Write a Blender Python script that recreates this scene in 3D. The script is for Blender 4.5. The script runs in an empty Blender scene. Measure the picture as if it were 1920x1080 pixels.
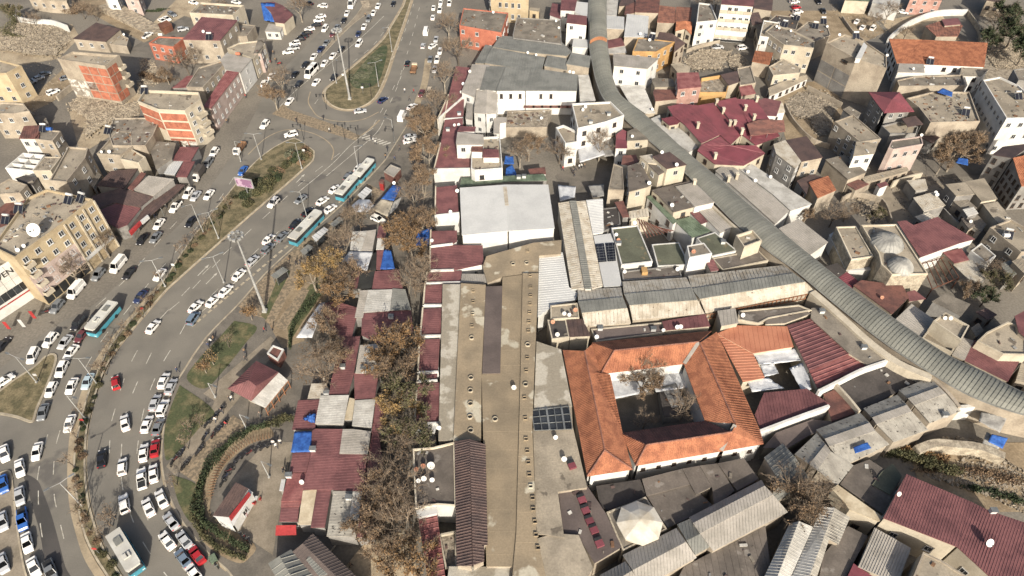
import bpy, bmesh, math, random
from mathutils import Vector, Matrix
R = random.Random(7)
sc = bpy.context.scene
COL = sc.collection
# ---------------------------------------------------------------- camera
CH = 115.0; PITCH = math.radians(46.0); FPX = 1280.0
cd = bpy.data.cameras.new('camera'); cam = bpy.data.objects.new('camera', cd); COL.objects.link(cam)
cam.location = (0, 0, CH); cam.rotation_euler = (math.pi/2 - PITCH, 0, 0)
cd.sensor_width = 36.0; cd.lens = 36.0*FPX/1920.0; cd.clip_start = 1.0; cd.clip_end = 3000.0
sc.camera = cam
# ---------------------------------------------------------------- sky and sun
SUN_EL = math.radians(29.0); SX, SY = 0.175, -0.985       # sun stands behind the camera, a touch to the right
world = bpy.data.worlds.new('World'); sc.world = world; world.use_nodes = True
nt = world.node_tree
sky = nt.nodes.new('ShaderNodeTexSky'); sky.sky_type = 'NISHITA'; sky.sun_disc = False
sky.sun_elevation = SUN_EL; sky.sun_rotation = math.atan2(SX, SY)
sky.air_density = 1.0; sky.dust_density = 5.0
nt.links.new(sky.outputs[0], nt.nodes['Background'].inputs[0]); nt.nodes['Background'].inputs[1].default_value = 0.1
sd = bpy.data.lights.new('sun', 'SUN'); sun = bpy.data.objects.new('sun', sd); COL.objects.link(sun)
sd.energy = 5.0; sd.angle = math.radians(0.6); sd.color = (1.0, 0.915, 0.79)
sv = Vector((SX*math.cos(SUN_EL), SY*math.cos(SUN_EL), math.sin(SUN_EL)))
sun.rotation_euler = sv.to_track_quat('Z', 'Y').to_euler(); sun.location = (40, -60, 160)
sc.view_settings.view_transform = 'Standard'; sc.view_settings.look = 'None'
sc.view_settings.gamma = 1.0; sc.view_settings.use_curve_mapping = False
sc.view_settings.exposure = 0.66
# ---------------------------------------------------------------- geometry helpers
_f = (0, math.cos(PITCH), -math.sin(PITCH)); _u = (0, math.sin(PITCH), math.cos(PITCH))
def ray(x, y):
    a = (x-960)/FPX; b = (540-y)/FPX
    return Vector((a, _f[1]+b*_u[1], _f[2]+b*_u[2]))
def U(x, y, h=0.0):
    d = ray(x, y); t = (h-CH)/d.z
    return Vector((d.x*t, d.y*t, h))
def T(r, c, s):
    """tile reading (4x enlargement of a 480x270 tile) -> photo coordinates"""
    o = []
    for w in s.split():
        a = w.split(','); o.append((float(a[0])/4+480*c, float(a[1])/4+270*r))
    return o
def P(s):
    return [tuple(float(v) for v in w.split(',')) for w in s.split()]
def area2(p):
    return sum(p[i][0]*p[(i+1) % len(p)][1]-p[(i+1) % len(p)][0]*p[i][1] for i in range(len(p)))
def ccw(p):
    return list(p) if area2(p) > 0 else list(p)[::-1]
def inset(p, d):
    """p: CCW list of Vectors (z kept); moves each edge inward by d"""
    n = len(p); out = []
    for i in range(n):
        a, b, c = p[i-1], p[i], p[(i+1) % n]
        e1 = Vector((b.x-a.x, b.y-a.y)); e2 = Vector((c.x-b.x, c.y-b.y))
        if e1.length < 1e-6 or e2.length < 1e-6: out.append(b.copy()); continue
        e1.normalize(); e2.normalize()
        n1 = Vector((-e1.y, e1.x)); n2 = Vector((-e2.y, e2.x)); m = n1+n2
        if m.length < 0.3: m = n1
        k = d/max(0.35, m.normalized().dot(n1))
        m = m.normalized()*k
        out.append(Vector((b.x+m.x, b.y+m.y, b.z)))
    return out
def inpoly(x, y, p):
    r = False; j = len(p)-1
    for i in range(len(p)):
        if (p[i][1] > y) != (p[j][1] > y) and x < (p[j][0]-p[i][0])*(y-p[i][1])/(p[j][1]-p[i][1])+p[i][0]: r = not r
        j = i
    return r
# ---------------------------------------------------------------- mesh collecting
class MB:
    def __init__(s): s.v = []; s.f = []
    def poly(s, pts):
        n = len(s.v); s.v += [tuple(p) for p in pts]; s.f.append(tuple(range(n, n+len(pts))))
    def box(s, c, d, rz=0.0, rx=0.0):
        m = Matrix.Translation(c) @ Matrix.Rotation(rz, 4, 'Z') @ Matrix.Rotation(rx, 4, 'X')
        n = len(s.v)
        for x in (-.5, .5):
            for y in (-.5, .5):
                for z in (-.5, .5): s.v.append(tuple(m @ Vector((x*d[0], y*d[1], z*d[2]))))
        for f in ((0,1,3,2),(4,6,7,5),(0,4,5,1),(2,3,7,6),(0,2,6,4),(1,5,7,3)): s.f.append(tuple(n+i for i in f))
    def slab(s, top, t, low=None):
        """top polygon (Vectors, CCW from above) with thickness t, or down to z=low"""
        n = len(top); a = len(s.v)
        s.v += [tuple(p) for p in top]
        s.v += [(p[0], p[1], (p[2]-t) if low is None else low) for p in top]
        s.f.append(tuple(range(a, a+n))); s.f.append(tuple(range(a+2*n-1, a+n-1, -1)))
        for i in range(n):
            j = (i+1) % n; s.f.append((a+i, a+n+i, a+n+j, a+j))
    def ring(s, outer, inner, z0, z1):
        n = len(outer); a = len(s.v)
        for p in outer: s.v += [(p[0], p[1], z0), (p[0], p[1], z1)]
        for p in inner: s.v += [(p[0], p[1], z1), (p[0], p[1], z0)]
        for i in range(n):
            j = (i+1) % n; o = a+2*i; oj = a+2*j; k = a+2*n+2*i; kj = a+2*n+2*j
            s.f += [(o, oj, oj+1, o+1), (o+1, oj+1, kj, k), (k, kj, kj+1, k+1)]
    def tube(s, p, q, r0, r1, n=6, cap=False):
        p = Vector(p); q = Vector(q); d = q-p
        if d.length < 1e-6: return
        d.normalize(); x = d.orthogonal().normalized(); y = d.cross(x); a = len(s.v)
        for (o, r) in ((p, r0), (q, r1)):
            for i in range(n):
                t = 2*math.pi*i/n; s.v.append(tuple(o+x*(math.cos(t)*r)+y*(math.sin(t)*r)))
        for i in range(n):
            j = (i+1) % n; s.f.append((a+i, a+j, a+n+j, a+n+i))
        if cap: s.f.append(tuple(range(a+n, a+2*n))); s.f.append(tuple(range(a+n-1, a-1, -1)))
    def lathe(s, c, prof, n=12, ax=None):
        """profile of (r,z) round the vertical through c, or tilted by matrix ax"""
        a = len(s.v); c = Vector(c)
        for (r, z) in prof:
            for i in range(n):
                t = 2*math.pi*i/n; w = Vector((r*math.cos(t), r*math.sin(t), z))
                if ax is not None: w = ax @ w
                s.v.append(tuple(c+w))
        for k in range(len(prof)-1):
            for i in range(n):
                j = (i+1) % n; s.f.append((a+k*n+i, a+k*n+j, a+(k+1)*n+j, a+(k+1)*n+i))
    def mesh(s, name, mats, org=None, smooth=False):
        me = bpy.data.meshes.new(name)
        v = s.v if org is None else [(p[0]-org[0], p[1]-org[1], p[2]-org[2]) for p in s.v]
        me.from_pydata(v, [], s.f)
        for m in (mats if isinstance(mats, (list, tuple)) else [mats]): me.materials.append(m)
        if smooth:
            me.polygons.foreach_set('use_smooth', [True]*len(me.polygons))
        me.update()
        return me
def link(name, data, parent=None, loc=(0, 0, 0)):
    o = bpy.data.objects.new(name, data); COL.objects.link(o)
    if parent is not None: o.parent = parent
    o.location = loc
    return o
def tag(o, label=None, cat=None, group=None, kind=None):
    if label: o['label'] = label
    if cat: o['category'] = cat
    if group: o['group'] = group
    if kind: o['kind'] = kind
    return o
class Thing:
    def __init__(s, name, label, cat, loc, rz=0.0, group=None):
        s.o = link(name, None, None, loc); s.loc = Vector(loc); s.o.rotation_euler = (0, 0, rz); s.o.empty_display_size = .3
        tag(s.o, label, cat, group)
    def add(s, name, mb, mat, parent=None, smooth=False, label=None, kind=None):
        if not mb.f: return None
        o = link(name, mb.mesh(name, mat, s.loc, smooth), parent or s.o)
        if label: o['label'] = label
        if kind: o['kind'] = kind
        return o
# ---------------------------------------------------------------- materials
_mats = {}
def lin(c):
    return tuple(((v/255+.055)/1.055)**2.4 if v > 10 else v/255/12.92 for v in c)
def M(name, col, col2=None, rough=.85, scale=.25, lo=.42, hi=.62, fine=3.0, famt=.18, bump=.0, metal=0.0,
      spots=None, rnd=.10, objcol=False, stretch=None, spec=.3):
    if name in _mats: return _mats[name]
    m = bpy.data.materials.new(name); m.use_nodes = True; t = m.node_tree; N = t.nodes; L = t.links
    b = N['Principled BSDF']; b.inputs['Roughness'].default_value = rough; b.inputs['Metallic'].default_value = metal
    b.inputs['Specular IOR Level'].default_value = spec
    geo = N.new('ShaderNodeNewGeometry'); vec = geo.outputs['Position']
    if stretch:
        mp = N.new('ShaderNodeMapping'); mp.inputs['Scale'].default_value = stretch; L.new(vec, mp.inputs[0]); svec = mp.outputs[0]
    else: svec = vec
    def noise(sc_, det, v=vec):
        n = N.new('ShaderNodeTexNoise'); n.inputs['Scale'].default_value = sc_; n.inputs['Detail'].default_value = det
        L.new(v, n.inputs['Vector']); return n.outputs[0]
    def rng(src, a, b_, c=0.0, d=1.0):
        n = N.new('ShaderNodeMapRange'); L.new(src, n.inputs[0])
        for i, x in enumerate((a, b_, c, d)): n.inputs[i+1].default_value = x
        return n.outputs[0]
    def mix(fac, A, B, mode='MIX'):
        n = N.new('ShaderNodeMix'); n.data_type = 'RGBA'; n.blend_type = mode
        if isinstance(fac, float): n.inputs[0].default_value = fac
        else: L.new(fac, n.inputs[0])
        for i, x in ((6, A), (7, B)):
            if isinstance(x, tuple): n.inputs[i].default_value = (*x[:3], 1)
            else: L.new(x, n.inputs[i])
        return n.outputs[2]
    oi = N.new('ShaderNodeObjectInfo')
    base = oi.outputs['Color'] if objcol else tuple(col)
    if col2 is None and not objcol: col2 = tuple(x*.72 for x in col)
    out = base
    if col2 is not None: out = mix(rng(noise(scale, 5.0, svec), lo, hi), base, tuple(col2))
    if spots:
        sc_col, th, s_ = spots
        out = mix(rng(noise(s_, 4.0, svec), th, th+.05), out, tuple(sc_col))
    f = rng(noise(fine, 3.0), .3, .7, 1-famt, 1+famt)
    r_ = rng(oi.outputs['Random'], 0, 1, 1-rnd, 1+rnd)
    mu = N.new('ShaderNodeMath'); mu.operation = 'MULTIPLY'; L.new(f, mu.inputs[0]); L.new(r_, mu.inputs[1])
    vm = N.new('ShaderNodeVectorMath'); vm.operation = 'SCALE'
    if isinstance(out, tuple): vm.inputs[0].default_value = out[:3]
    else: L.new(out, vm.inputs[0])
    L.new(mu.outputs[0], vm.inputs['Scale']); L.new(vm.outputs[0], b.inputs['Base Color'])
    if bump:
        bn = N.new('ShaderNodeBump'); bn.inputs['Strength'].default_value = min(1, bump); bn.inputs['Distance'].default_value = .1
        L.new(noise(fine*2, 4.0), bn.inputs['Height']); L.new(bn.outputs[0], b.inputs['Normal'])
    _mats[name] = m
    return m
def C(r, g, b, k=.62):
    """photo colour of a sunlit surface -> real base colour"""
    c = lin((r, g, b)); l = .3*c[0]+.55*c[1]+.15*c[2]
    return tuple(min(.85, (x*.80+l*.20)*k*w) for x, w in zip(c, (.97, 1.0, 1.03)))
MT = {}
def dm(key, rgb, rgb2=None, **kw):
    wl = key.startswith(('w_', 'brick', 'plaster', 'frame_white')); k = .55 if wl else .62
    if wl and key not in ('w_ochre', 'w_orange', 'brick', 'w_green'): rgb = tuple(v*.72+.28*(sum(rgb)/3+6) for v in rgb); rgb2 = rgb2 and tuple(v*.72+.28*(sum(rgb2)/3+6) for v in rgb2)
    MT[key] = M(key, C(*rgb, k), C(*rgb2, k) if rgb2 else None, **kw)
# roofs
dm('maroon', (142,86,84), (120,72,72), rough=.6, scale=.35, fine=2, famt=.12)
dm('maroon_bright', (146,68,78), (128,62,70), rough=.55, scale=.3, famt=.1)
dm('maroon_faded', (165,98,92), (140,74,72), rough=.7, scale=.5)
dm('brown', (108,84,76), (90,72,68), rough=.7, scale=.4)
dm('brown_red', (142,90,76), (112,74,66), rough=.75, scale=.5)
dm('zinc', (182,172,158), (164,155,141), rough=.65, scale=.3, famt=.1)
dm('zinc_dark', (144,142,132), (126,125,116), rough=.65, scale=.3, famt=.1)
dm('vault_metal', (150,148,134), (134,133,121), rough=.6, scale=.12, famt=.08)
dm('white_sheet', (216,214,208), (206,204,199), rough=.7, scale=.25, famt=.06)
dm('pale_sheet', (212,206,194), (186,180,168), rough=.65, scale=.4, famt=.12)
dm('pale_spotted', (208,202,190), (180,172,158), rough=.7, scale=.4, famt=.1, spots=(C(84,76,66), .66, 1.3))
dm('pale_rusty', (214,202,180), (190,174,148), rough=.75, scale=.5, famt=.12, spots=(C(120,86,60), .66, 1.6))
dm('grey_spotted', (184,176,160), (160,152,138), rough=.7, scale=.5, famt=.1, spots=(C(56,50,44), .63, 1.7))
dm('cream_sheet', (226,206,168), (200,178,140), rough=.7, scale=.5, famt=.1)
dm('orange_metal', (214,132,88), (198,116,76), rough=.6, scale=.3, famt=.06)
dm('tile', (190,114,68), (160,92,56), rough=.9, scale=.6, fine=5, famt=.28, bump=.3)
dm('tile_old', (172,110,84), (134,88,72), rough=.9, scale=.6, fine=4, famt=.3, bump=.4)
dm('concrete', (182,166,140), (156,142,120), rough=.95, scale=.22, famt=.14, bump=.25, spots=(C(120,108,92), .64, .35))
dm('concrete_dark', (150,138,120), (122,112,98), rough=.95, scale=.3, famt=.16, bump=.25)
dm('screed', (172,150,116), (150,132,104), rough=.95, scale=.16, famt=.1, bump=.2, spots=(C(206,194,166), .61, .22))
dm('screed_pale', (196,186,166), (160,148,126), rough=.95, scale=.3, lo=.45, hi=.52, famt=.12, bump=.2)
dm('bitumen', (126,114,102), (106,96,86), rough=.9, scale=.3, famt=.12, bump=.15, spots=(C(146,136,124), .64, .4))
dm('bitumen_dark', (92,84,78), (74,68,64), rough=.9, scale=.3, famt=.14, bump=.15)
dm('bitumen_green', (112,113,90), (98,99,79), rough=.85, scale=.3, famt=.12, spots=(C(136,122,90), .62, .5))
dm('green_sheet', (120,136,108), (94,108,84), rough=.6, scale=.4)
dm('slab_mauve', (122,106,98), (106,92,86), rough=.9, scale=.2, famt=.1)
dm('lead', (176,172,162), (140,138,132), rough=.6, scale=.5, famt=.1)
dm('dome_white', (236,226,206), (214,198,170), rough=.8, scale=.4, famt=.06)
# walls
dm('w_cream', (226,204,164), (206,184,146), scale=.3, famt=.1)
dm('w_beige', (204,180,144), (178,154,122), scale=.3, famt=.14)
dm('w_white', (244,238,226), (226,218,202), scale=.3, famt=.07)
dm('w_yellow', (226,192,130), (208,172,112), scale=.3, famt=.1)
dm('w_ochre', (220,168,86), (196,146,76), scale=.4, famt=.1)
dm('w_pink', (226,190,170), (206,168,150), scale=.3, famt=.1)
dm('w_grey', (168,160,148), (142,134,124), scale=.3, famt=.14)
dm('w_stone', (214,192,152), (176,154,120), scale=.9, fine=4, famt=.28, bump=.5)
dm('w_orange', (214,120,84), (190,102,72), scale=.5, famt=.15)
dm('w_salmon', (222,150,124), (196,128,104), scale=.5, famt=.15)
dm('w_green', (196,208,108), (176,188,96), scale=.5)
dm('brick', (206,118,80), (178,98,68), scale=.8, fine=6, famt=.3, bump=.3)
dm('plaster_torn', (232,220,200), (168,150,126), scale=.7, lo=.46, hi=.54, famt=.2, bump=.4)
# other
dm('frame_white', (236,232,224), None, rough=.5, famt=.03)
dm('frame_brown', (96,74,58), None, rough=.6)
dm('trim', (232,216,186), (210,192,160), famt=.08)
MT['glass'] = M('glass', (.035,.04,.045), (.02,.022,.025), rough=.12, famt=.2, rnd=.3, spec=.5)
dm('metal_grey', (150,152,150), None, rough=.45, metal=.3)
dm('metal_pole', (186,184,178), None, rough=.45)
dm('metal_dark', (60,60,60), None, rough=.5)
dm('wood', (150,108,70), (120,84,56), rough=.85)
dm('timber', (176,112,64), (140,86,50), rough=.85)
dm('dish_white', (240,238,232), (222,216,206), rough=.5, famt=.04)
dm('dish_rust', (206,140,100), (180,110,76), rough=.7)
dm('tarp_blue', (40,110,200), (30,88,172), rough=.55, scale=.9, fine=2.5, famt=.2, bump=.5)
dm('tarp_white', (222,222,222), (196,196,198), rough=.7, scale=.5, famt=.1, bump=.4)
dm('tarp_grey', (168,164,156), (140,136,130), rough=.8, scale=.5, famt=.12, bump=.4)
dm('tarp_tan', (190,176,150), (164,150,126), rough=.8, scale=.4, famt=.12, bump=.4)
dm('awning_dark', (62,62,58), (50,50,48), rough=.85)
dm('red_paint', (200,44,40), (178,36,34), rough=.5)
dm('panel_dark', (42,44,54), (34,36,46), rough=.25, famt=.1)
dm('rust', (140,88,62), (112,66,46), rough=.9)
dm('earth_pot', (190,110,74), None, rough=.9)
# ground
dm('asphalt', (140,132,118), (127,120,108), rough=.92, scale=.12, fine=5, famt=.08, bump=.1, rnd=0, spots=(C(112,106,98), .63, .1))
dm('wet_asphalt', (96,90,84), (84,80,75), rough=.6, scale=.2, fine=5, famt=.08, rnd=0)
dm('ground_urban', (142,132,116), (126,117,104), rough=.95, scale=.07, fine=2, famt=.18, bump=.3, rnd=0)
dm('earth', (172,148,112), (146,124,92), rough=1, scale=.2, fine=2, famt=.2, bump=.4, rnd=0)
dm('earth_pale', (194,172,136), (168,146,114), rough=1, scale=.2, fine=2, famt=.2, bump=.4, rnd=0)
dm('dust', (190,168,132), (168,148,116), rough=1, scale=.4, fine=3, famt=.1, rnd=0)
dm('dry_grass', (140,124,86), (104,96,64), rough=1, scale=.45, fine=3, famt=.28, bump=.5, rnd=0)
dm('grass', (88,94,56), (124,114,74), rough=1, scale=.35, lo=.48, hi=.6, fine=3, famt=.25, bump=.5, rnd=0)
dm('grass_dark', (70,84,50), (98,100,66), rough=1, scale=.4, fine=3, famt=.3, bump=.5, rnd=0)
dm('kerb', (196,180,150), (170,154,128), rough=.9, scale=.6, famt=.1)
dm('paving', (164,148,124), (142,128,106), rough=.9, scale=.3, fine=4, famt=.14, bump=.1, rnd=0)
dm('paving_dark', (132,122,108), (114,106,94), rough=.9, scale=.3, fine=4, famt=.14, rnd=0)
dm('paving_brick', (170,146,112), (132,116,92), rough=.9, scale=1.6, lo=.45, hi=.55, fine=5, famt=.2, rnd=0)
dm('paint_white', (222,214,196), (180,170,150), rough=.8, scale=1.2, famt=.15, rnd=0)
dm('paint_yellow', (210,176,96), None, rough=.8, rnd=0)
dm('stone_pale', (188,170,142), (146,130,108), rough=1, scale=.8, fine=3, famt=.25, bump=.4)
dm('rubble', (176,160,136), (136,122,102), rough=1, scale=.8, fine=3, famt=.3, bump=.5, rnd=0)
# plants
dm('bark', (176,162,140), (136,122,104), rough=.95, scale=1.5, famt=.2)
dm('bark_dark', (118,104,88), (94,84,72), rough=.95, scale=1.5, famt=.2)
dm('twig', (152,132,108), (124,106,88), rough=.95, scale=.8, famt=.2)
dm('leaf_brown', (152,122,86), (120,94,68), rough=.8, scale=.7, famt=.3)
dm('leaf_orange', (158,118,66), (128,98,60), rough=.8, scale=.7, famt=.3)
dm('leaf_gold', (172,134,66), (128,108,62), rough=.8, scale=.7, famt=.3)
dm('leaf_olive', (104,98,58), (76,78,46), rough=.8, scale=.7, famt=.3)
dm('leaf_green', (72,84,48), (52,64,38), rough=.8, scale=.7, famt=.3)
dm('leaf_grey', (116,116,88), (88,92,68), rough=.8, scale=.7, famt=.3)
MT['paint'] = M('car_paint', (1,1,1), None, rough=.3, famt=.03, rnd=.02, objcol=True, spec=.5)
MT['tyre'] = M('tyre', (.02,.02,.02), None, rough=.9)
MT['tint'] = M('object_tint', (1,1,1), None, rough=.85, famt=.12, rnd=.05, objcol=True)
MT['tail'] = M('tail_light', (.4,.02,.02), None, rough=.3)
MT['head'] = M('head_light', (.7,.7,.7), None, rough=.2)
MT['skin'] = M('skin', (.45,.28,.2), None, rough=.6)
# ================================================================ building kit
ROOFS = []          # (photo outline, [3d points], owner name) for placing things on roofs
def plane_of(p):
    n = Vector((0, 0, 0))
    for i in range(len(p)):
        a, b = p[i], p[(i+1) % len(p)]
        n += Vector(((a.y-b.y)*(a.z+b.z), (a.z-b.z)*(a.x+b.x), (a.x-b.x)*(a.y+b.y)))
    n.normalize()
    if n.z < 0: n = -n
    c = sum(p, Vector((0, 0, 0)))/len(p)
    return n, c
def hit(x, y, p3):
    n, c = plane_of(p3); d = ray(x, y); o = Vector((0, 0, CH))
    return o + d*((c-o).dot(n)/d.dot(n))
def on_roof(x, y):
    """highest roof seen at photo point, else the ground"""
    best = None
    for (q, p3, own) in ROOFS:
        if inpoly(x, y, q):
            w = hit(x, y, p3)
            if best is None or w.z > best[0].z: best = (w, own)
    if best is None:                                  # just beside a roof edge: step onto the nearest roof
        for (q, p3, own) in ROOFS:
            cx, cy = sum(p[0] for p in q)/len(q), sum(p[1] for p in q)/len(q)
            for k in (.12, .25, .4):
                X, Y = x+(cx-x)*k, y+(cy-y)*k; d = math.hypot(X-x, Y-y)
                if inpoly(X, Y, q) and (best is None or d < best[2]): best = (hit(X, Y, p3), own, d); break
    return best[:2] if best else (U(x, y, 0), 'the ground')
def ribs(mb, p3, d, sp, w, h, lift=.0, jit=0.0):
    """ridges running along direction d over polygon p3, every sp metres"""
    n, c = plane_of(p3)
    d = (d - n*d.dot(n))
    if d.length < 1e-6: return
    d.normalize(); e = n.cross(d)
    q = [((p-c).dot(d), (p-c).dot(e), (p-c).dot(n)) for p in p3]
    lo = min(a[1] for a in q); hi = max(a[1] for a in q)
    k = int((hi-lo)/sp)
    if k < 1 or k > 400: return
    for i in range(k):
        y = lo+(i+.5)*sp
        xs = []
        for j in range(len(q)):
            a, b = q[j], q[(j+1) % len(q)]
            if (a[1] > y) != (b[1] > y):
                t = (y-a[1])/(b[1]-a[1]); xs.append((a[0]+t*(b[0]-a[0]), a[2]+t*(b[2]-a[2])))
        xs.sort()
        for j in range(0, len(xs)-1, 2):
            a, za = xs[j]; b, zb = xs[j+1]
            if b-a < .3: continue
            A = c+d*(a+.02)+e*y+n*(za+lift); B = c+d*(b-.02)+e*y+n*(zb+lift)
            v0, v1, v2 = A-e*(w/2), A+n*h, A+e*(w/2); u0, u1, u2 = B-e*(w/2), B+n*h, B+e*(w/2)
            m = len(mb.v); mb.v += [tuple(x) for x in (v0, v1, v2, u0, u1, u2)]
            mb.f += [(m, m+3, m+4, m+1), (m+1, m+4, m+5, m+2), (m, m+1, m+2), (m+3, m+5, m+4)]
_win = {}
def win_mesh(w, h, fm):
    k = (round(w, 1), round(h, 1), fm)
    if k not in _win:
        a = MB(); t = .09
        for (x, z, sx, sz) in ((0, h/2-t/2, w, t), (0, -h/2+t/2, w, t), (-w/2+t/2, 0, t, h-2*t), (w/2-t/2, 0, t, h-2*t), (0, 0, .06, h-2*t)):
            a.box((x, -.03, z), (sx, .14, sz))
        a.box((0, -.08, -h/2-.05), (w+.2, .24, .08))
        b = MB(); b.box((0, 0, 0), (w-2*t+.01, .04, h-2*t+.01))
        _win[k] = (a.mesh('window', MT[fm]), b.mesh('pane', MT['glass']))
    return _win[k]
def put_window(th, x, y, z, ang, w=1.2, h=1.35, fm='frame_white', name='window'):
    a, b = win_mesh(w, h, fm)
    o = link(name, a, th.o, Vector((x, y, z))-th.loc); o.rotation_euler = (0, 0, ang)
    link('pane', b, o)
    return o
def wall_windows(th, p, z0, z1, floors, sp, w=1.2, h=1.35, fm='frame_white', edges=None, skip=.12, minl=2.2, ground=True):
    """windows on the walls of a CCW outline that look towards the street side in view"""
    n = len(p)
    for i in range(n):
        if edges is not None and i not in edges: continue
        a, b = p[i], p[(i+1) % n]; e = Vector((b.x-a.x, b.y-a.y)); L = e.length
        if L < minl: continue
        e.normalize(); nn = Vector((e.y, -e.x)); mid = (a+b)/2
        if edges is None and nn.dot(Vector((-mid.x, -mid.y)).normalized()) < .05: continue
        k = max(1, int(L/sp)); fh = (z1-z0)/floors; ang = math.atan2(e.y, e.x)
        for f in range(floors):
            if f == 0 and not ground: continue
            for j in range(k):
                if R.random() < skip: continue
                t = (j+.5)/k*L
                put_window(th, a.x+e.x*t+nn.x*.02, a.y+e.y*t+nn.y*.02, z0+fh*(f+.56), ang, w, min(h, fh*.55), fm)
def B(r, c, name, label, wall, sheets, par=0.0, win=None, fm='frame_white', low=0.0, cat='building', over=.15, thick=.14,
      trim=None, nowall=False, gf=None, edges=None, posts=False, group=None, ww=1.2, wh=1.35, wallname='wall'):
    """a building: every sheet is (material, outline read from the photograph, height or heights, rib spec)"""
    SH = []
    for s in sheets:
        pts = T(r, c, s[1]) if r is not None else P(s[1])
        hs = s[2] if isinstance(s[2], (list, tuple)) else [s[2]]*len(pts)
        p3 = [U(x, y, h) for (x, y), h in zip(pts, hs)]
        if area2(p3) < 0: p3 = p3[::-1]; pts = pts[::-1]
        SH.append((s[0], pts, p3, s[3] if len(s) > 3 else None))
    allp = [p for s in SH for p in s[2]]
    ctr = sum(allp, Vector((0, 0, 0)))/len(allp)
    th = Thing(name, label, cat, (ctr.x, ctr.y, low), group=group)
    wb = MB(); pb = MB()
    for (mt, pts, p3, rib) in SH:
        ROOFS.append((pts, p3 if not par else [Vector((p.x, p.y, p.z-par+.1)) for p in p3], th))
        zt = max(p.z for p in p3)
        if par:
            h = p3[0].z; q = inset(p3, .28)
            wb.slab([Vector((p.x, p.y, h-par-.02)) for p in inset(p3, .02)], 0, low)
            pb.ring(p3, q, h-par-.02, h)
            rb = MB(); rb.slab([Vector((p.x, p.y, h-par+.08)) for p in inset(p3, .26)], .09)
            th.add('roof', rb, MT[mt])
            wp = inset(p3, .02); z1 = h-par
        else:
            rb = MB(); rb.slab(p3, thick); ro = th.add('roof', rb, MT[mt])
            if rib:
                kind, sp = rib[0], rib[1]
                if kind == 's':
                    nrm, _ = plane_of(p3); d = Vector((nrm.x, nrm.y, 0)); d = d if d.length > .03 else (p3[1]-p3[0])
                    if d.length > .03 and abs(nrm.z) < .9999: d = Vector((nrm.x, nrm.y, 0)); d.normalize(); d.z = -(nrm.x*d.x+nrm.y*d.y)/nrm.z
                elif kind == 'v': d = U(pts[0][0]+rib[2], pts[0][1]+rib[3])-U(*pts[0])
                else: d = p3[(kind+1) % len(p3)]-p3[kind]
                g = MB(); w = rib[4] if len(rib) > 4 else min(.12, sp*.3); hh = rib[5] if len(rib) > 5 else .06
                if kind != 'v' and len(rib) > 2: w = rib[2]; hh = rib[3]
                ribs(g, p3, d, sp, w, hh, .0)
                if ro: th.add('ribs', g, MT[mt], ro, kind='stuff')
            q = inset(p3, over); wp = q; z1 = min(p.z for p in p3)-thick
            if not nowall:
                nr, cc = plane_of(p3)
                zq = lambda p: cc.z-((p.x-cc.x)*nr.x+(p.y-cc.y)*nr.y)/nr.z
                wb.slab([Vector((p.x, p.y, min(zq(p), p.z+.05)-thick-.03)) for p in q], 0, low)
        if win and not nowall:
            wall_windows(th, wp, low, z1, win[0], win[1], ww, wh, fm, edges=edges, ground=gf is None)
    if not nowall: th.add(wallname, wb, MT[wall])
    th.add('parapet', pb, MT[trim or wall])
    if posts:
        for (mt, pts, p3, rib) in SH:
            q = inset(p3, .3)
            for i in range(len(q)):
                a, b = q[i], q[(i+1) % len(q)]; L = (b-a).length; k = max(1, int(L/4))
                for j in range(k):
                    w = a+(b-a)*(j/k); g = MB(); g.tube((w.x, w.y, low), (w.x, w.y, w.z-thick), .07, .07, 6); th.add('post', g, MT['metal_grey'])
    th.sheets = SH
    return th
def wall_panels(th, a, b, z0, z1, rows, cols, mat, name='brick_panel', gap=.35, c0=0, c1=None, miss=0.0, proud=.03):
    """infill panels between the beams of a concrete frame, one piece each"""
    e = Vector((b.x-a.x, b.y-a.y)); L = e.length; e.normalize(); nn = Vector((e.y, -e.x)); fh = (z1-z0)/rows; cw = L/cols
    ang = math.atan2(e.y, e.x)
    for i in range(rows):
        for j in range(c0, cols if c1 is None else c1):
            if R.random() < miss: continue
            t = (j+.5)*cw; g = MB(); g.box((a.x+e.x*t+nn.x*proud, a.y+e.y*t+nn.y*proud, z0+fh*(i+.5)), (cw-gap, .1, fh-gap), ang)
            th.add(name, g, MT[mat])
def balcony(th, a, b, t0, t1, z, depth=1.0, mat='w_cream', hgt=.95):
    e = Vector((b.x-a.x, b.y-a.y)); L = e.length; e.normalize(); nn = Vector((e.y, -e.x)); ang = math.atan2(e.y, e.x)
    m = (t0+t1)/2*L; w = (t1-t0)*L; c = Vector((a.x+e.x*m+nn.x*depth/2, a.y+e.y*m+nn.y*depth/2, z))
    g = MB(); g.box(c, (w, depth, .14), ang); o = th.add('balcony', g, MT[mat])
    g = MB()
    g.box((c.x+nn.x*(depth/2-.06), c.y+nn.y*(depth/2-.06), z+hgt/2+.07), (w, .1, hgt), ang)
    for s in (-1, 1): g.box((c.x+e.x*s*(w/2-.05)-nn.x*.06, c.y+e.y*s*(w/2-.05)-nn.y*.06, z+hgt/2+.07), (.09, depth-.13, hgt), ang)
    th.add('railing', g, MT[mat], o)
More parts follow.
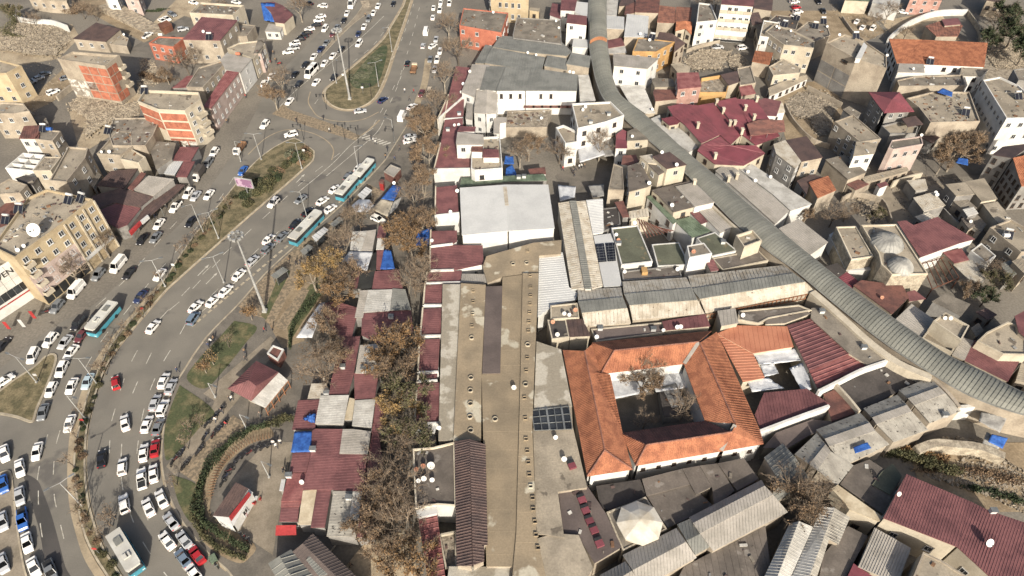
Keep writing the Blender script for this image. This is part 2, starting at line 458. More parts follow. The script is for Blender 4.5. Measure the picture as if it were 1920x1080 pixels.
def sheet3(name, label, cat, pts, hs, mat, t=.06, rib=None, sag=0.0, group=None, kind=None, ripple=0.0, n=8):
    """a free sheet (tarpaulin, awning) with sag, four corners"""
    hs = hs if isinstance(hs, (list, tuple)) else [hs]*len(pts)
    q = [U(x, y, h) for (x, y), h in zip(pts, hs)]
    c = sum(q, Vector((0, 0, 0)))/len(q); th = Thing(name, label, cat, (c.x, c.y, min(p.z for p in q)-sag), group=group)
    g = MB()
    if len(q) == 4:
        for i in range(n+1):
            for j in range(n+1):
                u, v = i/n, j/n
                p = q[0]*(1-u)*(1-v)+q[1]*u*(1-v)+q[2]*u*v+q[3]*(1-u)*v
                p.z += -sag*16*u*(1-u)*v*(1-v)+ripple*(R.random()-.5)
                g.v.append(tuple(p))
        for i in range(n):
            for j in range(n):
                a = i*(n+1)+j; g.f.append((a, a+n+1, a+n+2, a+1))
        m = len(g.v); g.v += [(x, y, z-t) for (x, y, z) in g.v]; g.f += [tuple(m+i for i in f[::-1]) for f in list(g.f)]
        rim = [j for j in range(n+1)]+[i*(n+1)+n for i in range(1, n+1)]+[n*(n+1)+j for j in range(n-1, -1, -1)]+[i*(n+1) for i in range(n-1, 0, -1)]
        for k in range(len(rim)):
            a, b = rim[k], rim[(k+1) % len(rim)]; g.f.append((a, b, m+b, m+a))
    else: g.slab(ccw(q), t)
    o = th.add('sheet', g, MT[mat], smooth=sag > 0 or ripple > 0)
    ROOFS.append((pts, q, th))
    return th
# ---------------------------------------------------------------- ground kit
def smooth_line(pts, n=6):
    if len(pts) < 3: return pts
    out = []
    for i in range(len(pts)-1):
        p0, p1, p2, p3 = pts[max(0, i-1)], pts[i], pts[i+1], pts[min(len(pts)-1, i+2)]
        for k in range(n):
            t = k/n; out.append(tuple(.5*(2*p1[d]+(p2[d]-p0[d])*t+(2*p0[d]-5*p1[d]+4*p2[d]-p3[d])*t*t+(3*p1[d]-p0[d]-3*p2[d]+p3[d])*t**3) for d in (0, 1)))
    out.append(pts[-1]); return out
def ground(name, pts, mat, z=.0, sm=False, label=None, parent=None, kind='structure'):
    q = [U(x, y, 0) for x, y in (smooth_line(pts+[pts[0]], 5)[:-1] if sm else pts)]
    q = ccw([Vector((p.x, p.y, z)) for p in q]); g = MB(); g.poly(q)
    bm = bmesh.new(); me = g.mesh(name, MT[mat]); bm.from_mesh(me); bmesh.ops.triangulate(bm, faces=bm.faces[:]); bm.to_mesh(me); bm.free()
    o = link(name, me, parent)
    if parent is None: tag(o, label, None, None, kind)
    return o
def raised(name, pts, mat, h=.14, kerbmat='kerb', kw=.3, sm=True, label=None):
    """a raised island: top sheet plus a kerb ring of its own"""
    q = [U(x, y, 0) for x, y in (smooth_line(pts+[pts[0]], 4)[:-1] if sm else pts)]
    q = ccw(q); inn = inset(q, kw)
    g = MB(); g.poly([Vector((p.x, p.y, h-.02)) for p in inset(q, kw*.9)])
    me = g.mesh(name, MT[mat]); bm = bmesh.new(); bm.from_mesh(me); bmesh.ops.triangulate(bm, faces=bm.faces[:]); bm.to_mesh(me); bm.free()
    o = link(name, me); tag(o, label, None, None, 'structure')
    k = MB(); k.ring(q, inn, 0, h); link('kerb', k.mesh('kerb', MT[kerbmat]), o)
    return o
def ribbon(pts, w, z, mb, off=0.0):
    q = [U(x, y, 0) for x, y in pts]; n = len(q); L = []; 
    for i in range(n):
        t = (q[min(n-1, i+1)]-q[max(0, i-1)]); t.z = 0; t.normalize(); s = Vector((-t.y, t.x, 0))
        L.append((q[i]+s*(off-w/2)+Vector((0, 0, z)), q[i]+s*(off+w/2)+Vector((0, 0, z))))
    for i in range(n-1): mb.poly([L[i][0], L[i+1][0], L[i+1][1], L[i][1]])
def resample(pts, step):
    q = [U(x, y, 0) for x, y in pts]; out = [q[0].copy()]; acc = 0.0
    for i in range(len(q)-1):
        d = q[i+1]-q[i]; L = d.length; t = step-acc
        while t <= L: out.append(q[i]+d*(t/L)); t += step
        acc = L-(t-step)
    return out
def dashes(parent, pts, dash=3.0, gap=4.5, w=.16, z=.03, mat='paint_white', solid=False, name='lane_marking'):
    pts = smooth_line(pts, 6); g = MB()
    if solid: ribbon(pts, w, z, g)
    else:
        s = resample(pts, .5); k = int(dash/.5); per = int((dash+gap)/.5)
        for i in range(0, len(s)-k, per):
            for j in range(k):
                a, b = s[i+j], s[i+j+1]; t = (b-a).normalized(); sd_ = Vector((-t.y, t.x, 0))*w/2; zz = Vector((0, 0, z))
                g.poly([a-sd_+zz, b-sd_+zz, b+sd_+zz, a+sd_+zz])
    if g.f: link(name, g.mesh(name, MT[mat]), parent)
# ================================================================ the setting: ground, roads, islands
g = MB(); g.poly([(-900, -200, -.03), (900, -200, -.03), (900, 1500, -.03), (-900, 1500, -.03)])
tag(link('ground', g.mesh('ground', MT['ground_urban'])), 'dusty grey brown ground between the buildings', None, None, 'structure')
def Z(s, ox, oy, k):
    return [(ox+x/k, oy+y/k) for x, y in P(s)]
PK = lambda s: Z(s, 300, 560, 2.078)
road_r = P('830,-60 815,0 805,60 798,110 790,160 772,205 752,262 722,300 690,335 640,385 560,455 500,510') + [(447,570),(387,632),(341,700),(317,743),(305,810),(302,868),(314,926),(343,983),(387,1036),(425,1070),(460,1110)]
road_l = P('705,-60 680,-25 640,25 600,60 548,112 512,150 478,212 445,275 405,335 352,405 285,470 225,530 170,575 90,620 0,690 -120,760')
road = ground('road', smooth_line(road_r, 4)+[(470,1200),(-260,1200)]+smooth_line(road_l[::-1], 4), 'asphalt', 0.0, label='grey asphalt dual carriageway curving past the market')
# dust gathered along the kerbs of the main carriageway
def strip(name, line, w, mat, z, off=0.0):
    mb = MB(); ribbon(smooth_line(line, 6), w, z, mb, off); return link(name, mb.mesh(name, MT[mat]), road)
med_r = P('590,283 588,300 567,320 525,357 480,395 400,466 325,533') + P('307,551 252,615 217,660 197,695 182,735 171,775 164,810 161,872 166,930 176,972 193,1022 218,1062 240,1095 290,1160')
med_l = P('560,262 540,263 505,282 470,312 425,366 390,408 350,460 312,518') + P('287,553 250,594 210,643 190,680 170,723 155,770 146,810 138,860 140,910 147,960 160,1010 180,1050 205,1090 240,1160')
strip('gutter_dust', med_r[1:], 3.4, 'dust', .008, -1.5)
strip('gutter_dust', med_l[2:], 2.0, 'dust', .008, .9)
strip('gutter_dust', road_r[3:-1], 2.2, 'dust', .008, .9)
raised('median', med_r+med_l[::-1], 'dry_grass', .16, kw=.35, label='long planted median strip between the two carriageways')
isl = P('610,187 622,198 640,205 662,206 680,200 697,190 711,172 725,140 738,100 757,45 778,-20 790,-60 772,-60 760,0 750,22 735,47 720,72 695,97 660,127 630,152 610,170')
strip('gutter_dust', isl+[isl[0]], 1.6, 'dust', .009, .0)
raised('median', isl, 'dry_grass', .16, kw=.35, label='teardrop shaped grass island at the top of the junction')
ground('shrub_bed', P('655,150 700,100 722,85 726,100 712,150 690,165 665,165'), 'grass_dark', .17, sm=True)
raised('traffic_island', P('599,111 625,82 655,52 680,32 698,22 716,-10 712,-30 690,-5 668,28 640,58 615,84'), 'paving', .1, kw=.25, label='narrow pale island between the queueing lanes at top')
raised('median', Z('-40,800 100,690 250,592 335,515 400,490 432,520 415,600 380,690 335,800 290,900 245,1010 120,975 0,952 -60,960', 0, 540, 4), 'dry_grass', .16, kw=.5, label='triangular grass island at the left edge')
raised('pavement', Z('-60,330 40,290 85,300 105,420 120,560 150,800 185,1000 210,1150 60,1200 -80,1000', 0, 810, 4), 'paving', .13, kw=.3, label='pale pavement strip in the bottom left corner')
# junction surfaces
jz = P('510,214 530,196 545,206 640,238 676,255 668,264 600,244 540,224')
ground('paved_crossing', jz, 'paving_brick', .012, parent=road)
# pavements and park
sw = smooth_line(road_r[7:-1], 4)
raised('park_ground', sw+P('470,1130 560,1120 640,1010 720,900 760,600 800,350 790,210 775,215'), 'paving_dark', .13, kw=.3, sm=False, label='grey paving of the small park and the bus stops')
gz = .15
ground('bus_stop_paving', P('640,400 690,345 718,360 640,450 575,500 545,560 505,600 470,590 447,575 500,515 560,460'), 'paving_brick', gz)
ground('lawn', PK('290,88 378,112 330,180 250,280 175,352 105,312 150,240 225,160'), 'grass', gz+.01, sm=True)
ground('lawn', PK('78,338 212,440 160,500 45,625 18,600 25,480'), 'grass', gz+.01, sm=True)
ground('lawn', PK('45,688 138,722 150,780 128,875 75,800'), 'grass', gz+.01, sm=True)
ground('lawn', P('489,592 502,570 530,500 545,510 515,580 505,605'), 'grass', gz+.012)
ground('lawn', P('535,600 560,560 595,520 610,545 570,600 545,640'), 'grass', gz+.012)
ground('garden_earth', P('500,600 545,530 575,505 600,500 620,545 570,640 530,655'), 'earth', gz+.004)
for s in ('497,604 512,611 528,580 562,512 575,495 556,497 540,520', '512,611 535,622 570,565 580,545 568,540 545,572'):
    ground('brick_path', P(s), 'paving_brick', gz+.02)
ground('terrace_paving', PK('285,455 385,520 300,560 205,650 160,730 75,675 180,560'), 'paving_brick', gz+.012)
ground('paved_path', PK('432,148 470,185 285,420 60,690 25,655 180,470 215,400 170,372'), 'paving', gz+.006)
ground('plaza_paving', PK('340,640 420,560 520,560 480,760 440,1000 380,960 300,900 270,720'), 'paving', gz+.008)
ground('planting_bed', PK('180,640 250,570 350,510 420,500 440,540 350,570 250,660 205,760 200,840 260,890 370,960 350,1010 300,1030 180,960 135,850 140,720'), 'earth', gz+.02, sm=True)
ground('alley_earth', P('700,1000 770,1000 790,1120 600,1120'), 'earth_pale', gz+.02)
# side streets, yards and bare earth
for i, (s, m) in enumerate((('560,-20 640,-20 600,40 545,95 500,150 480,130 520,60 545,10', 'ground_urban'), ('0,60 135,45 150,70 110,110 0,130', 'earth_pale'),
        ('60,180 130,120 160,150 100,190 0,240 0,215', 'earth'), ('270,60 330,0 400,-10 380,50 300,90', 'earth_pale'), ('240,95 290,62 345,30 385,40 300,100', 'paving_dark'),
        ('130,210 200,180 270,175 260,225 200,260 150,290', 'earth_pale'), ('120,0 200,0 320,60 270,80 180,30', 'earth'))):
    ground('side_street' if m != 'earth' and m != 'earth_pale' else 'bare_earth', P(s), m, .01+.004*i)
for i, (s, m) in enumerate((('1225,160 1290,100 1370,70 1440,80 1440,110 1350,110 1260,185', 'paving_dark'), ('1580,60 1700,20 1800,10 1840,70 1850,100 1790,80 1700,75 1660,90', 'asphalt'),
        ('1440,20 1620,20 1660,60 1600,90 1500,100', 'earth'), ('1650,40 1760,20 1800,75 1690,85', 'earth_pale'), ('1830,70 1920,60 1920,150 1850,150', 'rubble'),
        ('1440,160 1560,150 1600,260 1480,280', 'earth'), ('1640,330 1720,320 1790,360 1690,460 1640,400', 'paving'), ('1720,200 1860,190 1900,320 1740,340', 'paving_dark'),
        ('1700,830 1930,830 1960,960 1850,960 1720,900', 'earth'), ('1080,310 1160,310 1160,360 1060,365 1040,330', 'paving_dark'))):
    ground('side_street' if m in ('asphalt', 'paving', 'paving_dark') else 'bare_earth', P(s), m, .01+.004*i)
# markings
for s in ('360,1085 318,1035 285,990 262,930 256,870 262,810 275,750 300,690 330,640 352,600', '325,1095 290,1050 262,1005 240,950 228,900 228,840 235,780 252,730 280,670 300,630',
          '205,850 208,800 215,770 235,705 262,650 300,598 345,558 400,500 440,460', '352,600 395,556 440,510 490,462 540,420', '300,598 350,545 400,495 460,440 520,385 575,335 640,285'):
    dashes(road, P(s))
for s in ('372,590 440,530 500,475 560,418 620,360', '560,360 620,310 660,270 700,240', '525,200 560,165 620,118 680,68 720,30'):
    dashes(road, P(s), solid=True, w=.18)
for s in ('590,195 625,150 670,110 700,85 735,38', '712,150 735,112 755,70 775,10 785,-20', '745,160 760,112 775,60 790,0', '720,215 742,170 760,120', '700,235 725,190 745,150',
          '70,900 75,870 88,820 100,790', '100,890 104,840 115,800', '120,1010 108,960 102,930 100,880', '72,920 73,960 80,1010 90,1050', '160,690 190,640 235,580', '135,750 160,690', '232,590 280,530 340,460 400,390 440,330',
          '180,575 240,520 300,450 360,385'):
    dashes(road, P(s), dash=3, gap=4)
dashes(road, P('582,172 578,190 585,205 600,220 640,228 680,224 710,210'), solid=True, w=.3, mat='dust')
dashes(road, P('465,290 500,258 540,243 580,248 610,262 625,280 622,300'), solid=True, w=.3, mat='dust')
dashes(road, P('660,262 675,255 690,245 712,225'), solid=True, w=.5, mat='dust')
dashes(road, P('612,330 660,290 705,250 720,225'), solid=True, w=.18)
mb = MB()
for i in range(8):                                   # zebra crossing
    a = U(672+i*6.5, 257+i*2.2); b = U(687+i*6.5, 252+i*2.2); t = (b-a).normalized(); s_ = Vector((-t.y, t.x, 0))*.28
    for p in (a, b): p.z = .03
    mb.poly([a-s_, b-s_, b+s_, a+s_])
link('zebra_crossing', mb.mesh('zebra_crossing', MT['paint_white']), road)
for (x, y) in ((381, 507), (397, 522), (563, 335)):   # lane arrows
    mb = MB(); c = U(x, y); h = (U(x+10, y-10)-c).normalized(); s_ = Vector((-h.y, h.x, 0)); zz = Vector((0, 0, .032))
    mb.poly([c-h*2-s_*.1+zz, c+h-s_*.1+zz, c+h+s_*.1+zz, c-h*2+s_*.1+zz]); mb.poly([c+h-s_*.4+zz, c+h*2.2+zz, c+h+s_*.4+zz])
    link('lane_arrow', mb.mesh('lane_arrow', MT['paint_white']), road)
# low dividing kerb between the bus lane and the main lanes
for k, (x, y) in enumerate([(360+i*10.2, 612-i*8.6) for i in range(36)]):
    a = U(x, y); b = U(x+6, y-5.1); mb = MB(); d = b-a; mb.box(((a.x+b.x)/2, (a.y+b.y)/2, .05), (d.length, .5, .1), math.atan2(d.y, d.x))
    link('divider_block', mb.mesh('divider_block', MT['kerb']), road)
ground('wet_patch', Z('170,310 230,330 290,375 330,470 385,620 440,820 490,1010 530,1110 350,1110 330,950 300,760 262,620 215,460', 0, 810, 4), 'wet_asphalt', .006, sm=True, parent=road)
# ================================================================ buildings west of the road (upper left)
def ed(th, r, c, s, k=0):
    """the edge of roof sheet k whose middle lies nearest to a photo point; returns its two 3d ends"""
    x, y = T(r, c, s)[0]; _, pts, p3, _ = th.sheets[k]; n = len(pts); best = None
    for i in range(n):
        a, b = pts[i], pts[(i+1) % n]; d = math.hypot((a[0]+b[0])/2-x, (a[1]+b[1])/2-y)
        if best is None or d < best[0]: best = (d, i)
    i = best[1]; return p3[i], p3[(i+1) % n]
def hidx(th, r, c, *ss):
    out = []
    for s in ss:
        a, b = ed(th, r, c, s)
        out.append(next(i for i, p in enumerate(th.sheets[0][2]) if p == a))
    return out
t = B(0,0,'apartment_building','damaged four-storey block with orange brick infill standing alone between rubble and a dark shadow','w_beige',[('concrete','430,440 545,385 895,412 785,492',13.5)],par=.9)
a, b = ed(t,0,0,'610,466'); wall_panels(t,a,b,1.2,12.4,4,5,'brick',c0=2); wall_panels(t,a,b,1.2,7,2,5,'plaster_torn','plaster_patch',c0=0,c1=3,miss=.2)
a, b = ed(t,0,0,'840,452'); wall_panels(t,a,b,1.2,12.4,4,3,'brick',c0=0,c1=2,miss=.1)
for k in range(1,4): balcony(t,a,b,.62,.98,1+k*2.9,1.1,'w_cream')
B(0,0,'house','low house with dark brown sheet roof and four skylights beside the rubble field','w_beige',[('brown','545,290 720,168 905,218 792,312',[4.2,4.8,4.8,4.2],('s',.6))],win=(1,3.2))
B(0,0,'annex','small broken lean-to with bare concrete roof beside the dark brown roofed house','w_beige',[('concrete','820,330 900,255 965,285 950,345',3)],par=.4)
t = B(0,0,'house','small two-storey orange brick house with flat roof above the big bare tree','w_orange',[('concrete_dark','1115,322 1190,272 1385,280 1300,352',6)],par=.5,win=(2,2.6))
B(0,0,'house','house with broad maroon sheet roof and lime green wall strip, upper left','w_beige',[('maroon','1368,296 1512,126 1782,150 1650,302',8.5,('s',.7))],win=(2,4))
t = B(0,0,'lean_to','lime green walled lean-to under the broad maroon roof','w_green',[('zinc','1400,330 1400,296 1500,300 1500,335',6)])
B(0,0,'house','flat roofed house cluttered with junk beyond the broad maroon roof','w_cream',[('concrete_dark','1420,95 1500,15 1830,38 1745,112',7.5)],par=.8,win=(2,4))
B(0,0,'lean_to','ruined low store with broken concrete roof behind the street row','w_beige',[('concrete_dark','1700,210 1800,175 1915,190 1850,270 1740,270',4)],par=.3)
B(0,0,'apartment_building','yellow apartment house with deep cornice at the left edge','w_yellow',[('concrete','-160,470 0,447 160,490 45,548 -150,548',10.5)],par=.7,win=(3,3))
B(0,0,'house','grey rendered house with white corner window, left edge below the yellow house','w_beige',[('concrete','-90,790 20,765 175,775 220,832 100,850 -80,850',8.5)],par=.5,win=(2,3.2))
t = B(0,0,'apartment_building','three-storey block with bare orange brick flank and blue tarpaulin on its roof','w_cream',[('concrete','1030,757 1085,672 1490,690 1505,742 1385,828 1180,818',13)],par=.9)
a, b = ed(t,0,0,'1282,823'); wall_panels(t,a,b,1,12,4,1,'brick',gap=.6); wall_panels(t,a,b,0,3,1,3,'plaster_torn','plaster_patch',proud=.1)
a, b = ed(t,0,0,'1105,788'); wall_panels(t,a,b,6,12,2,1,'brick',gap=.5)
a, b = ed(t,0,0,'1445,785')
for k in range(3):
    balcony(t,a,b,.45,.95,2.6+k*3,1.2,'w_cream'); 
wall_windows(t,t.sheets[0][2],1,12,4,2.4,edges=hidx(t,0,0,'1445,785'),skip=0)
B(0,0,'shop_row','long pink street front with narrow maroon roof','w_pink',[('maroon_faded','1525,800 1700,528 1792,542 1582,812',7.5,('s',.6))],win=(2,2.8),ww=1.0)
B(0,0,'house','narrow olive grey flat house behind the pink street front','w_beige',[('concrete_dark','1395,650 1490,505 1660,452 1682,482 1520,655',7)],par=.5,win=(2,3))
B(0,0,'lean_to','dark maroon lean-to with blue scraps at the foot of the narrow flat house','w_grey',[('maroon_faded','1290,660 1400,570 1530,560 1480,650',3.5)])
B(0,0,'shop_house','white two-storey shop house with pale grey roof at the street corner','w_white',[('zinc','1650,450 1695,398 1890,440 1800,545 1690,520',7.5)],win=(2,2.4),ww=1.0)
B(0,0,'shop_house','beige shop house with cracked terrace just above the grey roofed corner house','w_cream',[('concrete','1700,360 1790,320 1960,300 1990,330 1900,440',7)],par=.5,win=(2,3))
B(0,1,'shop_house','narrow pink and maroon shop with awning by the street people','w_pink',[('concrete_dark','-20,400 15,290 70,285 40,400',7)],win=(2,3))
t = B(0,0,'house','white house at the top edge above the wide steps','w_white',[('concrete','780,-20 800,-60 900,-50 880,-5 800,-5',6)],win=(1,3))
B(0,0,'house','pink torn house ruin at the top edge beside the green slope','w_pink',[('concrete_dark','930,-10 960,-60 1060,-50 1040,0',6)],win=(2,3))
B(0,0,'house','beige ruin at the top left edge among bare shrubs','w_beige',[('concrete','205,-20 380,-80 520,-50 500,10 340,0',5)],win=(1,4))
B(0,1,'container_cabin','white site cabin with zinc roof beside parked cars','w_white',[('zinc','65,235 95,175 205,195 180,240',3)],win=(1,2.6))
B(0,1,'house','small maroon roofed house half covered with blue tarpaulin','w_cream',[('maroon','40,20 130,10 200,40 280,110 210,175 140,165 110,90',4.5)])
sheet3('tarpaulin','bright blue tarpaulin hanging over the small maroon roofed house','tarpaulin',T(0,1,'35,20 140,22 138,165 60,150'),[5,5,2.6,2.6],'tarp_blue',sag=.1,ripple=.25)
Z2 = lambda s: ' '.join('%.1f,%.1f' % (x/5.4*4, (160+y/5.4)*4) for x, y in P(s))     # readings from a 5.4x enlargement, as tile (0,0) coordinates
t = B(0,0,'apartment_building','beige three-storey house with rubble on its long flat roof left of the brown sheds','w_beige',[('concrete',Z2('500,962 690,618 892,632 862,735 672,975'),10)],par=.6,win=(3,4.5))
B(0,0,'house','lower house with rubble covered roof beside the long flat roof','w_cream',[('rubble',Z2('330,862 450,722 622,722 512,862'),8)],par=.3,win=(2,4))
B(0,0,'house','house with worn brown sheet roof and blue water tank','w_white',[('brown_red',Z2('190,538 242,412 415,402 392,542'),7.5,('s',.6))],win=(2,2.6))
B(0,0,'house','narrow flat house with rows of windows beside the worn brown roof','w_beige',[('concrete_dark',Z2('350,545 420,442 612,462 532,562'),7.5)],par=.4,win=(2,2.0),ww=.9)
t = B(0,0,'house','roofless whitewashed house with open rooms and bare partition walls','w_white',[('paving',Z2('50,835 232,682 452,702 332,865'),4.6)],par=1.6)
p3 = t.sheets[0][2]
for (u, v) in ((.33, 0), (.66, 0), (.5, 1)):
    q = p3; A = q[0].lerp(q[1], u) if v == 0 else q[1].lerp(q[2], .5); C_ = q[3].lerp(q[2], u) if v == 0 else q[0].lerp(q[3], .5)
    d = C_-A; g = MB(); g.box(((A.x+C_.x)/2, (A.y+C_.y)/2, 3.8), (d.length-.6, .2, 1.4), math.atan2(d.y, d.x)); t.add('partition_wall', g, MT['w_white'])
B(0,0,'house','dusty flat roofed house at the left edge below the roofless white house','w_beige',[('concrete',Z2('-30,1010 92,942 275,1005 200,1085 -20,1100'),7)],par=.3,win=(2,3))
B(0,0,'house','small dark walled house squeezed beside the dusty flat roofed house','w_grey',[('bitumen_dark',Z2('150,945 240,912 380,935 330,1010 260,995'),6)],win=(1,3))
B(0,0,'house','beige flat roofed house with white dishes above the brown market sheds','w_beige',[('concrete',Z2('978,690 1180,462 1330,470 1340,620 1212,705'),7)],par=.6,win=(2,5))
B(0,0,'house','collapsed house with junk covered roof in front of the brick flanked block','w_beige',[('concrete_dark','810,1000 850,885 1205,880 1150,1010 1090,1090 840,1090',7.2)],par=.4)
B(1,0,'house','salmon edged flat house above the narrow dark gap near the sheds','w_cream',[('concrete','900,110 960,20 1090,95 1040,140',6.5)],par=.5)
B(1,0,'house','torn grey house with green scrap next to the maroon street stalls','w_grey',[('concrete_dark','1130,60 1180,-20 1320,-10 1290,110 1170,190',5)])
B(1,0,'lean_to','low shed of rusty scrap roofing at the left edge','w_grey',[('brown_red','-60,520 60,430 200,440 160,560 -40,640',4)])
for (lb, mt, s, h, nm) in (('large weathered brown shed roof between the houses and the street','brown','722,312 830,202 1035,182 930,332',[4,4.4,4.4,4],'market_shed'),
        ('rusty narrow shed roof with debris along its ridge','brown_red','955,332 1060,208 1095,222 1000,352',4.6,'market_shed'),
        ('pale grey shed roof above the shaded brown sheds','zinc','1000,342 1112,236 1305,262 1150,388',[4.6,5.2,5.2,4.6],'market_shed'),
        ('long dark brown shed roof lying half in shadow','brown','690,390 900,330 1150,392 1050,475 860,440 700,500',4.2,'market_shed'),
        ('maroon shed roof beside the red shop sign','maroon','690,520 880,440 1055,480 955,605 885,632 760,570',4,'market_shed'),
        ('maroon street stall roof farthest up the left street','maroon','1290,122 1352,20 1492,22 1430,128',4,'market_stall'),
        ('white sheet stall roof between two maroon ones on the left street','white_sheet','1228,222 1282,130 1372,130 1310,232',3.8,'market_stall'),
        ('maroon street stall roof next to the white sheet stall','maroon','1318,245 1376,130 1462,130 1402,248',3.9,'market_stall')):
    B(1,0,nm,lb,'w_grey',[(mt,s,h,('s',.6))],cat='shed' if nm == 'market_shed' else 'stall')
for (lb, s, h, m) in (('long dark shop awning running down the left street','960,650 1140,395 1300,300 1390,305 1290,400 1120,545 985,668',3.2,'brown'),):
    B(1,0,'shop_awning',lb,'w_grey',[(m,s,h,('s',1.0))],nowall=True,posts=True,cat='awning')
t = B(1,0,'shop_sign','red shop sign board along the edge of the dark awning','red_paint',[('red_paint','965,655 1045,575 1055,580 975,668',3.9)],cat='sign',thick=.9,nowall=True)
t = B(1,0,'shop_sign','white shop sign board beside the red one on the awning edge','w_white',[('white_sheet','1050,575 1105,530 1115,538 1060,585',3.9)],cat='sign',thick=.9,nowall=True)
# big cream and pink apartment block with cluttered roof
t = B(1,0,'apartment_building','five-storey cream and pink apartment block with cluttered roof and a huge white dish','w_yellow',[('concrete','-60,770 205,402 350,336 692,412 470,592 110,852',15)],par=.7)
for s in ('581,502','290,722'):
    wall_windows(t,t.sheets[0][2],0,14.3,5,2.9,edges=hidx(t,1,0,s),skip=0,ground=False)
a, b = ed(t,1,0,'290,722')
wall_panels(t,a,b,3,9,2,1,'w_pink','pink_render',gap=.05,proud=.012)
for k in range(4): balcony(t,a,b,.03,.2,3+k*2.8,1.2,'w_cream')
wall_panels(t,a,b,.2,3,1,6,'metal_dark','shop_front',gap=.3)
a, b = ed(t,1,0,'581,502')
for k in range(9):
    q = a.lerp(b, k/8); e = (b-a).normalized(); g = MB(); g.box((q.x+e.y*.12, q.y-e.x*.12, 7.3), (.35, .3, 14.4), math.atan2(e.y, e.x))
    if k in (0,3,5,8): t.add('pilaster', g, MT['w_cream'])
wall_panels(t,a,b,3.0,4.3,1,1,'w_white','shop_sign_board',proud=.3)
t = B(None,None,'office_building','pale panel clad building with lettered front at the left edge','w_white',[('concrete','19,489 -80,550 -125,505 -28,462',11.5)],par=.4)
a, b = ed(t,0,0,'-122,2078')
wall_panels(t,a,b,5.5,11.3,3,6,'w_white','cladding_panel',gap=.1,proud=.06); wall_panels(t,a,b,3.3,5.5,1,8,'glass','window',gap=.15,proud=.06); wall_panels(t,a,b,2.6,3.2,1,2,'red_paint','shop_sign_board',proud=.5)
def lettering(th, txt, px, py, a, b, size, mat, parent=None):
    e = (b-a); e.z = 0; e.normalize(); nn = Vector((e.y, -e.x, 0)); o = Vector((0, 0, CH)); d = ray(px, py); p = o+d*((a+nn*.2-o).dot(nn)/d.dot(nn))
    cu = bpy.data.curves.new('lettering', 'FONT'); cu.body = txt; cu.size = size; cu.align_x = 'CENTER'; cu.extrude = .03; tmp = bpy.data.objects.new('tmp', cu); COL.objects.link(tmp)
    me = bpy.data.meshes.new_from_object(tmp.evaluated_get(bpy.context.evaluated_depsgraph_get())); bpy.data.objects.remove(tmp); me.materials.clear(); me.materials.append(MT[mat])
    ob = link('lettering', me, parent or th.o, p-th.loc); ob.rotation_euler = (math.pi/2, 0, math.atan2(e.y, e.x))
lettering(t,'\u00dcVEN',6,522,a,b,2.0,'metal_dark')
# retaining walls and steps
def wall_line(name, label, pts, h, mat, w=.4, cat='wall', base=0.0, group=None):
    q = [U(x, y, h) for x, y in smooth_line(pts, 4)]; c = sum(q, Vector((0, 0, 0)))/len(q); th = Thing(name, label, cat, (c.x, c.y, base), group=group)
    g = MB(); n = len(q); L = []; Rr = []
    for i in range(n):
        t_ = q[min(n-1, i+1)]-q[max(0, i-1)]; t_.z = 0; t_.normalize(); sd_ = Vector((-t_.y, t_.x, 0))*(w/2); L.append(q[i]+sd_); Rr.append(q[i]-sd_)
    lo = lambda p: Vector((p.x, p.y, base))
    for i in range(n-1):
        g.poly([Rr[i], Rr[i+1], L[i+1], L[i]]); g.poly([lo(Rr[i]), lo(Rr[i+1]), Rr[i+1], Rr[i]]); g.poly([L[i], L[i+1], lo(L[i+1]), lo(L[i])])
    g.poly([L[0], lo(L[0]), lo(Rr[0]), Rr[0]]); g.poly([Rr[-1], lo(Rr[-1]), lo(L[-1]), L[-1]])
    th.add('wall_body', g, MT[mat]); return th
wall_line('retaining_wall','broken whitewashed retaining wall above the rubble field, upper left',T(0,0,'90,95 200,140 380,150 500,190'),2.6,'w_white',.5)
wall_line('retaining_wall','beige retaining wall beside the white estate car, upper left',T(0,0,'420,720 520,640 640,590'),1.8,'w_beige',.5)
wall_line('garden_wall','pale garden wall edging the yard at the left edge',T(0,0,'-20,800 120,770 260,860'),1.5,'w_beige',.3)
def steps(label, a, b, n, w, rise=.16):
    A = U(*a); B_ = U(*b); d = (B_-A)/n; d.z = 0; ang = math.atan2(d.y, d.x); th = Thing('steps', label, 'steps', A)
    for i in range(n):
        g = MB(); c = A+d*(i+.5); z = rise*(i+1); g.box((c.x, c.y, z/2), (d.length*.98, w, z), ang); th.add('step', g, MT['stone_pale'])
    return th
steps('wide stone steps climbing past the green slope, upper left', (296,62), (205,18), 16, 6.5)
steps('small pale steps on the narrow island at the top of the road', (690,18), (683,2), 7, 3.0, .05)
# ================================================================ market, bazaar and shops between the road and the covered street
# park pavilion: hipped maroon roof with a pale lean-to sheet over a timber veranda
PKs = lambda s: ' '.join('%.1f,%.1f' % p for p in PK(s))
t = B(None,None,'park_pavilion','park pavilion with hipped maroon roof and pale veranda sheet','w_beige',[
    ('maroon',PKs('263,350 345,318 375,242'),[3.6,5.4,3.6],('s',.5)),('maroon',PKs('375,242 345,318 375,340 462,286'),[3.6,5.4,5.4,3.6],('s',.5)),
    ('maroon',PKs('263,350 345,318 375,340 355,398'),[3.6,5.4,5.4,3.6],('s',.5)),('maroon',PKs('355,398 375,340 462,286'),[3.6,5.4,3.6],('s',.5))],cat='pavilion',over=1.2,win=(1,2.6),fm='frame_brown')
t2 = B(None,None,'veranda','pale sheet veranda roof on timber posts beside the park pavilion','w_beige',[('pale_sheet',PKs('356,400 463,288 498,318 410,425'),[3.4,3.4,2.8,2.8],('s',.9))],nowall=True,cat='veranda')
a, b = t2.sheets[0][2][0], t2.sheets[0][2][1]
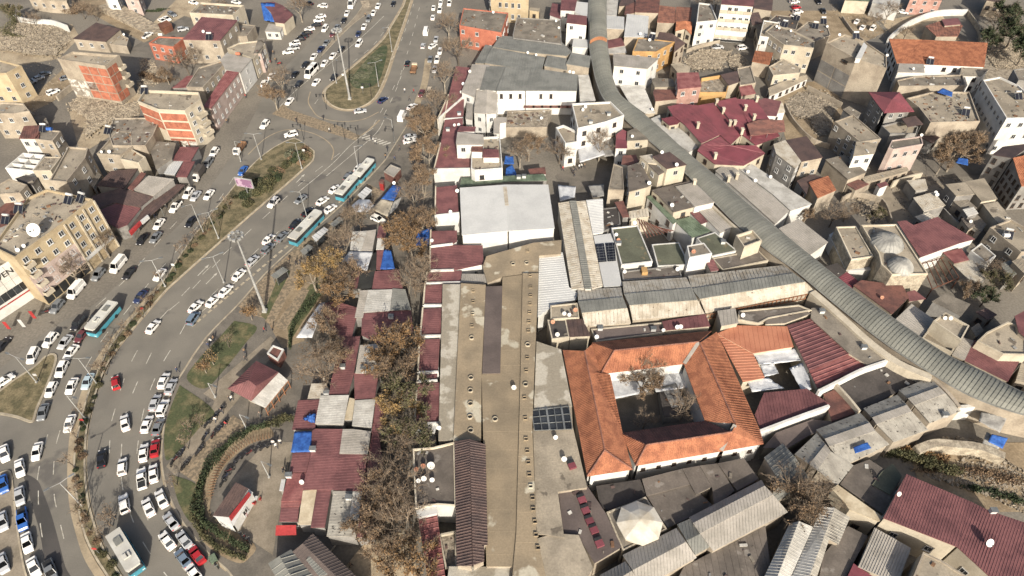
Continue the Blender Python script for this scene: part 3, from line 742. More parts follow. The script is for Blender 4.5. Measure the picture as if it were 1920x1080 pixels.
P3 = [U(*PK('410,425')[0], 2.8), U(*PK('498,318')[0], 2.8)]
for k in range(5):
    q = P3[0].lerp(P3[1], k/4); g = MB(); g.box((q.x, q.y, 1.4), (.14, .14, 2.7)); t2.add('post', g, MT['timber'])
for z in (.9, 2.5):
    d = P3[1]-P3[0]; g = MB(); g.box(((P3[0].x+P3[1].x)/2, (P3[0].y+P3[1].y)/2, z), (d.length, .1, .12), math.atan2(d.y, d.x)); t2.add('rail', g, MT['timber'])
B(None,None,'kiosk','small red brown kiosk with white roof rim behind the park pavilion','brown_red',[('brown_red',PKs('416,212 440,180 482,196 458,240'),2.8)],par=.4,trim='w_white',cat='kiosk')
t = B(None,None,'cafe','cafe hut with mauve brown roof and red sign band inside the curved hedge','w_white',[('brown',PKs('205,845 295,715 345,740 268,850'),[3.4,3.9,3.9,3.4],('s',.5)),('white_sheet',PKs('268,850 345,740 362,755 285,885'),[3.3,3.3,3.0,3.0]),('white_sheet',PKs('205,845 268,852 285,887 262,880'),[3.3,3.2,3.0,3.0])],win=(1,3),cat='cafe')
t = B(None,None,'shop_sign','red sign band along the front of the cafe hut','red_paint',[('red_paint',PKs('268,850 345,752 352,760 275,862'),3.75)],cat='sign',thick=.5,nowall=True)
# ---- patchwork of market stall roofs -------------------------------------------------
ST = [ # tile row, tile col, material, outline, height, label
 (2,1,'maroon','505,195 515,112 600,100 770,150 720,362 640,380 560,300',3.6,'maroon stall roof under the orange leaved tree at the north end of the market'),
 (2,1,'zinc','740,222 782,18 842,15 802,222',3.9,'narrow grey stall roof left of the stained white one'),
 (2,1,'pale_sheet','806,182 842,14 1022,10 1006,168',4.1,'stained white stall roof in the upper market'),
 (2,1,'zinc_dark','1007,168 1024,2 1120,10 1162,162',4.0,'dark grey stall roof shaded by bare branches'),
 (2,1,'maroon','795,192 1000,172 1162,166 1180,330 1100,400 912,412 790,352',3.7,'wide maroon stall roof with a small white vent'),
 (2,1,'maroon','640,372 782,360 732,652 690,800 548,800 562,700',3.6,'long tapering maroon stall roof beside the pale trunked tree'),
 (2,1,'zinc','745,638 780,428 828,424 790,640',4.0,'grey half of the grey and white stall roof'),
 (2,1,'pale_sheet','792,640 830,424 912,418 934,622',4.0,'white half of the grey and white stall roof with two vents'),
 (2,1,'maroon','735,638 922,632 892,826 740,838',3.8,'square maroon stall roof below the grey and white one'),
 (2,1,'pale_rusty','385,832 416,716 522,716 558,782 482,842',3.3,'rusty pale sheet roof littered with leaves at the market edge'),
 (2,1,'maroon','270,1062 316,842 480,836 440,1060',3.5,'maroon stall roof with a crumpled blue tarpaulin'),
 (2,1,'pale_sheet','443,1018 482,806 697,802 656,1022',3.9,'large plain white stall roof in the middle of the market'),
 (2,1,'cream_sheet','660,988 702,822 742,832 722,986',3.3,'narrow cream strip roof between two white stalls'),
 (2,1,'pale_sheet','720,1032 742,842 896,832 866,1046',4.0,'white stall roof with a clipped lower corner'),
 (2,1,'maroon','866,1082 902,828 990,832 940,1082',3.6,'maroon stall roof under the yellow leaved tree'),
 (3,1,'maroon','250,302 276,156 412,150 376,302',3.5,'maroon stall roof below the big blue tarpaulin'),
 (3,1,'maroon','345,430 378,302 414,150 420,-10 445,-25 650,-22 592,432',3.9,'broadest maroon roof in the market, right of the bright blue sheet'),
 (3,1,'zinc','626,162 650,-22 735,-22 862,-5 836,166',4.1,'pale grey corrugated stall roof between broad maroon ones'),
 (3,1,'maroon','572,432 624,166 836,168 802,442',4.0,'broad maroon roof directly below the pale grey corrugated one'),
 (3,1,'maroon','804,442 872,0 920,0 960,300 900,442',3.6,'maroon roof strip under the bare trees beside the lane'),
 (3,1,'maroon_faded','188,520 242,310 382,306 342,518',3.5,'faded red brown stall roof facing the cafe plaza'),
 (3,1,'maroon_faded','186,562 190,522 342,520 324,562',3.3,'small faded strip roof facing the cafe plaza'),
 (3,1,'maroon','174,672 188,566 324,566 312,672',3.2,'little dark maroon stall roof above the red awning'),
 (3,1,'cream_sheet','315,692 352,440 456,430 412,692',3.6,'cream yellow stall roof spotted with dirt'),
 (3,1,'maroon','410,716 458,430 566,426 516,716',3.7,'ribbed maroon stall roof between the cream and the grey roofs'),
 (3,1,'grey_spotted','530,782 580,442 724,442 690,698 752,700 750,784',3.9,'grey green weathered stall roof at the south end of the market'),
 (3,1,'pale_sheet','692,696 726,446 797,446 766,692',4.0,'white slatted stall roof at the south end of the market'),
 (3,1,'maroon','755,790 798,446 905,442 885,782',3.6,'maroon roof strip closing the market at the south end'),
 (3,1,'white_sheet','174,440 190,354 222,354 206,440',3.0,'tiny white sheet roof at the plaza edge of the market'),
 (1,1,'pale_sheet','705,792 722,656 832,650 790,802',3.6,'white stall roof at the north tip of the market'),
 (1,1,'zinc','790,797 832,652 902,640 872,802',3.6,'grey stall roof with a dark triangular shadow at the north tip'),
 (1,1,'maroon','905,702 922,612 976,612 972,702',3.5,'small maroon stall roof next to the white parked car'),
 (1,1,'pale_sheet','900,792 912,706 970,706 958,792',3.5,'small pale stall roof above the blue tarpaulin'),
 (1,1,'maroon','902,942 906,796 960,794 938,942',3.5,'narrow maroon stall roof left of the blue tarpaulin'),
 (1,1,'maroon','698,1082 716,952 782,952 758,1082',3.5,'maroon stall roof left of the black awning'),
 (1,1,'awning_dark','756,1084 780,952 892,956 866,1084',3.4,'black sheet roof between two maroon stalls'),
 (1,1,'maroon','868,1090 892,954 1070,940 1102,1090',3.7,'large maroon stall roof right of the black awning'),
 (1,1,'awning_dark','840,946 878,822 918,802 902,942',3.2,'slim black awning beside the white cloth'),
 (1,1,'maroon','840,1180 870,1085 980,1085 960,1100 880,1190',3.4,'short maroon roof filling the gap above the grey stall roof'),
]
for (r, c, mt, s, h, lb) in ST:
    rb = ('v', .55, -4, 40, .12, .06) if False else ('v', .55, 40, -3, .1, .03)
    B(r,c,'market_stall',lb,'w_grey',[(mt,s,h,rb if mt not in ('awning_dark','cream_sheet') else None)],cat='stall',group='patchwork of market stall roofs')
def stall_tarp(r, c, s, hs, mt, lb, sag=.25, rip=.12, nm='tarpaulin', ct='tarpaulin'):
    return sheet3(nm, lb, ct, T(r,c,s), hs, mt, sag=sag, ripple=rip)
stall_tarp(2,1,'300,372 480,108 518,108 420,372',[3,3.4,3.8,3.4],'tarp_white','white cloth roof in a tapering fan shape beside the park path')
stall_tarp(3,1,'262,152 290,-5 418,-5 412,150',[3.9,4.1,4.1,3.9],'tarp_blue','large bright blue tarpaulin over the west side of the market',sag=.1,rip=.18)
stall_tarp(2,1,'345,985 400,950 448,935 440,1010',[3.9,4.2,4.2,3.9],'tarp_blue','crumpled blue tarpaulin heaped on a maroon stall roof',sag=-.3,rip=.5)
stall_tarp(1,1,'640,880 700,802 876,806 832,952',[3.0,3.6,3.7,3.3],'tarp_white','big off-white cloth roof between the trees at the north end')
stall_tarp(1,1,'932,940 960,788 1012,796 1042,936',[3.6,3.7,3.7,3.6],'tarp_blue','blue tarpaulin laid over stalls beside the orange tree',rip=.2)
stall_tarp(1,1,'1180,760 1210,660 1320,620 1290,760',[3.0,3.0,3.2,3.0],'tarp_blue','blue tarpaulin half hidden behind the bare trees')
stall_tarp(1,1,'858,486 945,408 1030,430 985,545',[3.2,3.6,3.6,3.2],'tarp_tan','tan cloth canopy over the stall behind the bus stop')
stall_tarp(1,1,'938,410 1030,302 1088,322 1032,425',[3.7,3.7,3.7,3.7],'tarp_blue','blue cloth end of the canopy behind the bus stop')
stall_tarp(1,1,'985,548 1035,428 1095,390 1062,470',[3.1,3.5,3.4,3.0],'tarp_grey','grey cloth corner of the canopy behind the bus stop')
B(3,1,'shop_awning','bright red awning at the south west corner of the market','red_paint',[('red_paint','145,775 150,700 300,698 302,770',[2.5,3,3,2.5])],nowall=True,cat='awning')
B(3,1,'arched_shed','dark green grey vaulted shed roof at the bottom edge','w_grey',[('zinc_dark','90,985 175,930 310,1160 200,1180',[4,4.8,4.8,4],('v',1.1,10,-5.2,.16,.1)),('zinc_dark','175,930 262,880 470,1120 310,1160',[4.8,4,4,4.8],('v',1.1,10,-5.2,.16,.1))],cat='shed')
B(3,1,'market_shed','dark mauve gabled shed roof with cream gable at the bottom edge','w_cream',[('slab_mauve','270,900 350,835 720,1200 560,1240',[4,5,5,4],('v',.6,-10,7)),('slab_mauve','350,835 425,760 860,1190 720,1200',[5,4,4,5],('v',.6,-10,7))],cat='shed')
B(3,1,'market_shed','small pale sheet on the dark mauve shed roof','w_grey',[('zinc_dark','375,960 420,900 580,1065 470,1080',4.75,('v',.5,10,-7))],cat='shed',nowall=True)
# ---- shops along the tree lane: maroon roofs with white dividing walls ----------------------
LN = [('821,224 841,179 855,124 882,127 876,160 870,181',5.5,'northernmost long maroon shop roof along the tree lane'),
      ('833,224 840,187 870,186 869,215 867,222',5.3,'maroon shop roof with a white edge below the northernmost one'),
      ('814,318 826,270 834,225 868,221 868,268 856,290 883,289 883,317',6.0,'L-shaped maroon roof with valley above the lane'),
      ('816,405 817,351 857,347 860,400',6.0,'maroon roof with rusty patches beside the big white hall'),
      ('807,463 808,433 857,432 857,452 848,458',5.6,'maroon roof at the south west corner of the big white hall'),
      ('806,508 807,465 850,459 905,460 907,495 850,507',5.4,'stepped maroon roof with a white slot below the white hall'),
      ('798,532 801,511 866,507 864,530',5.2,'wide short maroon roof at the head of the lane shops'),
      ('794,573 797,535 830,533 827,573',5.4,'topmost narrow maroon lane shop roof'),
      ('788,631 793,579 828,577 826,630',5.4,'second narrow maroon lane shop roof from the top'),
      ('784,699 787,637 825,635 821,698',5.4,'third narrow maroon lane shop roof from the top'),
      ('783,716 785,703 820,701 819,714',5.3,'shortest maroon lane shop roof'),
      ('778,796 782,719 824,717 822,794',5.4,'lowest narrow maroon lane shop roof')]
for s, h, lb in LN:
    t = B(None,None,'lane_shop',lb,'w_white',[('maroon',s,h,('v',.55,40,-2,.1,.03))],cat='shop',win=(1,3.5),ww=.9,group='shops along the tree lane')
    p3 = t.sheets[0][2]; i0 = min(range(len(p3)), key=lambda i: p3[i].y+p3[(i+1) % len(p3)].y); il = min(range(len(p3)), key=lambda i: p3[i].x+p3[(i+1) % len(p3)].x)
    for i in {i0, il}:
        a, b = p3[i], p3[(i+1) % len(p3)]; d = b-a; g = MB(); g.box(((a.x+b.x)/2, (a.y+b.y)/2, h/2+.18), (d.length+.3, .32, h+.36), math.atan2(d.y, d.x)); t.add('dividing_wall', g, MT['w_white' if i == i0 else 'trim'])
B(None,None,'lane_shop','white tin roofed shop end below the lowest maroon lane roof','w_white',[('white_sheet','778,812 780,798 818,797 816,810',5)],cat='shop')
# white terraced building and the big hall
t = B(1,1,'terraced_building','white three-level shop building with terraces and small maroon roof','w_white',[('concrete','1618,-50 1830,-60 1850,180 1640,195 1612,180',8.5)],par=.8,win=(2,3.5),fm='frame_brown')
B(0,1,'terraced_building','white upper block with grey sheet roof on the terraced building','w_white',[('zinc','1500,1060 1510,990 1705,1010 1710,1075 1700,1085 1500,1085',10.5)],win=(3,3),cat='building')
B(0,1,'roof_room','small maroon roofed room beside white dishes','w_white',[('maroon','1510,985 1530,945 1650,950 1640,985',9)],cat='room')
B(1,1,'roof_room','maroon sheet over the roof terrace of the white shop building','w_white',[('maroon','1700,100 1705,35 1820,40 1825,100',9.6,('s',.6))],cat='room')
B(1,1,'roof_room','rusty sheet lean-to on the white shop building','w_white',[('brown_red','1615,55 1620,-10 1705,-5 1700,58',9.9,('s',.6))],cat='room')
B(0,1,'shop_building','white walled shop with pale zinc roof above the maroon lane roofs','w_white',[('zinc','1540,690 1622,480 1752,486 1740,660 1655,666 1640,730',7.5,('v',.7,2,-20))],win=(2,3))
B(0,1,'shop_building','flat zinc roofed shop next to the pale zinc one','w_white',[('zinc_dark','1740,662 1752,494 1888,500 1876,682',7.4,('v',.7,2,-20))])
B(0,1,'shop_building','white shop with gabled zinc roof above the roof terrace','w_white',[('zinc','1632,845 1655,668 1735,672 1722,852',[7,7,8,8],('v',.7,20,-1)),('zinc','1722,852 1735,672 1816,682 1802,850',[8,8,7,7],('v',.7,20,-1))],win=(2,3))
B(0,1,'shop_building','narrow zinc strip roof beside the gabled zinc shop','w_white',[('zinc','1570,890 1585,770 1625,780 1625,900',6,('v',.7,2,-20))])
B(0,1,'shop_building','low white walled yard shed with zinc lean-to below the gabled shop','w_white',[('zinc','1780,1000 1785,875 1880,880 1878,915 1830,925 1825,1000',5.5)])
t = B(None,None,'arcade_building','long white arcade with grey sheet roof and arched windows','w_white',[('zinc_dark','930,170 948,126 998,126 985,170',8.2,('v',.9,3,-20)),('zinc_dark','985,170 997,127 1084,140 1082,170',8.3,('v',.9,3,-20))],win=(2,2.6),fm='frame_brown',ww=.9,wh=1.5,gf=1)
a, b = ed(t,0,2,'300,680',1); 
for k in range(6):
    q = a.lerp(b, (k+.5)/6); e = (b-a).normalized(); g = MB(); g.box((q.x+e.y*.6, q.y-e.x*.6, 3.2), (3.2, 1.3, .15), math.atan2(e.y, e.x)); t.add('canopy', g, MT['brown_red'])
B(None,None,'shop_building','zinc roof over the west end of the white arcade','w_white',[('zinc_dark','900,168 912,125 948,126 930,170',7.8,('v',.9,3,-20))])
B(0,1,'house','orange painted house with flat grey roof beside the tree row, top centre','w_orange',[('concrete_dark','1525,190 1555,60 1892,95 1842,246',8)],par=.4,win=(2,2.6))
B(0,1,'stone_building','ornate cream stone building with arched windows at the top edge','w_yellow',[('concrete','1745,-60 1780,-140 2040,-140 2045,0 1760,-20',9)],par=.6,win=(2,2.2),ww=1.1,wh=1.8)
B(0,2,'gatehouse','stone gatehouse with arched door beside the ornate cream building','w_yellow',[('concrete','128,75 135,55 210,60 205,85',4.5)],win=(1,2.5),fm='frame_brown')
for (s, h, lb) in (('1775,352 1832,266 2120,292 2290,312 2370,388 2330,418 2000,388',6.5,'long dark zinc roof with a leaning pipe behind the arcade'),
                   ('1712,470 1768,355 2170,430 2145,522 1900,500',6.3,'ribbed zinc roof with two white dishes behind the arcade'),
                   ('1640,470 1720,335 1775,345 1710,475',6,'narrow zinc lean-to at the west end of the ribbed roofs'),
                   ('2160,492 2185,415 2330,438 2335,525',6.4,'small ribbed zinc roof in the middle of the row'),
                   ('2325,478 2365,394 2512,420 2500,506',7,'zinc roof on timber posts next to the vaulted street')):
    B(0,1,'market_hall',lb,'w_beige',[('zinc_dark',s,h,('v',.8,-4,20))],cat='market hall')
B(0,2,'concrete_roof_building','bare stained concrete roof above the zinc market halls','w_grey',[('concrete_dark','5,262 35,130 365,150 372,330 10,285',6.8)],par=.25)
B(0,2,'house','small maroon roofed house at the top centre','w_white',[('maroon','282,112 300,24 365,32 367,142',5.5,('s',.6))])
B(0,2,'house','taller maroon roofed house with timber gallery, top centre','w_white',[('maroon','362,75 372,-20 492,-20 472,80',8,('s',.6))],win=(2,2.5),fm='frame_brown')
B(0,2,'house','white house wedged against the vaulted street, top centre','w_white',[('white_sheet','470,90 480,10 570,20 565,130',7)])
B(0,2,'house','tall narrow white house with maroon roof and peeling plaster','w_white',[('maroon','408,170 418,104 562,120 562,188',10,('s',.6))],win=(3,3))
B(0,2,'house','low white annex at the foot of the tall narrow house','w_white',[('white_sheet','450,350 462,285 572,298 572,358',6)])
B(0,2,'market_hall','pale ribbed lean-to roof along the vaulted street','w_white',[('pale_sheet','496,562 575,560 628,755 512,772',5,('v',.7,20,1))],cat='market hall')
t = B(0,2,'hotel','white corner building with broad concrete roof terrace and brown windows','w_white',[('concrete','448,775 740,760 842,862 706,912 492,962',10.5)],par=.7,win=(3,4),fm='frame_brown')
B(0,2,'roof_room','low white wing with roof terrace beside the white corner building','w_white',[('concrete','328,955 385,935 450,965 490,985 490,1062 400,1075',8)],par=.8,win=(2,4),fm='frame_brown',cat='building')
B(0,2,'storage_roof','shed roof covered with stacked timber and scrap','w_beige',[('rubble','-50,955 -35,835 298,822 262,952',3.5)],par=.3,cat='shed')
B(0,2,'house','maroon and white small house with satellite dish at the bend of the vaulted street','w_cream',[('maroon_bright','780,1010 830,970 860,985 855,1090 780,1090',6.5,('s',.6)),('concrete_dark','862,1055 865,985 960,945 1030,1000 1028,1045',7)],win=(2,3))
# big white hall
t = B(None,None,'market_hall','big white gabled hall roof with a dirty ridge strip','w_white',[('white_sheet','862,352 947,346 953,433 866,441',[7.4,8.0,8.0,7.4]),('white_sheet','947,346 1028,346 1040,428 953,433',[8.0,7.4,7.4,8.0])],cat='market hall')
g = MB(); r_ = [U(943,350,8.08),U(950,350,8.08),U(954,385,8.08),U(947,385,8.08)]; g.slab(ccw(r_),.05); t.add('ridge_patch', g, MT['pale_rusty'])
B(None,None,'glass_arcade','green glass roofed passage above the big white hall','w_grey',[('green_sheet','862,350 865,333 940,330 1020,326 1026,338 960,340 868,350',4.8,('v',1.0,1,-9))],cat='arcade')
B(None,None,'kiosk','brown roofed white kiosk in the courtyard above the white hall','w_white',[('brown_red','990,318 990,317 1022,313 1024,326 995,329',4.2)],cat='kiosk')
stall_tarp(1,1,'1870,240 1875,180 1920,150 1960,235',[3.2,3.2,3.2,3.2],'tarp_blue','blue awning in the courtyard beside the white shop building')
stall_tarp(1,1,'1860,150 1870,85 1930,90 1935,150',[3.2,3.2,3.2,3.2],'tarp_blue','dark blue awning above the blue one in the courtyard')
stall_tarp(1,2,'345,305 480,320 470,400 360,430',[3.5,3.8,3.4,3.0],'tarp_white','white cloth awning over the shaded lane beside the white hall')
stall_tarp(1,2,'570,310 690,300 690,390 610,400',[3.5,3.8,3.4,3.0],'tarp_grey','grey cloth awning over the shaded lane')
stall_tarp(1,2,'490,20 640,-25 700,80 510,140',[3.6,4.0,4.0,3.4],'tarp_white','broad white sun sail in the little square')
stall_tarp(1,2,'640,-30 760,-60 768,85 690,95',[4.0,4.2,3.8,3.8],'tarp_grey','grey sun sail next to the white one in the little square')
# ---- walkway roofs and small shops right of the white hall -------------------------------------
B(1,2,'covered_walkway','long rust spotted walkway roof with raised grey ridge','w_white',[('pale_rusty','345,440 432,430 545,1085 445,1085',[6,6.6,6.6,6],('v',.7,20,-1)),('zinc_dark','432,424 482,424 600,1085 545,1085',[6.9,6.9,6.9,6.9],('v',.7,20,-1)),('pale_rusty','482,430 552,424 682,1065 600,1085',[6.6,6,6,6.6],('v',.7,20,-1))],cat='market hall')
B(1,2,'shop_building','white ribbed roof right of the spotted walkway','w_white',[('white_sheet','556,420 682,410 688,660 606,678',5.8,('v',.6,20,-2))])
B(1,2,'shop_building','white roof with solar panels right of the spotted walkway','w_white',[('white_sheet','610,688 738,670 768,740 790,880 825,1062 688,1072',5.7)])
t = Thing('solar_array','two dark solar panels on the white roof','solar panel',U(*T(1,2,'700,810')[0],5.75))
for s in ('625,752 690,745 710,880 645,885','700,744 768,740 780,874 718,879'):
    g = MB(); g.slab(ccw([U(x,y,5.95) for x,y in T(1,2,s)]),.08); o = t.add('solar_panel', g, MT['panel_dark'])
    q = ccw([U(x,y,5.96) for x,y in T(1,2,s)]); g = MB(); ribs(g,q,q[1]-q[0],.9,.05,.02); ribs(g,q,q[2]-q[1],1.0,.05,.02); t.add('grid_lines', g, MT['metal_grey'], o)
B(None,None,'shop_building','plain white roof stepping down beside the long concrete roof','w_white',[('white_sheet','1011,478 1055,473 1067,538 1083,549 1080,562 1044,570 1008,594',5.6,('v',.7,20,-2))])
B(1,2,'shop_building','green flat roof with brown stains in the shop block','w_white',[('bitumen_green','745,628 942,606 1056,880 820,906',6.2)],par=.4)
B(1,2,'shop_building','smaller green flat roof beside the stained one','w_white',[('bitumen_green','1048,752 1252,736 1332,905 1092,916',5.4)],par=.2)
B(1,2,'shop_building','green flat roof below the pale block with the rusty dish','w_white',[('bitumen_green','1385,705 1522,660 1690,800 1500,842',5.6)],par=.15)
B(1,2,'shop_building','dark flat roof strip with a yellow box above the pale sheds','w_grey',[('bitumen','822,955 1248,908 1276,996 832,1022',5.2)],par=.3)
B(1,2,'shop_building','dark ribbed terrace below the open topped cube','w_cream',[('bitumen','1500,855 1845,792 1925,872 1580,945',5.2)],par=.25)
t = B(1,2,'house','dark roofed corner house with cream front and latticed window','w_cream',[('bitumen','865,165 962,136 1052,300 1012,322 876,356',9)],win=(3,2.8),thick=.2)
B(1,2,'house','upper storey with tan roof and grey terrace next to the vaulted street','w_cream',[('pale_rusty','955,90 1050,75 1100,150 1020,140',11),('bitumen','1012,142 1100,130 1165,200 1102,232',10.5),('brown','1050,92 1182,58 1312,155 1162,186',12)],win=(3,3))
B(1,2,'house','wide brown bitumen roof beside the latticed corner house','w_cream',[('bitumen','1045,345 1352,272 1400,330 1372,470 1212,510 1102,390',7.4)],win=(2,3),fm='frame_brown')
B(1,2,'shop_building','light zinc sheet roof lying on the wide brown roof','w_white',[('zinc','1225,318 1366,286 1522,436 1372,470',7.9,('v',.5,10,9))])
B(1,2,'shop_building','white upper front with brown shutters under a green gutter','w_white',[('green_sheet','1010,395 1040,385 1240,575 1210,600',6.0)],win=(2,3),fm='frame_brown',ww=1.2,wh=1.8)
B(1,2,'shop_building','striped green polycarbonate roof in the shop block','w_white',[('green_sheet','1215,572 1342,545 1492,652 1352,702',5.2,('v',.7,13,9,.18,.1))])
B(1,2,'shop_building','zinc roof strip between the striped green roof and the vaulted street','w_white',[('zinc','1400,500 1500,450 1668,616 1562,668',6,('v',.6,10,9))])
B(1,2,'shop_building','small maroon lean-to beside the striped green roof','w_white',[('maroon','1332,510 1392,495 1468,582 1420,600',5.7,('s',.5))])
B(1,2,'roof_room','pale block with a rusty dish on its grey roof','w_white',[('concrete_dark','1312,762 1440,740 1502,820 1330,852',9)],cat='building',par=.2)
B(1,2,'roof_room','open topped pale cube beside the vaulted street','w_cream',[('concrete','1680,682 1805,642 1876,722 1742,772',9)],par=.9,cat='building')
B(1,2,'roof_room','small maroon roofed hut at the foot of the pale block','w_grey',[('maroon','1450,872 1512,865 1552,945 1490,955',6.2,('s',.5))],cat='building')
B(1,2,'house','narrow ruinous house with earthy roof right of the little square','w_beige',[('concrete_dark','722,340 762,145 832,172 842,345',7)],par=.3)
B(1,2,'house','rust red lean-to between the ruinous house and the dark corner house','w_white',[('brown_red','820,150 830,85 930,80 950,130 880,160',7)],win=(2,3))
B(1,2,'house','small cream house with maroon roof edge above the ruinous house','w_white',[('maroon_bright','775,30 780,-30 860,-25 865,30',7)],win=(2,2))
B(1,2,'shed','dark junk shed with crumpled sheeting right of the white ribbed roof','w_grey',[('bitumen_dark','658,485 800,470 815,600 690,655',5)],par=.25)
B(1,2,'shed','rust red sloping sheet roof beside the junk shed','w_grey',[('brown_red','768,435 835,425 880,545 830,550',5.6)])
B(1,2,'shed','beige ribbed sheet roof under the latticed window','w_cream',[('pale_rusty','875,505 1020,480 1030,545 880,560',5,('v',.8,3,20,.2,.1))])
t = Thing('pergola','rusty open roof frame with brown slats in the shop block','pergola',U(*T(1,2,'1080,620')[0],4))
for i in range(9):
    a = U(*T(1,2,'%d,%d' % (945+i*22, 560+i*9))[0],5); b = U(*T(1,2,'%d,%d' % (1015+i*25, 700-i*6))[0],5)
    d = b-a; g = MB(); g.box((a+b)/2,(d.length,.25,.12),math.atan2(d.y,d.x)); t.add('slat', g, MT['rust' if i%2 else 'brown_red'])
# ---- three big pale bazaar sheds ------------------------------------------------------------
def shed3(lb, up, zi, lo, h0=6.0, h1=7.3, rv=(3, 20), mt='pale_rusty', nm='bazaar_hall', sp=.8, wall='w_beige', tilt=True):
    """bazaar hall: upper slope, grey ridge band, lower slope. Each outline: far-left far-right near-right near-left"""
    B(None,None,nm,lb,wall,[(mt,up,[h0,h0,h1,h1],('v',sp,*rv)),('zinc_dark',zi,[h1+.25]*4,('v',sp,*rv)),(mt,lo,[h1,h1,h0,h0],('v',sp,*rv))],cat='market hall')
shed3('westernmost of the three pale bazaar halls','1083,543 1165,539 1168,557 1084,565','1084,565 1168,557 1176,577 1091,586','1091,586 1176,577 1183,606 1097,612')
shed3('middle one of the three pale bazaar halls','1167,528 1287,520 1297,540 1170,551','1170,551 1297,540 1308,562 1180,572','1180,572 1308,562 1321,588 1186,600')
shed3('largest and easternmost of the three pale bazaar halls','1290,517 1470,497 1488,512 1297,541','1297,541 1488,512 1510,528 1312,560','1312,560 1510,528 1528,547 1323,586')
# timber trellis under the largest hall
t = Thing('timber_trellis','orange timber trellis under the eave of the largest bazaar hall','trellis',U(1430,580,4))
for i in range(26):
    f = i/25; a = U(1325+f*195,590-f*40,5.6); g = MB(); g.box((a.x,a.y,4.9),(.12,.12,1.6)); t.add('post', g, MT['timber'])
a, b = U(1325,590,5.6), U(1520,550,5.6)
for z in (4.2,5.6):
    d = b-a; g = MB(); g.box(((a.x+b.x)/2,(a.y+b.y)/2-.1,z),(d.length,.1,.14),math.atan2(d.y,d.x)); t.add('rail', g, MT['timber'])
B(2,2,'roof_terrace','dark terrace with reddish floor between the bazaar halls and the courtyard inn','w_cream',[('slab_mauve','590,305 1135,255 1140,335 632,402',5.6)],par=.3)
B(2,2,'shop_building','maroon ribbed roof with three white dishes along its edge','w_cream',[('maroon','1125,250 1450,194 1488,285 1145,318',6,('v',.9,2,20))])
B(2,2,'shop_building','small grey flat house with dark corner at the west end of the halls','w_cream',[('concrete','288,130 492,110 505,222 290,232',6.5)],par=.3)
B(2,2,'shop_building','dark bitumen roof above the small cream wall','w_cream',[('bitumen_dark','265,238 405,232 432,366 298,385',6)],par=.2)
B(2,2,'shop_building','brown slatted sheet roof next to the inn gate','w_cream',[('brown','408,240 528,230 592,358 432,366',6.2,('v',.9,3,20,.2,.12))])
B(2,2,'shop_building','grey lean-to roof right of the maroon ribbed roof','w_cream',[('zinc','1540,170 1675,152 1700,262 1570,285',7,('v',.8,2,20))])
B(2,2,'shop_building','dark flat roof with cream parapet above the orange metal roof','w_cream',[('bitumen','1695,235 1700,170 1910,150 2150,125 2250,165 1930,225 1850,265',6.2)],par=.3)
# ---- courtyard inn: tiled roofs round a court --------------------------------------------------
e, rg = 6.2, 8.6
TR = ('s',.36,.2,.05)
t = B(None,None,'courtyard_inn','old courtyard inn with orange tiled hip roofs and white walls','w_white',[
    ('tile','1055,656 1096,658 1134,844 1101,893',[e,rg,rg,e],TR),('tile','1096,658 1110,645 1127,700 1144,702 1167,809 1186,879 1134,844',[rg,e+.6,e,e,e,e,rg],('v',.36,18,-4,.2,.05)),
    ('tile','1101,893 1134,844 1186,880',[e,rg,e],TR),
    ('tile','1127,701 1152,657 1310,641 1282,682',[e,rg,rg,e],TR),('tile','1110,643 1152,657 1127,700',[e,rg,e],TR),('tile','1110,642 1335,620 1310,641 1152,657',[e,e,rg,rg],TR),
    ('tile','1282,682 1312,643 1378,793 1322,790',[e,rg,rg,e],TR),('tile','1312,643 1344,622 1425,807 1432,832 1378,793',[rg,e,e,e,rg],('v',.36,18,-6,.2,.05)),
    ('tile','1192,873 1212,834 1372,810 1352,846',[e,rg,rg,e],TR),('tile','1352,846 1372,810 1380,795 1432,832',[e,rg,rg,e],TR),('tile','1165,813 1212,834 1192,873',[e,rg,e],TR),
    ('brown_red','1165,812 1322,789 1372,810 1212,834',[e,e,rg,rg],('s',.5,.25,.12))],thick=.16,over=.28,cat='inn')
wq = [U(1192,873,e),U(1432,832,e)]
d = wq[1]-wq[0]; ang = math.atan2(d.y,d.x)
for k in range(8):
    q = wq[0].lerp(wq[1],(k+.6)/8.3); q += Vector((math.sin(ang),-math.cos(ang),0))*-.25; put_window(t,q.x,q.y,3.9,ang,.8,.9,'frame_brown')
for (a_, b_) in (((1378,797),(1352,845)),((1310,642),(1283,682))):
    A = U(*a_,rg); Bq = U(*b_,e+.2); dd = Bq-A; g = MB(); m = (A+Bq)/2; v = Vector((dd.x,dd.y,0)).normalized(); s_ = Vector((-v.y,v.x,0))*.35; z = Vector((0,0,.12))
    g.slab(ccw([A+s_+z,A-s_+z,Bq-s_+z,Bq+s_+z]),.06); t.add('valley_flashing', g, MT['zinc'])
def ridge_caps(th, mat, segs, h0, h1, w=.32):
    for (a_, b_, ha, hb) in segs:
        A, Bq = U(*a_, ha), U(*b_, hb); g = MB(); g.tube(A+Vector((0,0,.05)), Bq+Vector((0,0,.05)), w/2, w/2, 6); th.add('ridge_cap', g, MT[mat])
ridge_caps(t,'tile_old',[((1096,658),(1134,844),rg,rg),((1101,893),(1134,844),e,rg),((1134,844),(1186,880),rg,e),((1152,657),(1310,641),rg,rg),((1127,700),(1152,657),e,rg),((1312,643),(1378,793),rg,rg),((1192,873),(1212,834),e,rg),((1212,834),(1372,810),rg,rg)],e,rg)
ground('inn_court', P('1130,705 1300,690 1335,815 1170,830'), 'paving_dark', .02)
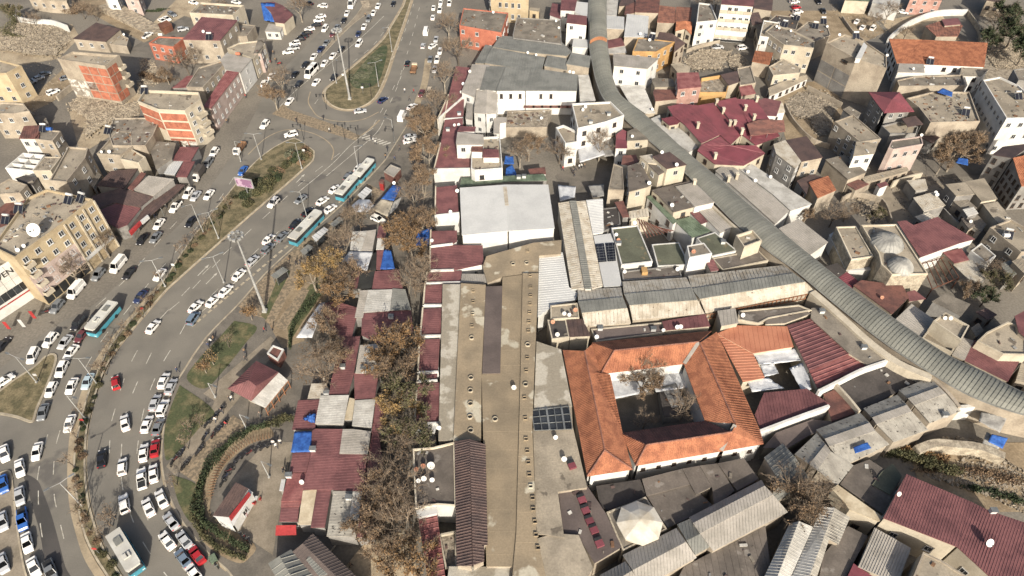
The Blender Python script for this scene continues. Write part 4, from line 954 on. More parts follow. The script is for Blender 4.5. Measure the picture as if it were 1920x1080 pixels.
for s, lb, mt in (('1143,712 1200,700 1215,735 1152,748','white awning in the inn court under the tree','tarp_white'),('1215,700 1280,690 1300,725 1230,735','grey white awning along the inn court','tarp_white'),('1240,725 1268,718 1285,760 1260,765','slim grey awning in the inn court','tarp_grey')):
    sheet3('awning',lb,'awning',P(s),3.0,mt,sag=.2,ripple=.1)
B(None,None,'kiosk','dark roofed kiosk block inside the inn court','w_grey',[('bitumen_dark','1235,728 1265,720 1282,775 1245,782',2.8)],cat='kiosk')
B(None,None,'shop_building','orange painted metal roof joining the inn to its east side','w_cream',[('orange_metal','1345,625 1380,610 1476,612 1488,650 1412,662',5.6,('v',1.0,3,20)),('orange_metal','1345,626 1412,663 1434,708 1393,716',5.2,('v',.7,20,-1))])
for s, hs, lb in (('1412,662 1494,652 1502,676 1425,684',[4.6]*4,'white tarpaulin below the orange metal roof'),('1400,712 1440,708 1470,728 1410,735',[4.4]*4,'white tarpaulin next to the inn roof edge'),('1425,684 1450,680 1460,700 1434,706',[4.4]*4,'small white tarpaulin beside a dark gap'),('1480,690 1512,676 1522,730 1505,735',[4.2,4.6,4.4,4],'crumpled grey tarpaulin against the maroon roof')):
    sheet3('tarpaulin',lb,'tarpaulin',P(s),hs,'tarp_white',sag=.2,ripple=.3)
B(2,3,'shop_building','ribbed maroon roof with deep seams east of the inn','w_cream',[('maroon','140,282 322,228 612,490 310,622',5.6,('v',.9,13,-5,.25,.14)),('maroon_faded','310,624 614,492 755,576 372,750',5.3,('v',.9,13,-5,.25,.14))])
B(2,3,'shop_building','dusky maroon roof with a dark stain above the white parapet wall','w_cream',[('maroon','-30,785 290,755 470,872 90,1000 -55,1060 -100,950',5,('v',.6,3,20))])
for lb, s, h in (('white parapet wall below the dusky maroon roof','-70,1075 100,1010 290,940 460,880',5.6),('white stepped parapet wall beside the ribbed maroon roof','380,770 530,695 700,610 900,540',6.2)):
    wall_line('parapet_wall',lb,T(2,3,s),h,'w_white',.5)
wall_line('parapet_wall','beige parapet wall running down from the stepped corner',T(2,3,'510,715 600,810 690,920'),5.8,'w_cream',.5)
t = Thing('skylight_frame','steel skylight frame with glass panes beside the inn','skylight',U(1035,785,5))
q = [U(x,y,6.9) for x,y in T(2,2,'145,915 425,885 452,1055 168,1065')]
for i in range(6):
    for (a,b,c2,d2) in ((q[0],q[1],q[3],q[2]),):
        A = a.lerp(b,i/5); Bq = c2.lerp(d2,i/5); dd = Bq-A; g = MB(); g.box((A+Bq)/2,(dd.length,.35 if i in (2,4) else .14,.2),math.atan2(dd.y,dd.x)); t.add('beam', g, MT['metal_grey'])
for i in range(4):
    A = q[0].lerp(q[3],i/3); Bq = q[1].lerp(q[2],i/3); dd = Bq-A; g = MB(); g.box((A+Bq)/2-Vector((0,0,.12)),(dd.length,.12,.14),math.atan2(dd.y,dd.x)); t.add('beam', g, MT['metal_grey'])
for i in range(5):
    for j in range(3):
        A = q[0].lerp(q[1],(i+.07)/5).lerp(q[3].lerp(q[2],(i+.07)/5),(j+.05)/3); Bq = q[0].lerp(q[1],(i+.93)/5).lerp(q[3].lerp(q[2],(i+.93)/5),(j+.95)/3)
        g = MB(); g.box(((A.x+Bq.x)/2,(A.y+Bq.y)/2,6.68),(abs(Bq.x-A.x),abs(Bq.y-A.y),.03)); t.add('pane', g, MT['glass'])
# ---- long covered bazaar with concrete roofs and light wells --------------------------------------
B(None,None,'covered_bazaar','long covered bazaar with beige concrete roofs and rows of light wells','w_beige',[
    ('screed_pale','830,533 864,533 850,826 822,826',6.2),('screed','864,531 911,534 903,702 902,826 850,826',6.8,('v',4.6,20,0,.09,.02)),('slab_mauve','911,537 942,536 938,700 904,700',6.9),
    ('screed','942,520 980,515 976,700 968,1062 912,1062 903,702 938,700',6.7,('v',3.8,20,0,.09,.02)),('screed','980,512 1010,512 1002,700 998,800 1006,1000 1030,1110 958,1110 968,1000 976,700',7.05,('v',5.2,20,0,.09,.02)),
    ('screed_pale','1006,640 1052,655 1073,762 1001,768',6.5,('v',3.4,20,-3,.1,.02)),('concrete','998,766 1072,762 1074,800 1101,914 1046,922 1058,1008 1006,1000',6.4,('v',3.1,20,-3,.1,.02)),('screed','912,480 1000,455 1053,450 1052,476 1011,479 1009,512 980,514 942,519 914,531 905,500',6.5),
    ('screed_pale','842,1062 968,1063 958,1150 830,1150',5.8),('concrete','1005,1010 1040,1000 1085,1003 1112,1065 1080,1120 1030,1120',6.2)],over=.05,cat='bazaar')
B(3,1,'bazaar_hall','long dark brown corrugated gable roof on the covered bazaar','w_beige',[('brown','1490,72 1602,52 1622,1002 1505,1002',[7.3,8.4,8.4,7.3],('v',.5,20,-1,.22,.1)),('brown','1602,52 1722,92 1738,846 1622,848',[8.4,7.3,7.3,8.4],('v',.5,20,-1,.22,.1)),('brown','1622,850 1712,848 1712,968 1624,1000',[8.4,7.5,7.5,8.4],('v',.5,20,-1,.22,.1))],cat='market hall')
B(3,1,'roof_terrace','dark stained terrace with six dishes at the end of the lane shops','w_white',[('bitumen','1175,125 1330,112 1490,72 1502,555 1360,545 1195,572',6.6)],par=.5,trim='trim')
B(3,1,'lane_shop','white gabled shop end below the dish terrace','w_white',[('white_sheet','1197,575 1358,548 1362,608 1212,642',6)],cat='shop')
B(3,1,'lane_shop','faded maroon slatted roof at the bottom of the lane','w_cream',[('maroon_faded','1215,642 1358,615 1432,1180 1300,1180',5,('v',.9,20,-5,.16,.12))],cat='shop')
B(3,1,'shed','junk filled narrow yard roof beside the brown gable','w_cream',[('rubble','1370,765 1502,738 1506,1010 1420,1025',4.5)],par=.8)
B(1,1,'shop_building','vaulted zinc canopy in front of the stepped maroon roof','w_white',[('zinc','1535,1038 1545,972 1742,976 1730,1038',5.6,('v',.5,1,20))])
ground('light_well_floor',P('925,480 945,478 948,508 928,510'),'paving_dark',.03)
# ================================================================ vaulted bazaar street and everything east of it
vl = P('1106,-40 1105,0 1105,50 1106,84 1112,118 1119,150 1132,182 1152,203 1200,247 1237,278 1285,322 1335,372 1385,422 1440,468 1490,504 1538,544 1590,587 1665,645 1740,694 1815,738 1905,772 1990,790')
vr = P('1137,-40 1136,0 1136,50 1138,84 1143,118 1149,150 1163,178 1190,200 1235,238 1270,270 1312,306 1350,337 1395,377 1440,415 1478,446 1520,480 1596,541 1675,597 1775,665 1845,698 1925,738 2010,755')
def dens(pl, n):
    s = smooth_line(pl, 12); q = [U(x, y, 7.0) for x, y in s]; L = [0.0]
    for i in range(len(q)-1): L.append(L[-1]+(q[i+1]-q[i]).length)
    out = []; k = 0
    for i in range(n+1):
        d = L[-1]*i/n
        while k < len(L)-2 and L[k+1] < d: k += 1
        t = (d-L[k])/max(1e-6, L[k+1]-L[k]); out.append(q[k].lerp(q[k+1], t))
    return out
NV = 290
A, Bq = dens(vl, NV), dens(vr, NV)
th = Thing('vaulted_street', 'long vaulted metal roof of the covered bazaar street curving down the right side', 'bazaar roof', U(1440, 445, 0))
NS = 7
def arc(a, b, lift, rise=1.15):
    o = []
    for j in range(NS+1):
        u = j/NS; p = a.lerp(b, u); p.z += rise*math.sin(math.pi*u)**.8+lift; o.append(p)
    return o
step = lambda i: (1.2 if 50 < i <= 68 else 0.0)
for i in range(NV):
    g = MB(); a0 = arc(A[i].lerp(A[i+1], .06), Bq[i].lerp(Bq[i+1], .06), step(i)); a1 = arc(A[i].lerp(A[i+1], .97), Bq[i].lerp(Bq[i+1], .97), step(i)+.02)
    m0 = arc(A[i].lerp(A[i+1], .94), Bq[i].lerp(Bq[i+1], .94), step(i)+.02); m1 = arc(A[i].lerp(A[i+1], .96), Bq[i].lerp(Bq[i+1], .96), step(i)+.07)
    for S0, S1 in ((a0, m0), (m0, m1), (m1, a1)):
        for j in range(NS): g.poly([S0[j], S0[j+1], S1[j+1], S1[j]])
    o = th.add('roof_panel', g, MT['vault_metal'])
# the shell beneath the panels, eaves and side walls
g = MB(); w = MB(); ev = MB()
for i in range(NV):
    a0, a1 = arc(A[i], Bq[i], step(i)-.06), arc(A[i+1], Bq[i+1], step(i+1)-.06)
    for j in range(NS): g.poly([a0[j], a0[j+1], a1[j+1], a1[j]])
    for (p, q, sgn) in ((A[i], A[i+1], -1), (Bq[i], Bq[i+1], 1)):
        c0 = A[i].lerp(Bq[i], .5); c1 = A[i+1].lerp(Bq[i+1], .5)
        p2 = p.lerp(c0, .06); q2 = q.lerp(c1, .06)
        w.poly([Vector((p2.x, p2.y, 0)), Vector((q2.x, q2.y, 0)), Vector((q2.x, q2.y, 6.9+step(i))), Vector((p2.x, p2.y, 6.9+step(i)))])
        ex = (p-c0).normalized()*.35
        ev.poly([p-ex*.3+Vector((0,0,-.02)), q-ex*.3+Vector((0,0,-.02)), q+ex+Vector((0,0,-.12)), p+ex+Vector((0,0,-.12))])
th.add('vault_shell', g, MT['zinc_dark']); th.add('side_wall', w, MT['w_beige']); th.add('gutter', ev, MT['zinc_dark'])
g = MB(); i = 69; a0 = arc(A[i], Bq[i], 1.2); b0 = arc(A[i], Bq[i], -.05)
for j in range(NS): g.poly([b0[j], b0[j+1], a0[j+1], a0[j]])
th.add('end_gable', g, MT['timber'])
# ---------------------------------------------------------------- right of the vault, top
E3 = [ # row, col, name, label, wall, material, outline, height, options
 (0,2,'shop_building','white sheet roofed shop just right of the vaulted street, top','w_beige','white_sheet','695,212 706,114 842,126 842,218',6.5,dict(rib=('v',.8,2,-20))),
 (0,2,'shop_building','larger white sheet roof with a dish beside the smaller one','w_beige','white_sheet','840,276 862,104 1026,120 1016,276',6.5,dict(rib=('v',.8,2,-20))),
 (0,2,'shop_building','pale grey sheet roof against the vaulted street at the top edge','w_beige','pale_sheet','708,112 710,-40 800,-40 785,118',6,dict(rib=('v',.8,2,-20))),
 (0,2,'house','rusty brown shed roof left of the wide brown one at the top edge','w_beige','brown_red','842,108 855,40 925,15 922,95',5.5,{}),
 (0,2,'house','wide rusty brown roof at the top edge','w_beige','brown_red','920,90 932,-20 1112,-20 1100,96',6,dict(rib=('v',.6,2,-20))),
 (0,2,'house','brown shed roof at the top edge above the rusty ones','w_beige','brown','800,45 830,-30 930,-30 925,12 855,42',5,{}),
 (0,2,'house','left half of the pair of old red tiled roofs, top right of centre','w_beige','tile_old','1088,166 1106,40 1226,54 1220,172',5.5,dict(rib=('v',.5,2,-20,.2,.1))),
 (0,2,'house','right half of the pair of old red tiled roofs, top right of centre','w_beige','tile_old','1222,168 1232,50 1352,56 1336,168',5.2,dict(rib=('v',.5,2,-20,.2,.1))),
 (0,2,'shop_building','maroon and white striped lean-to against the vaulted street','w_beige','maroon','712,302 825,280 846,340 715,362',4.5,{}),
 (0,2,'shop_building','pale sheet roof below the maroon and white lean-to','w_beige','pale_sheet','718,364 846,342 862,396 725,400',4.2,{}),
 (0,2,'house','concrete roofed house left of the tall cream apartment block','w_white','concrete_dark','1385,166 1402,18 1492,30 1542,152',9,dict(par=.6,win=(3,2.8))),
 (0,2,'shop_building','white block with ribbed zinc roof beside the vault bend','w_white','zinc','762,492 758,400 1102,436 1016,516',7.5,dict(rib=('v',.8,2,-20),win=(2,5))),
 (0,2,'shop_building','big pale ribbed roof in the bend of the vaulted street','w_beige','pale_sheet','805,640 986,640 1074,846 1000,850 880,770',4.5,dict(rib=('v',.8,20,2))),
 (0,2,'house','small concrete roof between the pale ribbed roof and the alley','w_beige','concrete_dark','1048,604 1062,585 1205,590 1232,650 1070,652',4.5,{}),
 (0,2,'house','rust coloured sheet roof on stone walls beside the pale ribbed roof','w_beige','brown_red','1058,690 1068,670 1228,672 1242,742 1075,758',4.8,dict(rib=('v',.6,2,-20))),
 (0,2,'house','faded maroon roofed house with salmon lower wall','w_salmon','maroon_faded','1234,545 1398,542 1422,650 1242,668',8,dict(win=(2,2.5))),
 (0,2,'house','roofless ochre walled ruin beside the faded maroon roof','w_ochre','rubble','1405,692 1420,585 1575,560 1625,640 1610,692',4.5,dict(par=1.2)),
 (0,2,'house','brown lean-to roof on the ochre ruin','w_cream','brown','1565,560 1690,530 1715,610 1625,640',5,{}),
 (0,2,'house','broken concrete frame house next to the ochre ruin','w_beige','concrete_dark','1690,510 1790,490 1830,620 1710,640',5,dict(par=.4)),
 (0,2,'house','red tiled corner roof near the ruin at the right','w_beige','tile','1800,460 1825,378 1960,395 1930,485',5,dict(rib=('v',.5,2,-20,.2,.1))),
 (0,2,'house','white windowed house cut by the alley shadow, upper right','w_white','concrete','1858,270 1888,150 2010,170 2000,290',8,dict(par=.4,win=(2,2.5))),
 (0,2,'house','brown roofed house behind the tall cream apartment block','w_beige','brown','1812,60 1820,-30 1960,-20 1950,80',6,{}),
 (0,2,'house','small maroon roofed house at the right of the courtyard roofs','w_white','maroon','1838,750 1900,735 2020,760 1985,870 1890,865',6,{}),
 (0,3,'house','beige house with roof junk and white dishes, upper right','w_cream','concrete_dark','-20,235 50,180 200,235 350,310 345,360 120,335',9,dict(par=.4,win=(2,2.2))),
 (0,3,'house','clay walled house crowded with solar heaters, upper right','w_beige','concrete_dark','200,235 300,160 440,170 470,260 360,310',7,dict(par=.4)),
 (0,3,'house','flat house with water heaters at the left of the tall blank tower','w_beige','bitumen_dark','0,160 60,110 240,130 210,225 60,185',7,dict(par=.3)),
 (0,3,'house','low beige house with two windows below the solar heaters','w_cream','concrete','5,500 112,440 252,512 242,545 40,565',5,dict(par=.3,win=(1,3))),
 (0,3,'shed','white walled shed with pale roof at the top edge','w_white','pale_sheet','780,20 800,-40 1000,-30 985,60',5,{}),
 (0,3,'shed','green sheet shed at the top edge','w_cream','green_sheet','575,0 590,-50 770,-45 760,10',5,{}),
 (0,3,'house','orange fronted house at the top edge behind the curved road','w_salmon','brown','1065,-10 1090,-60 1330,-60 1310,0',6,dict(win=(2,3))),
 (0,3,'house','timber framed house in the shade of the trees, top right corner','w_beige','brown','1640,0 1660,-60 1800,-50 1760,20',6,dict(win=(1,2),fm='frame_brown')),
 (0,3,'house','grey flat house with rows of windows below the red pyramid roof','w_beige','concrete','500,910 640,858 850,1040 692,1064',8,dict(par=.35,win=(3,2.6))),
 (0,3,'house','small concrete terrace house under a brown canopy','w_grey','concrete','852,942 1000,905 1128,950 1112,1002 918,1002',6.5,dict(par=.6)),
 (0,3,'canopy','brown sheet canopy on the small concrete terrace','w_grey','brown','1002,888 1108,868 1166,930 1050,952',8,dict(nowall=True,posts=True)),
 (0,3,'house','beige house with long cluttered terrace and blue tarpaulin','w_beige','concrete','1040,735 1260,680 1512,690 1592,908 1220,916 1130,800',8.5,dict(par=.6)),
 (0,3,'house','pink edged flat house behind the cluttered terrace','w_beige','concrete_dark','968,600 1100,570 1462,558 1482,640 985,645',7,dict(par=.5)),
 (0,3,'house','awning covered terrace house in front of the orange tiled hall','w_white','zinc','970,540 985,475 1170,480 1175,545',7,{}),
 (0,3,'house','white and brown house front below the orange tiled hall','w_white','concrete','1440,570 1450,505 1660,515 1600,570',6,dict(win=(2,2.2),fm='frame_brown')),
 (0,3,'apartment_building','tall white block with a wide blue grey shaded flank at the right edge','w_white','concrete','1612,598 1740,575 1880,640 2060,800 2060,880 1790,886',12,dict(par=.6,win=(3,2.6))),
 (0,3,'house','dark walled house top at the right edge above the white block','w_grey','concrete_dark','1840,520 1920,510 2050,520 2050,620 1880,600',13,dict(par=.4)),
 (1,3,'house','grey house with pale and brown patched roof, centre right','w_grey','pale_rusty','40,0 130,-30 250,130 205,182 60,70',9,dict(win=(3,2.4))),
 (1,3,'house','brown sheet roof joined to the patched roof house','w_beige','brown','132,-30 290,-60 412,100 252,132',9,dict(win=(3,2.4))),
 (1,3,'house','long plain grey flat roof beside the patched roof house','w_beige','concrete_dark','430,116 572,80 742,210 602,266',5,{}),
 (1,3,'house','white house with round windows in shade, centre right','w_white','concrete','640,90 662,-20 825,-5 800,72',9,dict(win=(2,2))),
 (1,3,'house','pink house with barred windows and balcony, right of centre','w_pink','concrete_dark','905,25 930,-30 1150,-60 1165,0 940,40',9,dict(par=.4,win=(2,2.4))),
 (1,3,'house','dark timber house under a small orange tile canopy','w_grey','brown','215,275 330,225 420,250 310,300 290,380',5.5,dict(win=(2,2.4),fm='frame_brown')),
 (1,3,'canopy','small orange tile canopy roof','w_beige','tile','305,286 450,236 512,346 372,406',6,dict(rib=('s',.5,.2,.1))),
 (1,3,'shop_building','long light zinc roof right of the vaulted street','w_white','zinc','-395,200 -310,135 30,380 160,500 55,600',5.5,dict(rib=('v',.7,10,8))),
 (1,3,'shop_building','white stained flat roof above the light zinc one','w_white','pale_sheet','-290,130 -180,110 330,450 170,500 40,380',5.2,{}),
 (1,3,'shop_building','zinc roof shaped like a kite left of the domed bath house','w_white','zinc','80,632 230,560 452,736 302,842',5.5,dict(rib=('v',.6,10,8))),
 (1,3,'shop_building','broad maroon roof right of the domed bath house','w_white','maroon','968,582 1035,572 1092,608 1270,546 1552,712 1440,742 1142,850',6,dict(rib=('v',.7,10,9))),
 (1,3,'shed','white corrugated canopy roof with rusty patches, right of centre','w_grey','pale_rusty','1088,402 1240,360 1332,460 1170,506',4,dict(rib=('v',.8,10,8,.18,.1))),
 (1,3,'shed','small rusty roof above the white canopy','w_grey','pale_rusty','1040,272 1180,262 1202,345 1110,356',3.6,{}),
 (1,3,'shed','white kiosk with maroon lid in the small yard','w_white','maroon','815,300 880,280 905,305 840,330',3.6,{}),
 (1,3,'house','grey flat house with plank roof in the shaded yard','w_grey','concrete','1330,302 1482,286 1552,376 1412,390',6,dict(win=(1,3))),
 (1,3,'house','long blank pale roof beside the dark gabled house','w_cream','concrete','1480,282 1622,255 1722,412 1602,432',5,{}),
 (1,3,'house','lower blank pale roof with a white stair head at the right','w_cream','concrete','1612,452 1722,432 1832,572 1722,592',4.6,{}),
 (1,3,'house','flat roofed house with washing tables at the right edge','w_beige','concrete','1665,625 1822,562 1995,660 1990,800 1900,810',6.5,dict(par=.6,win=(2,4))),
 (1,3,'house','narrow grey house with a white tank below the washing tables','w_white','concrete_dark','1522,800 1600,742 1712,838 1640,890',5,dict(par=.3)),
 (1,3,'shed','pink and green striped awning roof near the broad maroon one','w_beige','maroon_faded','1312,812 1450,780 1510,868 1400,895',4.5,{}),
 (1,3,'shed','rusty plank roof in front of the striped awning','w_grey','pale_rusty','1390,905 1530,870 1640,1010 1580,1030 1500,1010',4,dict(rib=('v',.8,10,8))),
 (1,3,'canopy','bright maroon canopy tip below the domed bath house','w_grey','maroon_bright','530,1000 592,958 705,1050 625,1085',4.5,dict(rib=('s',.5))),
 (1,3,'canopy','dark grey canopy beside the bright maroon one','w_grey','bitumen_dark','430,920 520,890 590,955 530,1000',4.5,{}),
 (1,3,'shed','long white canopy along the bath house west side','w_white','white_sheet','458,680 508,650 620,900 785,905 780,945 585,948',4,{}),
 (2,3,'shop_building','brown flat roof with a rusty dish right of the vaulted street','w_beige','brown_red','640,-20 700,-60 1010,-20 1058,70 930,195',5.5,{}),
 (2,3,'shop_building','small maroon roof at the tip of the brown flat one','w_beige','maroon','1040,30 1100,15 1185,80 1060,100',5.2,{}),
 (2,3,'shop_building','blue grey zinc roof with a stepped shadow','w_beige','zinc','950,240 1078,118 1252,240 1150,372',5.5,dict(rib=('v',.6,10,7))),
 (2,3,'house','cream house with open terrace and white water tank beside the vault','w_cream','concrete','1242,245 1332,180 1512,282 1452,392',9,dict(par=.6,win=(2,4))),
 (2,3,'roof_terrace','cream lower terrace of the house with the white tank','w_cream','paving','1155,375 1235,270 1420,395 1385,485',6,dict(par=.9)),
 (2,3,'shop_building','narrow zinc roof between the cream house and a maroon roof','w_beige','zinc','1380,500 1462,370 1545,395 1475,542',5.2,dict(rib=('v',.6,10,7))),
 (2,3,'shop_building','maroon roof with a round shadow right of the vaulted street','w_beige','maroon','1475,542 1548,390 1762,492 1905,520 1800,702',5.2,dict(rib=('v',.6,10,7))),
 (2,3,'house','cream house with round roof edge and lounge chairs, right edge','w_cream','concrete','1572,395 1640,330 1800,250 1960,310 1960,500 1765,495',7.5,dict(par=.6)),
 (2,3,'house','grey patched roofs in the dark yard, right','w_grey','concrete_dark','1230,100 1330,40 1520,120 1450,210 1340,150',5,{}),
 (2,3,'house','maroon roofed house corner at the right edge','w_beige','maroon','1850,210 1960,150 1990,420 1880,330',8,{}),
 (2,3,'shop_building','long dark flat roof between the ribbed maroon roof and the vault','w_cream','concrete_dark','325,150 430,140 900,525 760,582 610,490 322,228',6,{}),
 (2,3,'shop_building','dark roof strip under the timber trellis','w_cream','bitumen','-20,195 225,138 322,190 130,262 -20,270',6,{}),
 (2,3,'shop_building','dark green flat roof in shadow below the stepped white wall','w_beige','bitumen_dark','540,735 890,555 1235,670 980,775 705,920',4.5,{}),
 (2,3,'shop_building','red brown flat roof between parapet walls','w_beige','brown_red','415,795 500,762 662,935 480,1000',4.6,{}),
 (2,3,'shop_building','dark brown flat roofs behind the dusky maroon roof wall','w_beige','slab_mauve','60,1085 330,985 480,1000 660,930 700,930 300,1110 150,1200 -40,1200',4.2,{}),
 (3,3,'shop_building','brown flat roof with scattered white frames','w_beige','bitumen','540,392 642,250 762,206 905,300 1005,330 870,622',4.8,{}),
 (3,3,'shop_building','olive curved sheet roof beside the brown flat roof','w_beige','bitumen_green','780,395 850,300 935,235 1005,330 915,470',5,{}),
 (3,3,'shop_building','pale zinc roof left of the big maroon roof, bottom right','w_beige','zinc','800,716 1072,870 975,1140 675,1010',5.5,dict(rib=('v',.4,10,-22,.16,.08))),
 (3,3,'shop_building','red sheet roof tip at the bottom edge','w_beige','maroon_bright','642,985 790,1085 720,1180 580,1120',5.2,{}),
 (3,3,'house','concrete roof corner with chimney pots at the bottom edge','w_beige','concrete','1165,898 1300,960 1500,1085 1480,1180 1050,1180',8,dict(par=.4)),
 (3,3,'shop_building','brown plank roof in shadow at the bottom edge','w_beige','bitumen','415,920 600,705 750,780 620,1020 540,1180 380,1120',4.6,{}),
 (3,2,'shop_building','brown flat roof nearest the inn wall, with pale spill','w_beige','bitumen','975,352 1275,275 1335,392 1010,480',4.7,{}),
 (3,2,'shop_building','second brown flat roof below the inn wall','w_beige','bitumen','1278,275 1405,252 1500,410 1380,470 1338,392',4.9,{}),
 (3,2,'shop_building','third brown flat roof below the inn wall','w_beige','bitumen','1408,252 1540,235 1670,440 1520,560 1500,408',4.6,{}),
 (3,2,'shop_building','dark flat roof at the inn corner','w_beige','bitumen','1542,235 1740,195 1850,352 1690,440',4.8,{}),
 (3,2,'shop_building','brown stained roof above the octagonal dome','w_beige','bitumen_dark','630,405 960,355 1010,480 720,590 660,560',4.2,{}),
 (3,2,'shop_building','shaded brown roof right of the octagonal dome','w_beige','bitumen','1012,482 1335,395 1520,562 1330,640 1170,720',4.3,{}),
 (3,2,'covered_bazaar','mauve slab roof with a row of red skylights','w_beige','slab_mauve','345,422 560,398 705,610 822,862 620,985 492,772 392,800',5.6,{}),
 (3,2,'shop_building','dark ribbed brown roof at the bottom edge below the zinc halls','w_beige','bitumen','1290,1010 1500,900 1680,820 1900,700 1960,1180 1200,1180',4.2,dict(rib=('v',1.1,3,20))),
]
for row in E3:
    r, c, nm, lb, wl, mt, s, h, op = row; op = dict(op); rb = op.pop('rib', None)
    ct = {'house':'house','shed':'shed','canopy':'canopy','apartment_building':'building'}.get(nm, 'building')
    B(r,c,nm,lb,wl,[(mt,s,h,rb)],cat=ct,**op)
# tall cream apartment block at the top
t = B(0,2,'apartment_building','tall cream apartment block with maroon roof and glazed balconies','w_white',[('maroon','1568,30 1580,-40 1820,-30 1812,48',13.5)],win=(4,1.8),ww=1.3)
a, b = ed(t,0,2,'1690,40')
for k in range(4): wall_panels(t,a,b,1.5+3*k,2.6+3*k,1,4,'w_cream','balcony_front',gap=.1,proud=.25)
wall_panels(t,a,b,.3,1.4,1,1,'metal_dark','shop_sign_board',proud=.5)
# yellow ochre house with brown hipped roof
t = B(0,2,'house','bright ochre house with grey terrace, beside the white ribbed block','w_ochre',[('concrete_dark','905,385 945,282 1132,302 1224,312 1082,388',8)],par=.3,win=(2,2.6))
B(0,2,'house','brown gabled roof behind the bright ochre house','w_beige',[('brown','1085,290 1105,238 1200,250 1222,312',[7,8,9,8]),('brown','1200,250 1302,322 1215,392 1222,312',[9,7,7,8])],win=(2,3),fm='frame_brown')
B(0,2,'house','small white house with orange gable roof in the alley','w_cream',[('tile','1225,232 1232,165 1300,155 1300,215',[6,6,7.2,7.2],('s',.5,.2,.1)),('tile','1300,155 1350,165 1346,260 1300,215',[7.2,6,6,7.2],('s',.5,.2,.1))],win=(2,2.5),fm='frame_brown')
# maroon courtyard roofs
t = B(0,2,'maroon_roofed_hall','complex of bright maroon gabled roofs with many chimneys','w_cream',[
    ('maroon_bright','1120,890 1250,862 1300,880 1240,930 1180,940',[6,6.5,6.5,6,6],('s',.6)),
    ('maroon_bright','1165,800 1262,776 1395,790 1560,1010 1420,1075 1300,940 1205,865',[6.4,6.6,7.4,7.4,6.6,6.4,6.4],('v',.6,20,-2)),
    ('maroon_bright','1395,790 1520,768 1720,1010 1640,1085 1560,1010',[7.4,6.6,6.6,6.9,7.4],('v',.6,20,-2)),
    ('maroon_bright','1525,762 1680,730 1760,830 1830,1010 1720,1010',[7.5,7.5,7.5,6.8,6.8],('v',.6,20,-2)),
    ('maroon_bright','1690,740 1830,750 1935,900 1770,920',[7.3,6.6,6.6,7.3],('v',.6,20,-2)),
    ('maroon_bright','1770,925 1935,905 2010,1020 1830,1090 1725,1010',[7.2,6.8,6.4,6.4,6.8],('v',.6,20,-2)),
    ('maroon_bright','1420,1085 1560,1020 1640,1090 1830,1090 1900,1150 1740,1240 1520,1230 1390,1130',[6.4,7.2,7.2,7,6.4,6.4,6.2,6.2],('v',.6,20,-2))],win=(2,4),fm='frame_brown')
B(0,2,'canopy','brown slatted canopy on the bright maroon roofs','w_cream',[('brown_red','1760,930 1860,895 2040,900 2050,985 1790,1020',7.9,('v',.6,20,-1,.2,.12))],cat='canopy',nowall=True,posts=True)
B(0,2,'shop_building','pale plain roof between the vault and the maroon complex','w_white',[('pale_sheet','1040,890 1110,860 1120,940 1240,950 1420,1090 1330,1140 1200,1050',4.5)])
# orange tiled hall with hip
B(0,3,'tiled_hall','long orange tiled hall with hipped left end, upper right','w_white',[('tile','965,472 1160,298 1648,320 1622,502',[6.5,9,9,6.5],('s',.45,.22,.1)),('tile','908,290 1160,298 965,472',[6.5,9,6.5],('s',.45,.22,.1))],win=(2,3),fm='frame_brown',cat='hall')
B(0,3,'house','collapsed house with old red tile roof inside the walled garden','w_beige',[('tile_old','1180,195 1310,150 1462,190 1425,272 1262,272',4.5,('v',.5,2,-20,.2,.1)),('maroon','1302,145 1425,134 1450,180 1325,192',5.2)])
wall_line('garden_wall','white curved garden wall along the upper right road',T(0,3,'905,285 955,235 1050,165 1180,105 1300,75 1500,70'),2.4,'w_white',.5)
t = B(0,3,'house','house with red pyramid roof and open loggia, upper right','w_grey',[('maroon_bright','752,690 930,745 870,846',[9.5,11.5,9.5],('s',.5)),('maroon_bright','752,690 986,690 930,745',[9.5,9.5,11.5],('s',.5)),('maroon_bright','986,690 1098,836 930,745',[9.5,9.5,11.5],('s',.5)),('maroon_bright','1098,836 870,846 930,745',[9.5,9.5,11.5],('s',.5))],win=(3,2.6),over=.7)
t = B(0,3,'apartment_building','tall blank beige tower with one small window, upper right','w_beige',[('concrete','440,318 575,255 728,310 890,420 892,512 665,442',13.5)],par=.5)
a, b = ed(t,0,3,'550,380'); q = a.lerp(b,.7); e_ = (b-a).normalized(); put_window(t,q.x+e_.y*.02,q.y-e_.x*.02,11,math.atan2(e_.y,e_.x),2.2,.9,'frame_brown')
wall_panels(t,a,b,.2,8,2,2,'w_grey','render_patch',gap=.4,proud=.01,miss=.2)
B(0,3,'roof_room','white stair house on the blank beige tower','w_white',[('white_sheet','655,438 720,315 745,345 700,440',14.5)],cat='room',low=13.0)
# dark gabled timber house, right edge
B(1,3,'gabled_house','tall grey gabled house with dark timber windows at the right edge','w_grey',[('brown','1680,80 1760,20 2000,-10 1838,104',[9,9,10.5,10.5]),('tile','1838,104 2040,60 2160,300 1902,316',[10.5,10.5,8,8],('s',.5,.2,.1))],win=(3,2.0),fm='frame_brown',ww=.9,wh=1.6)
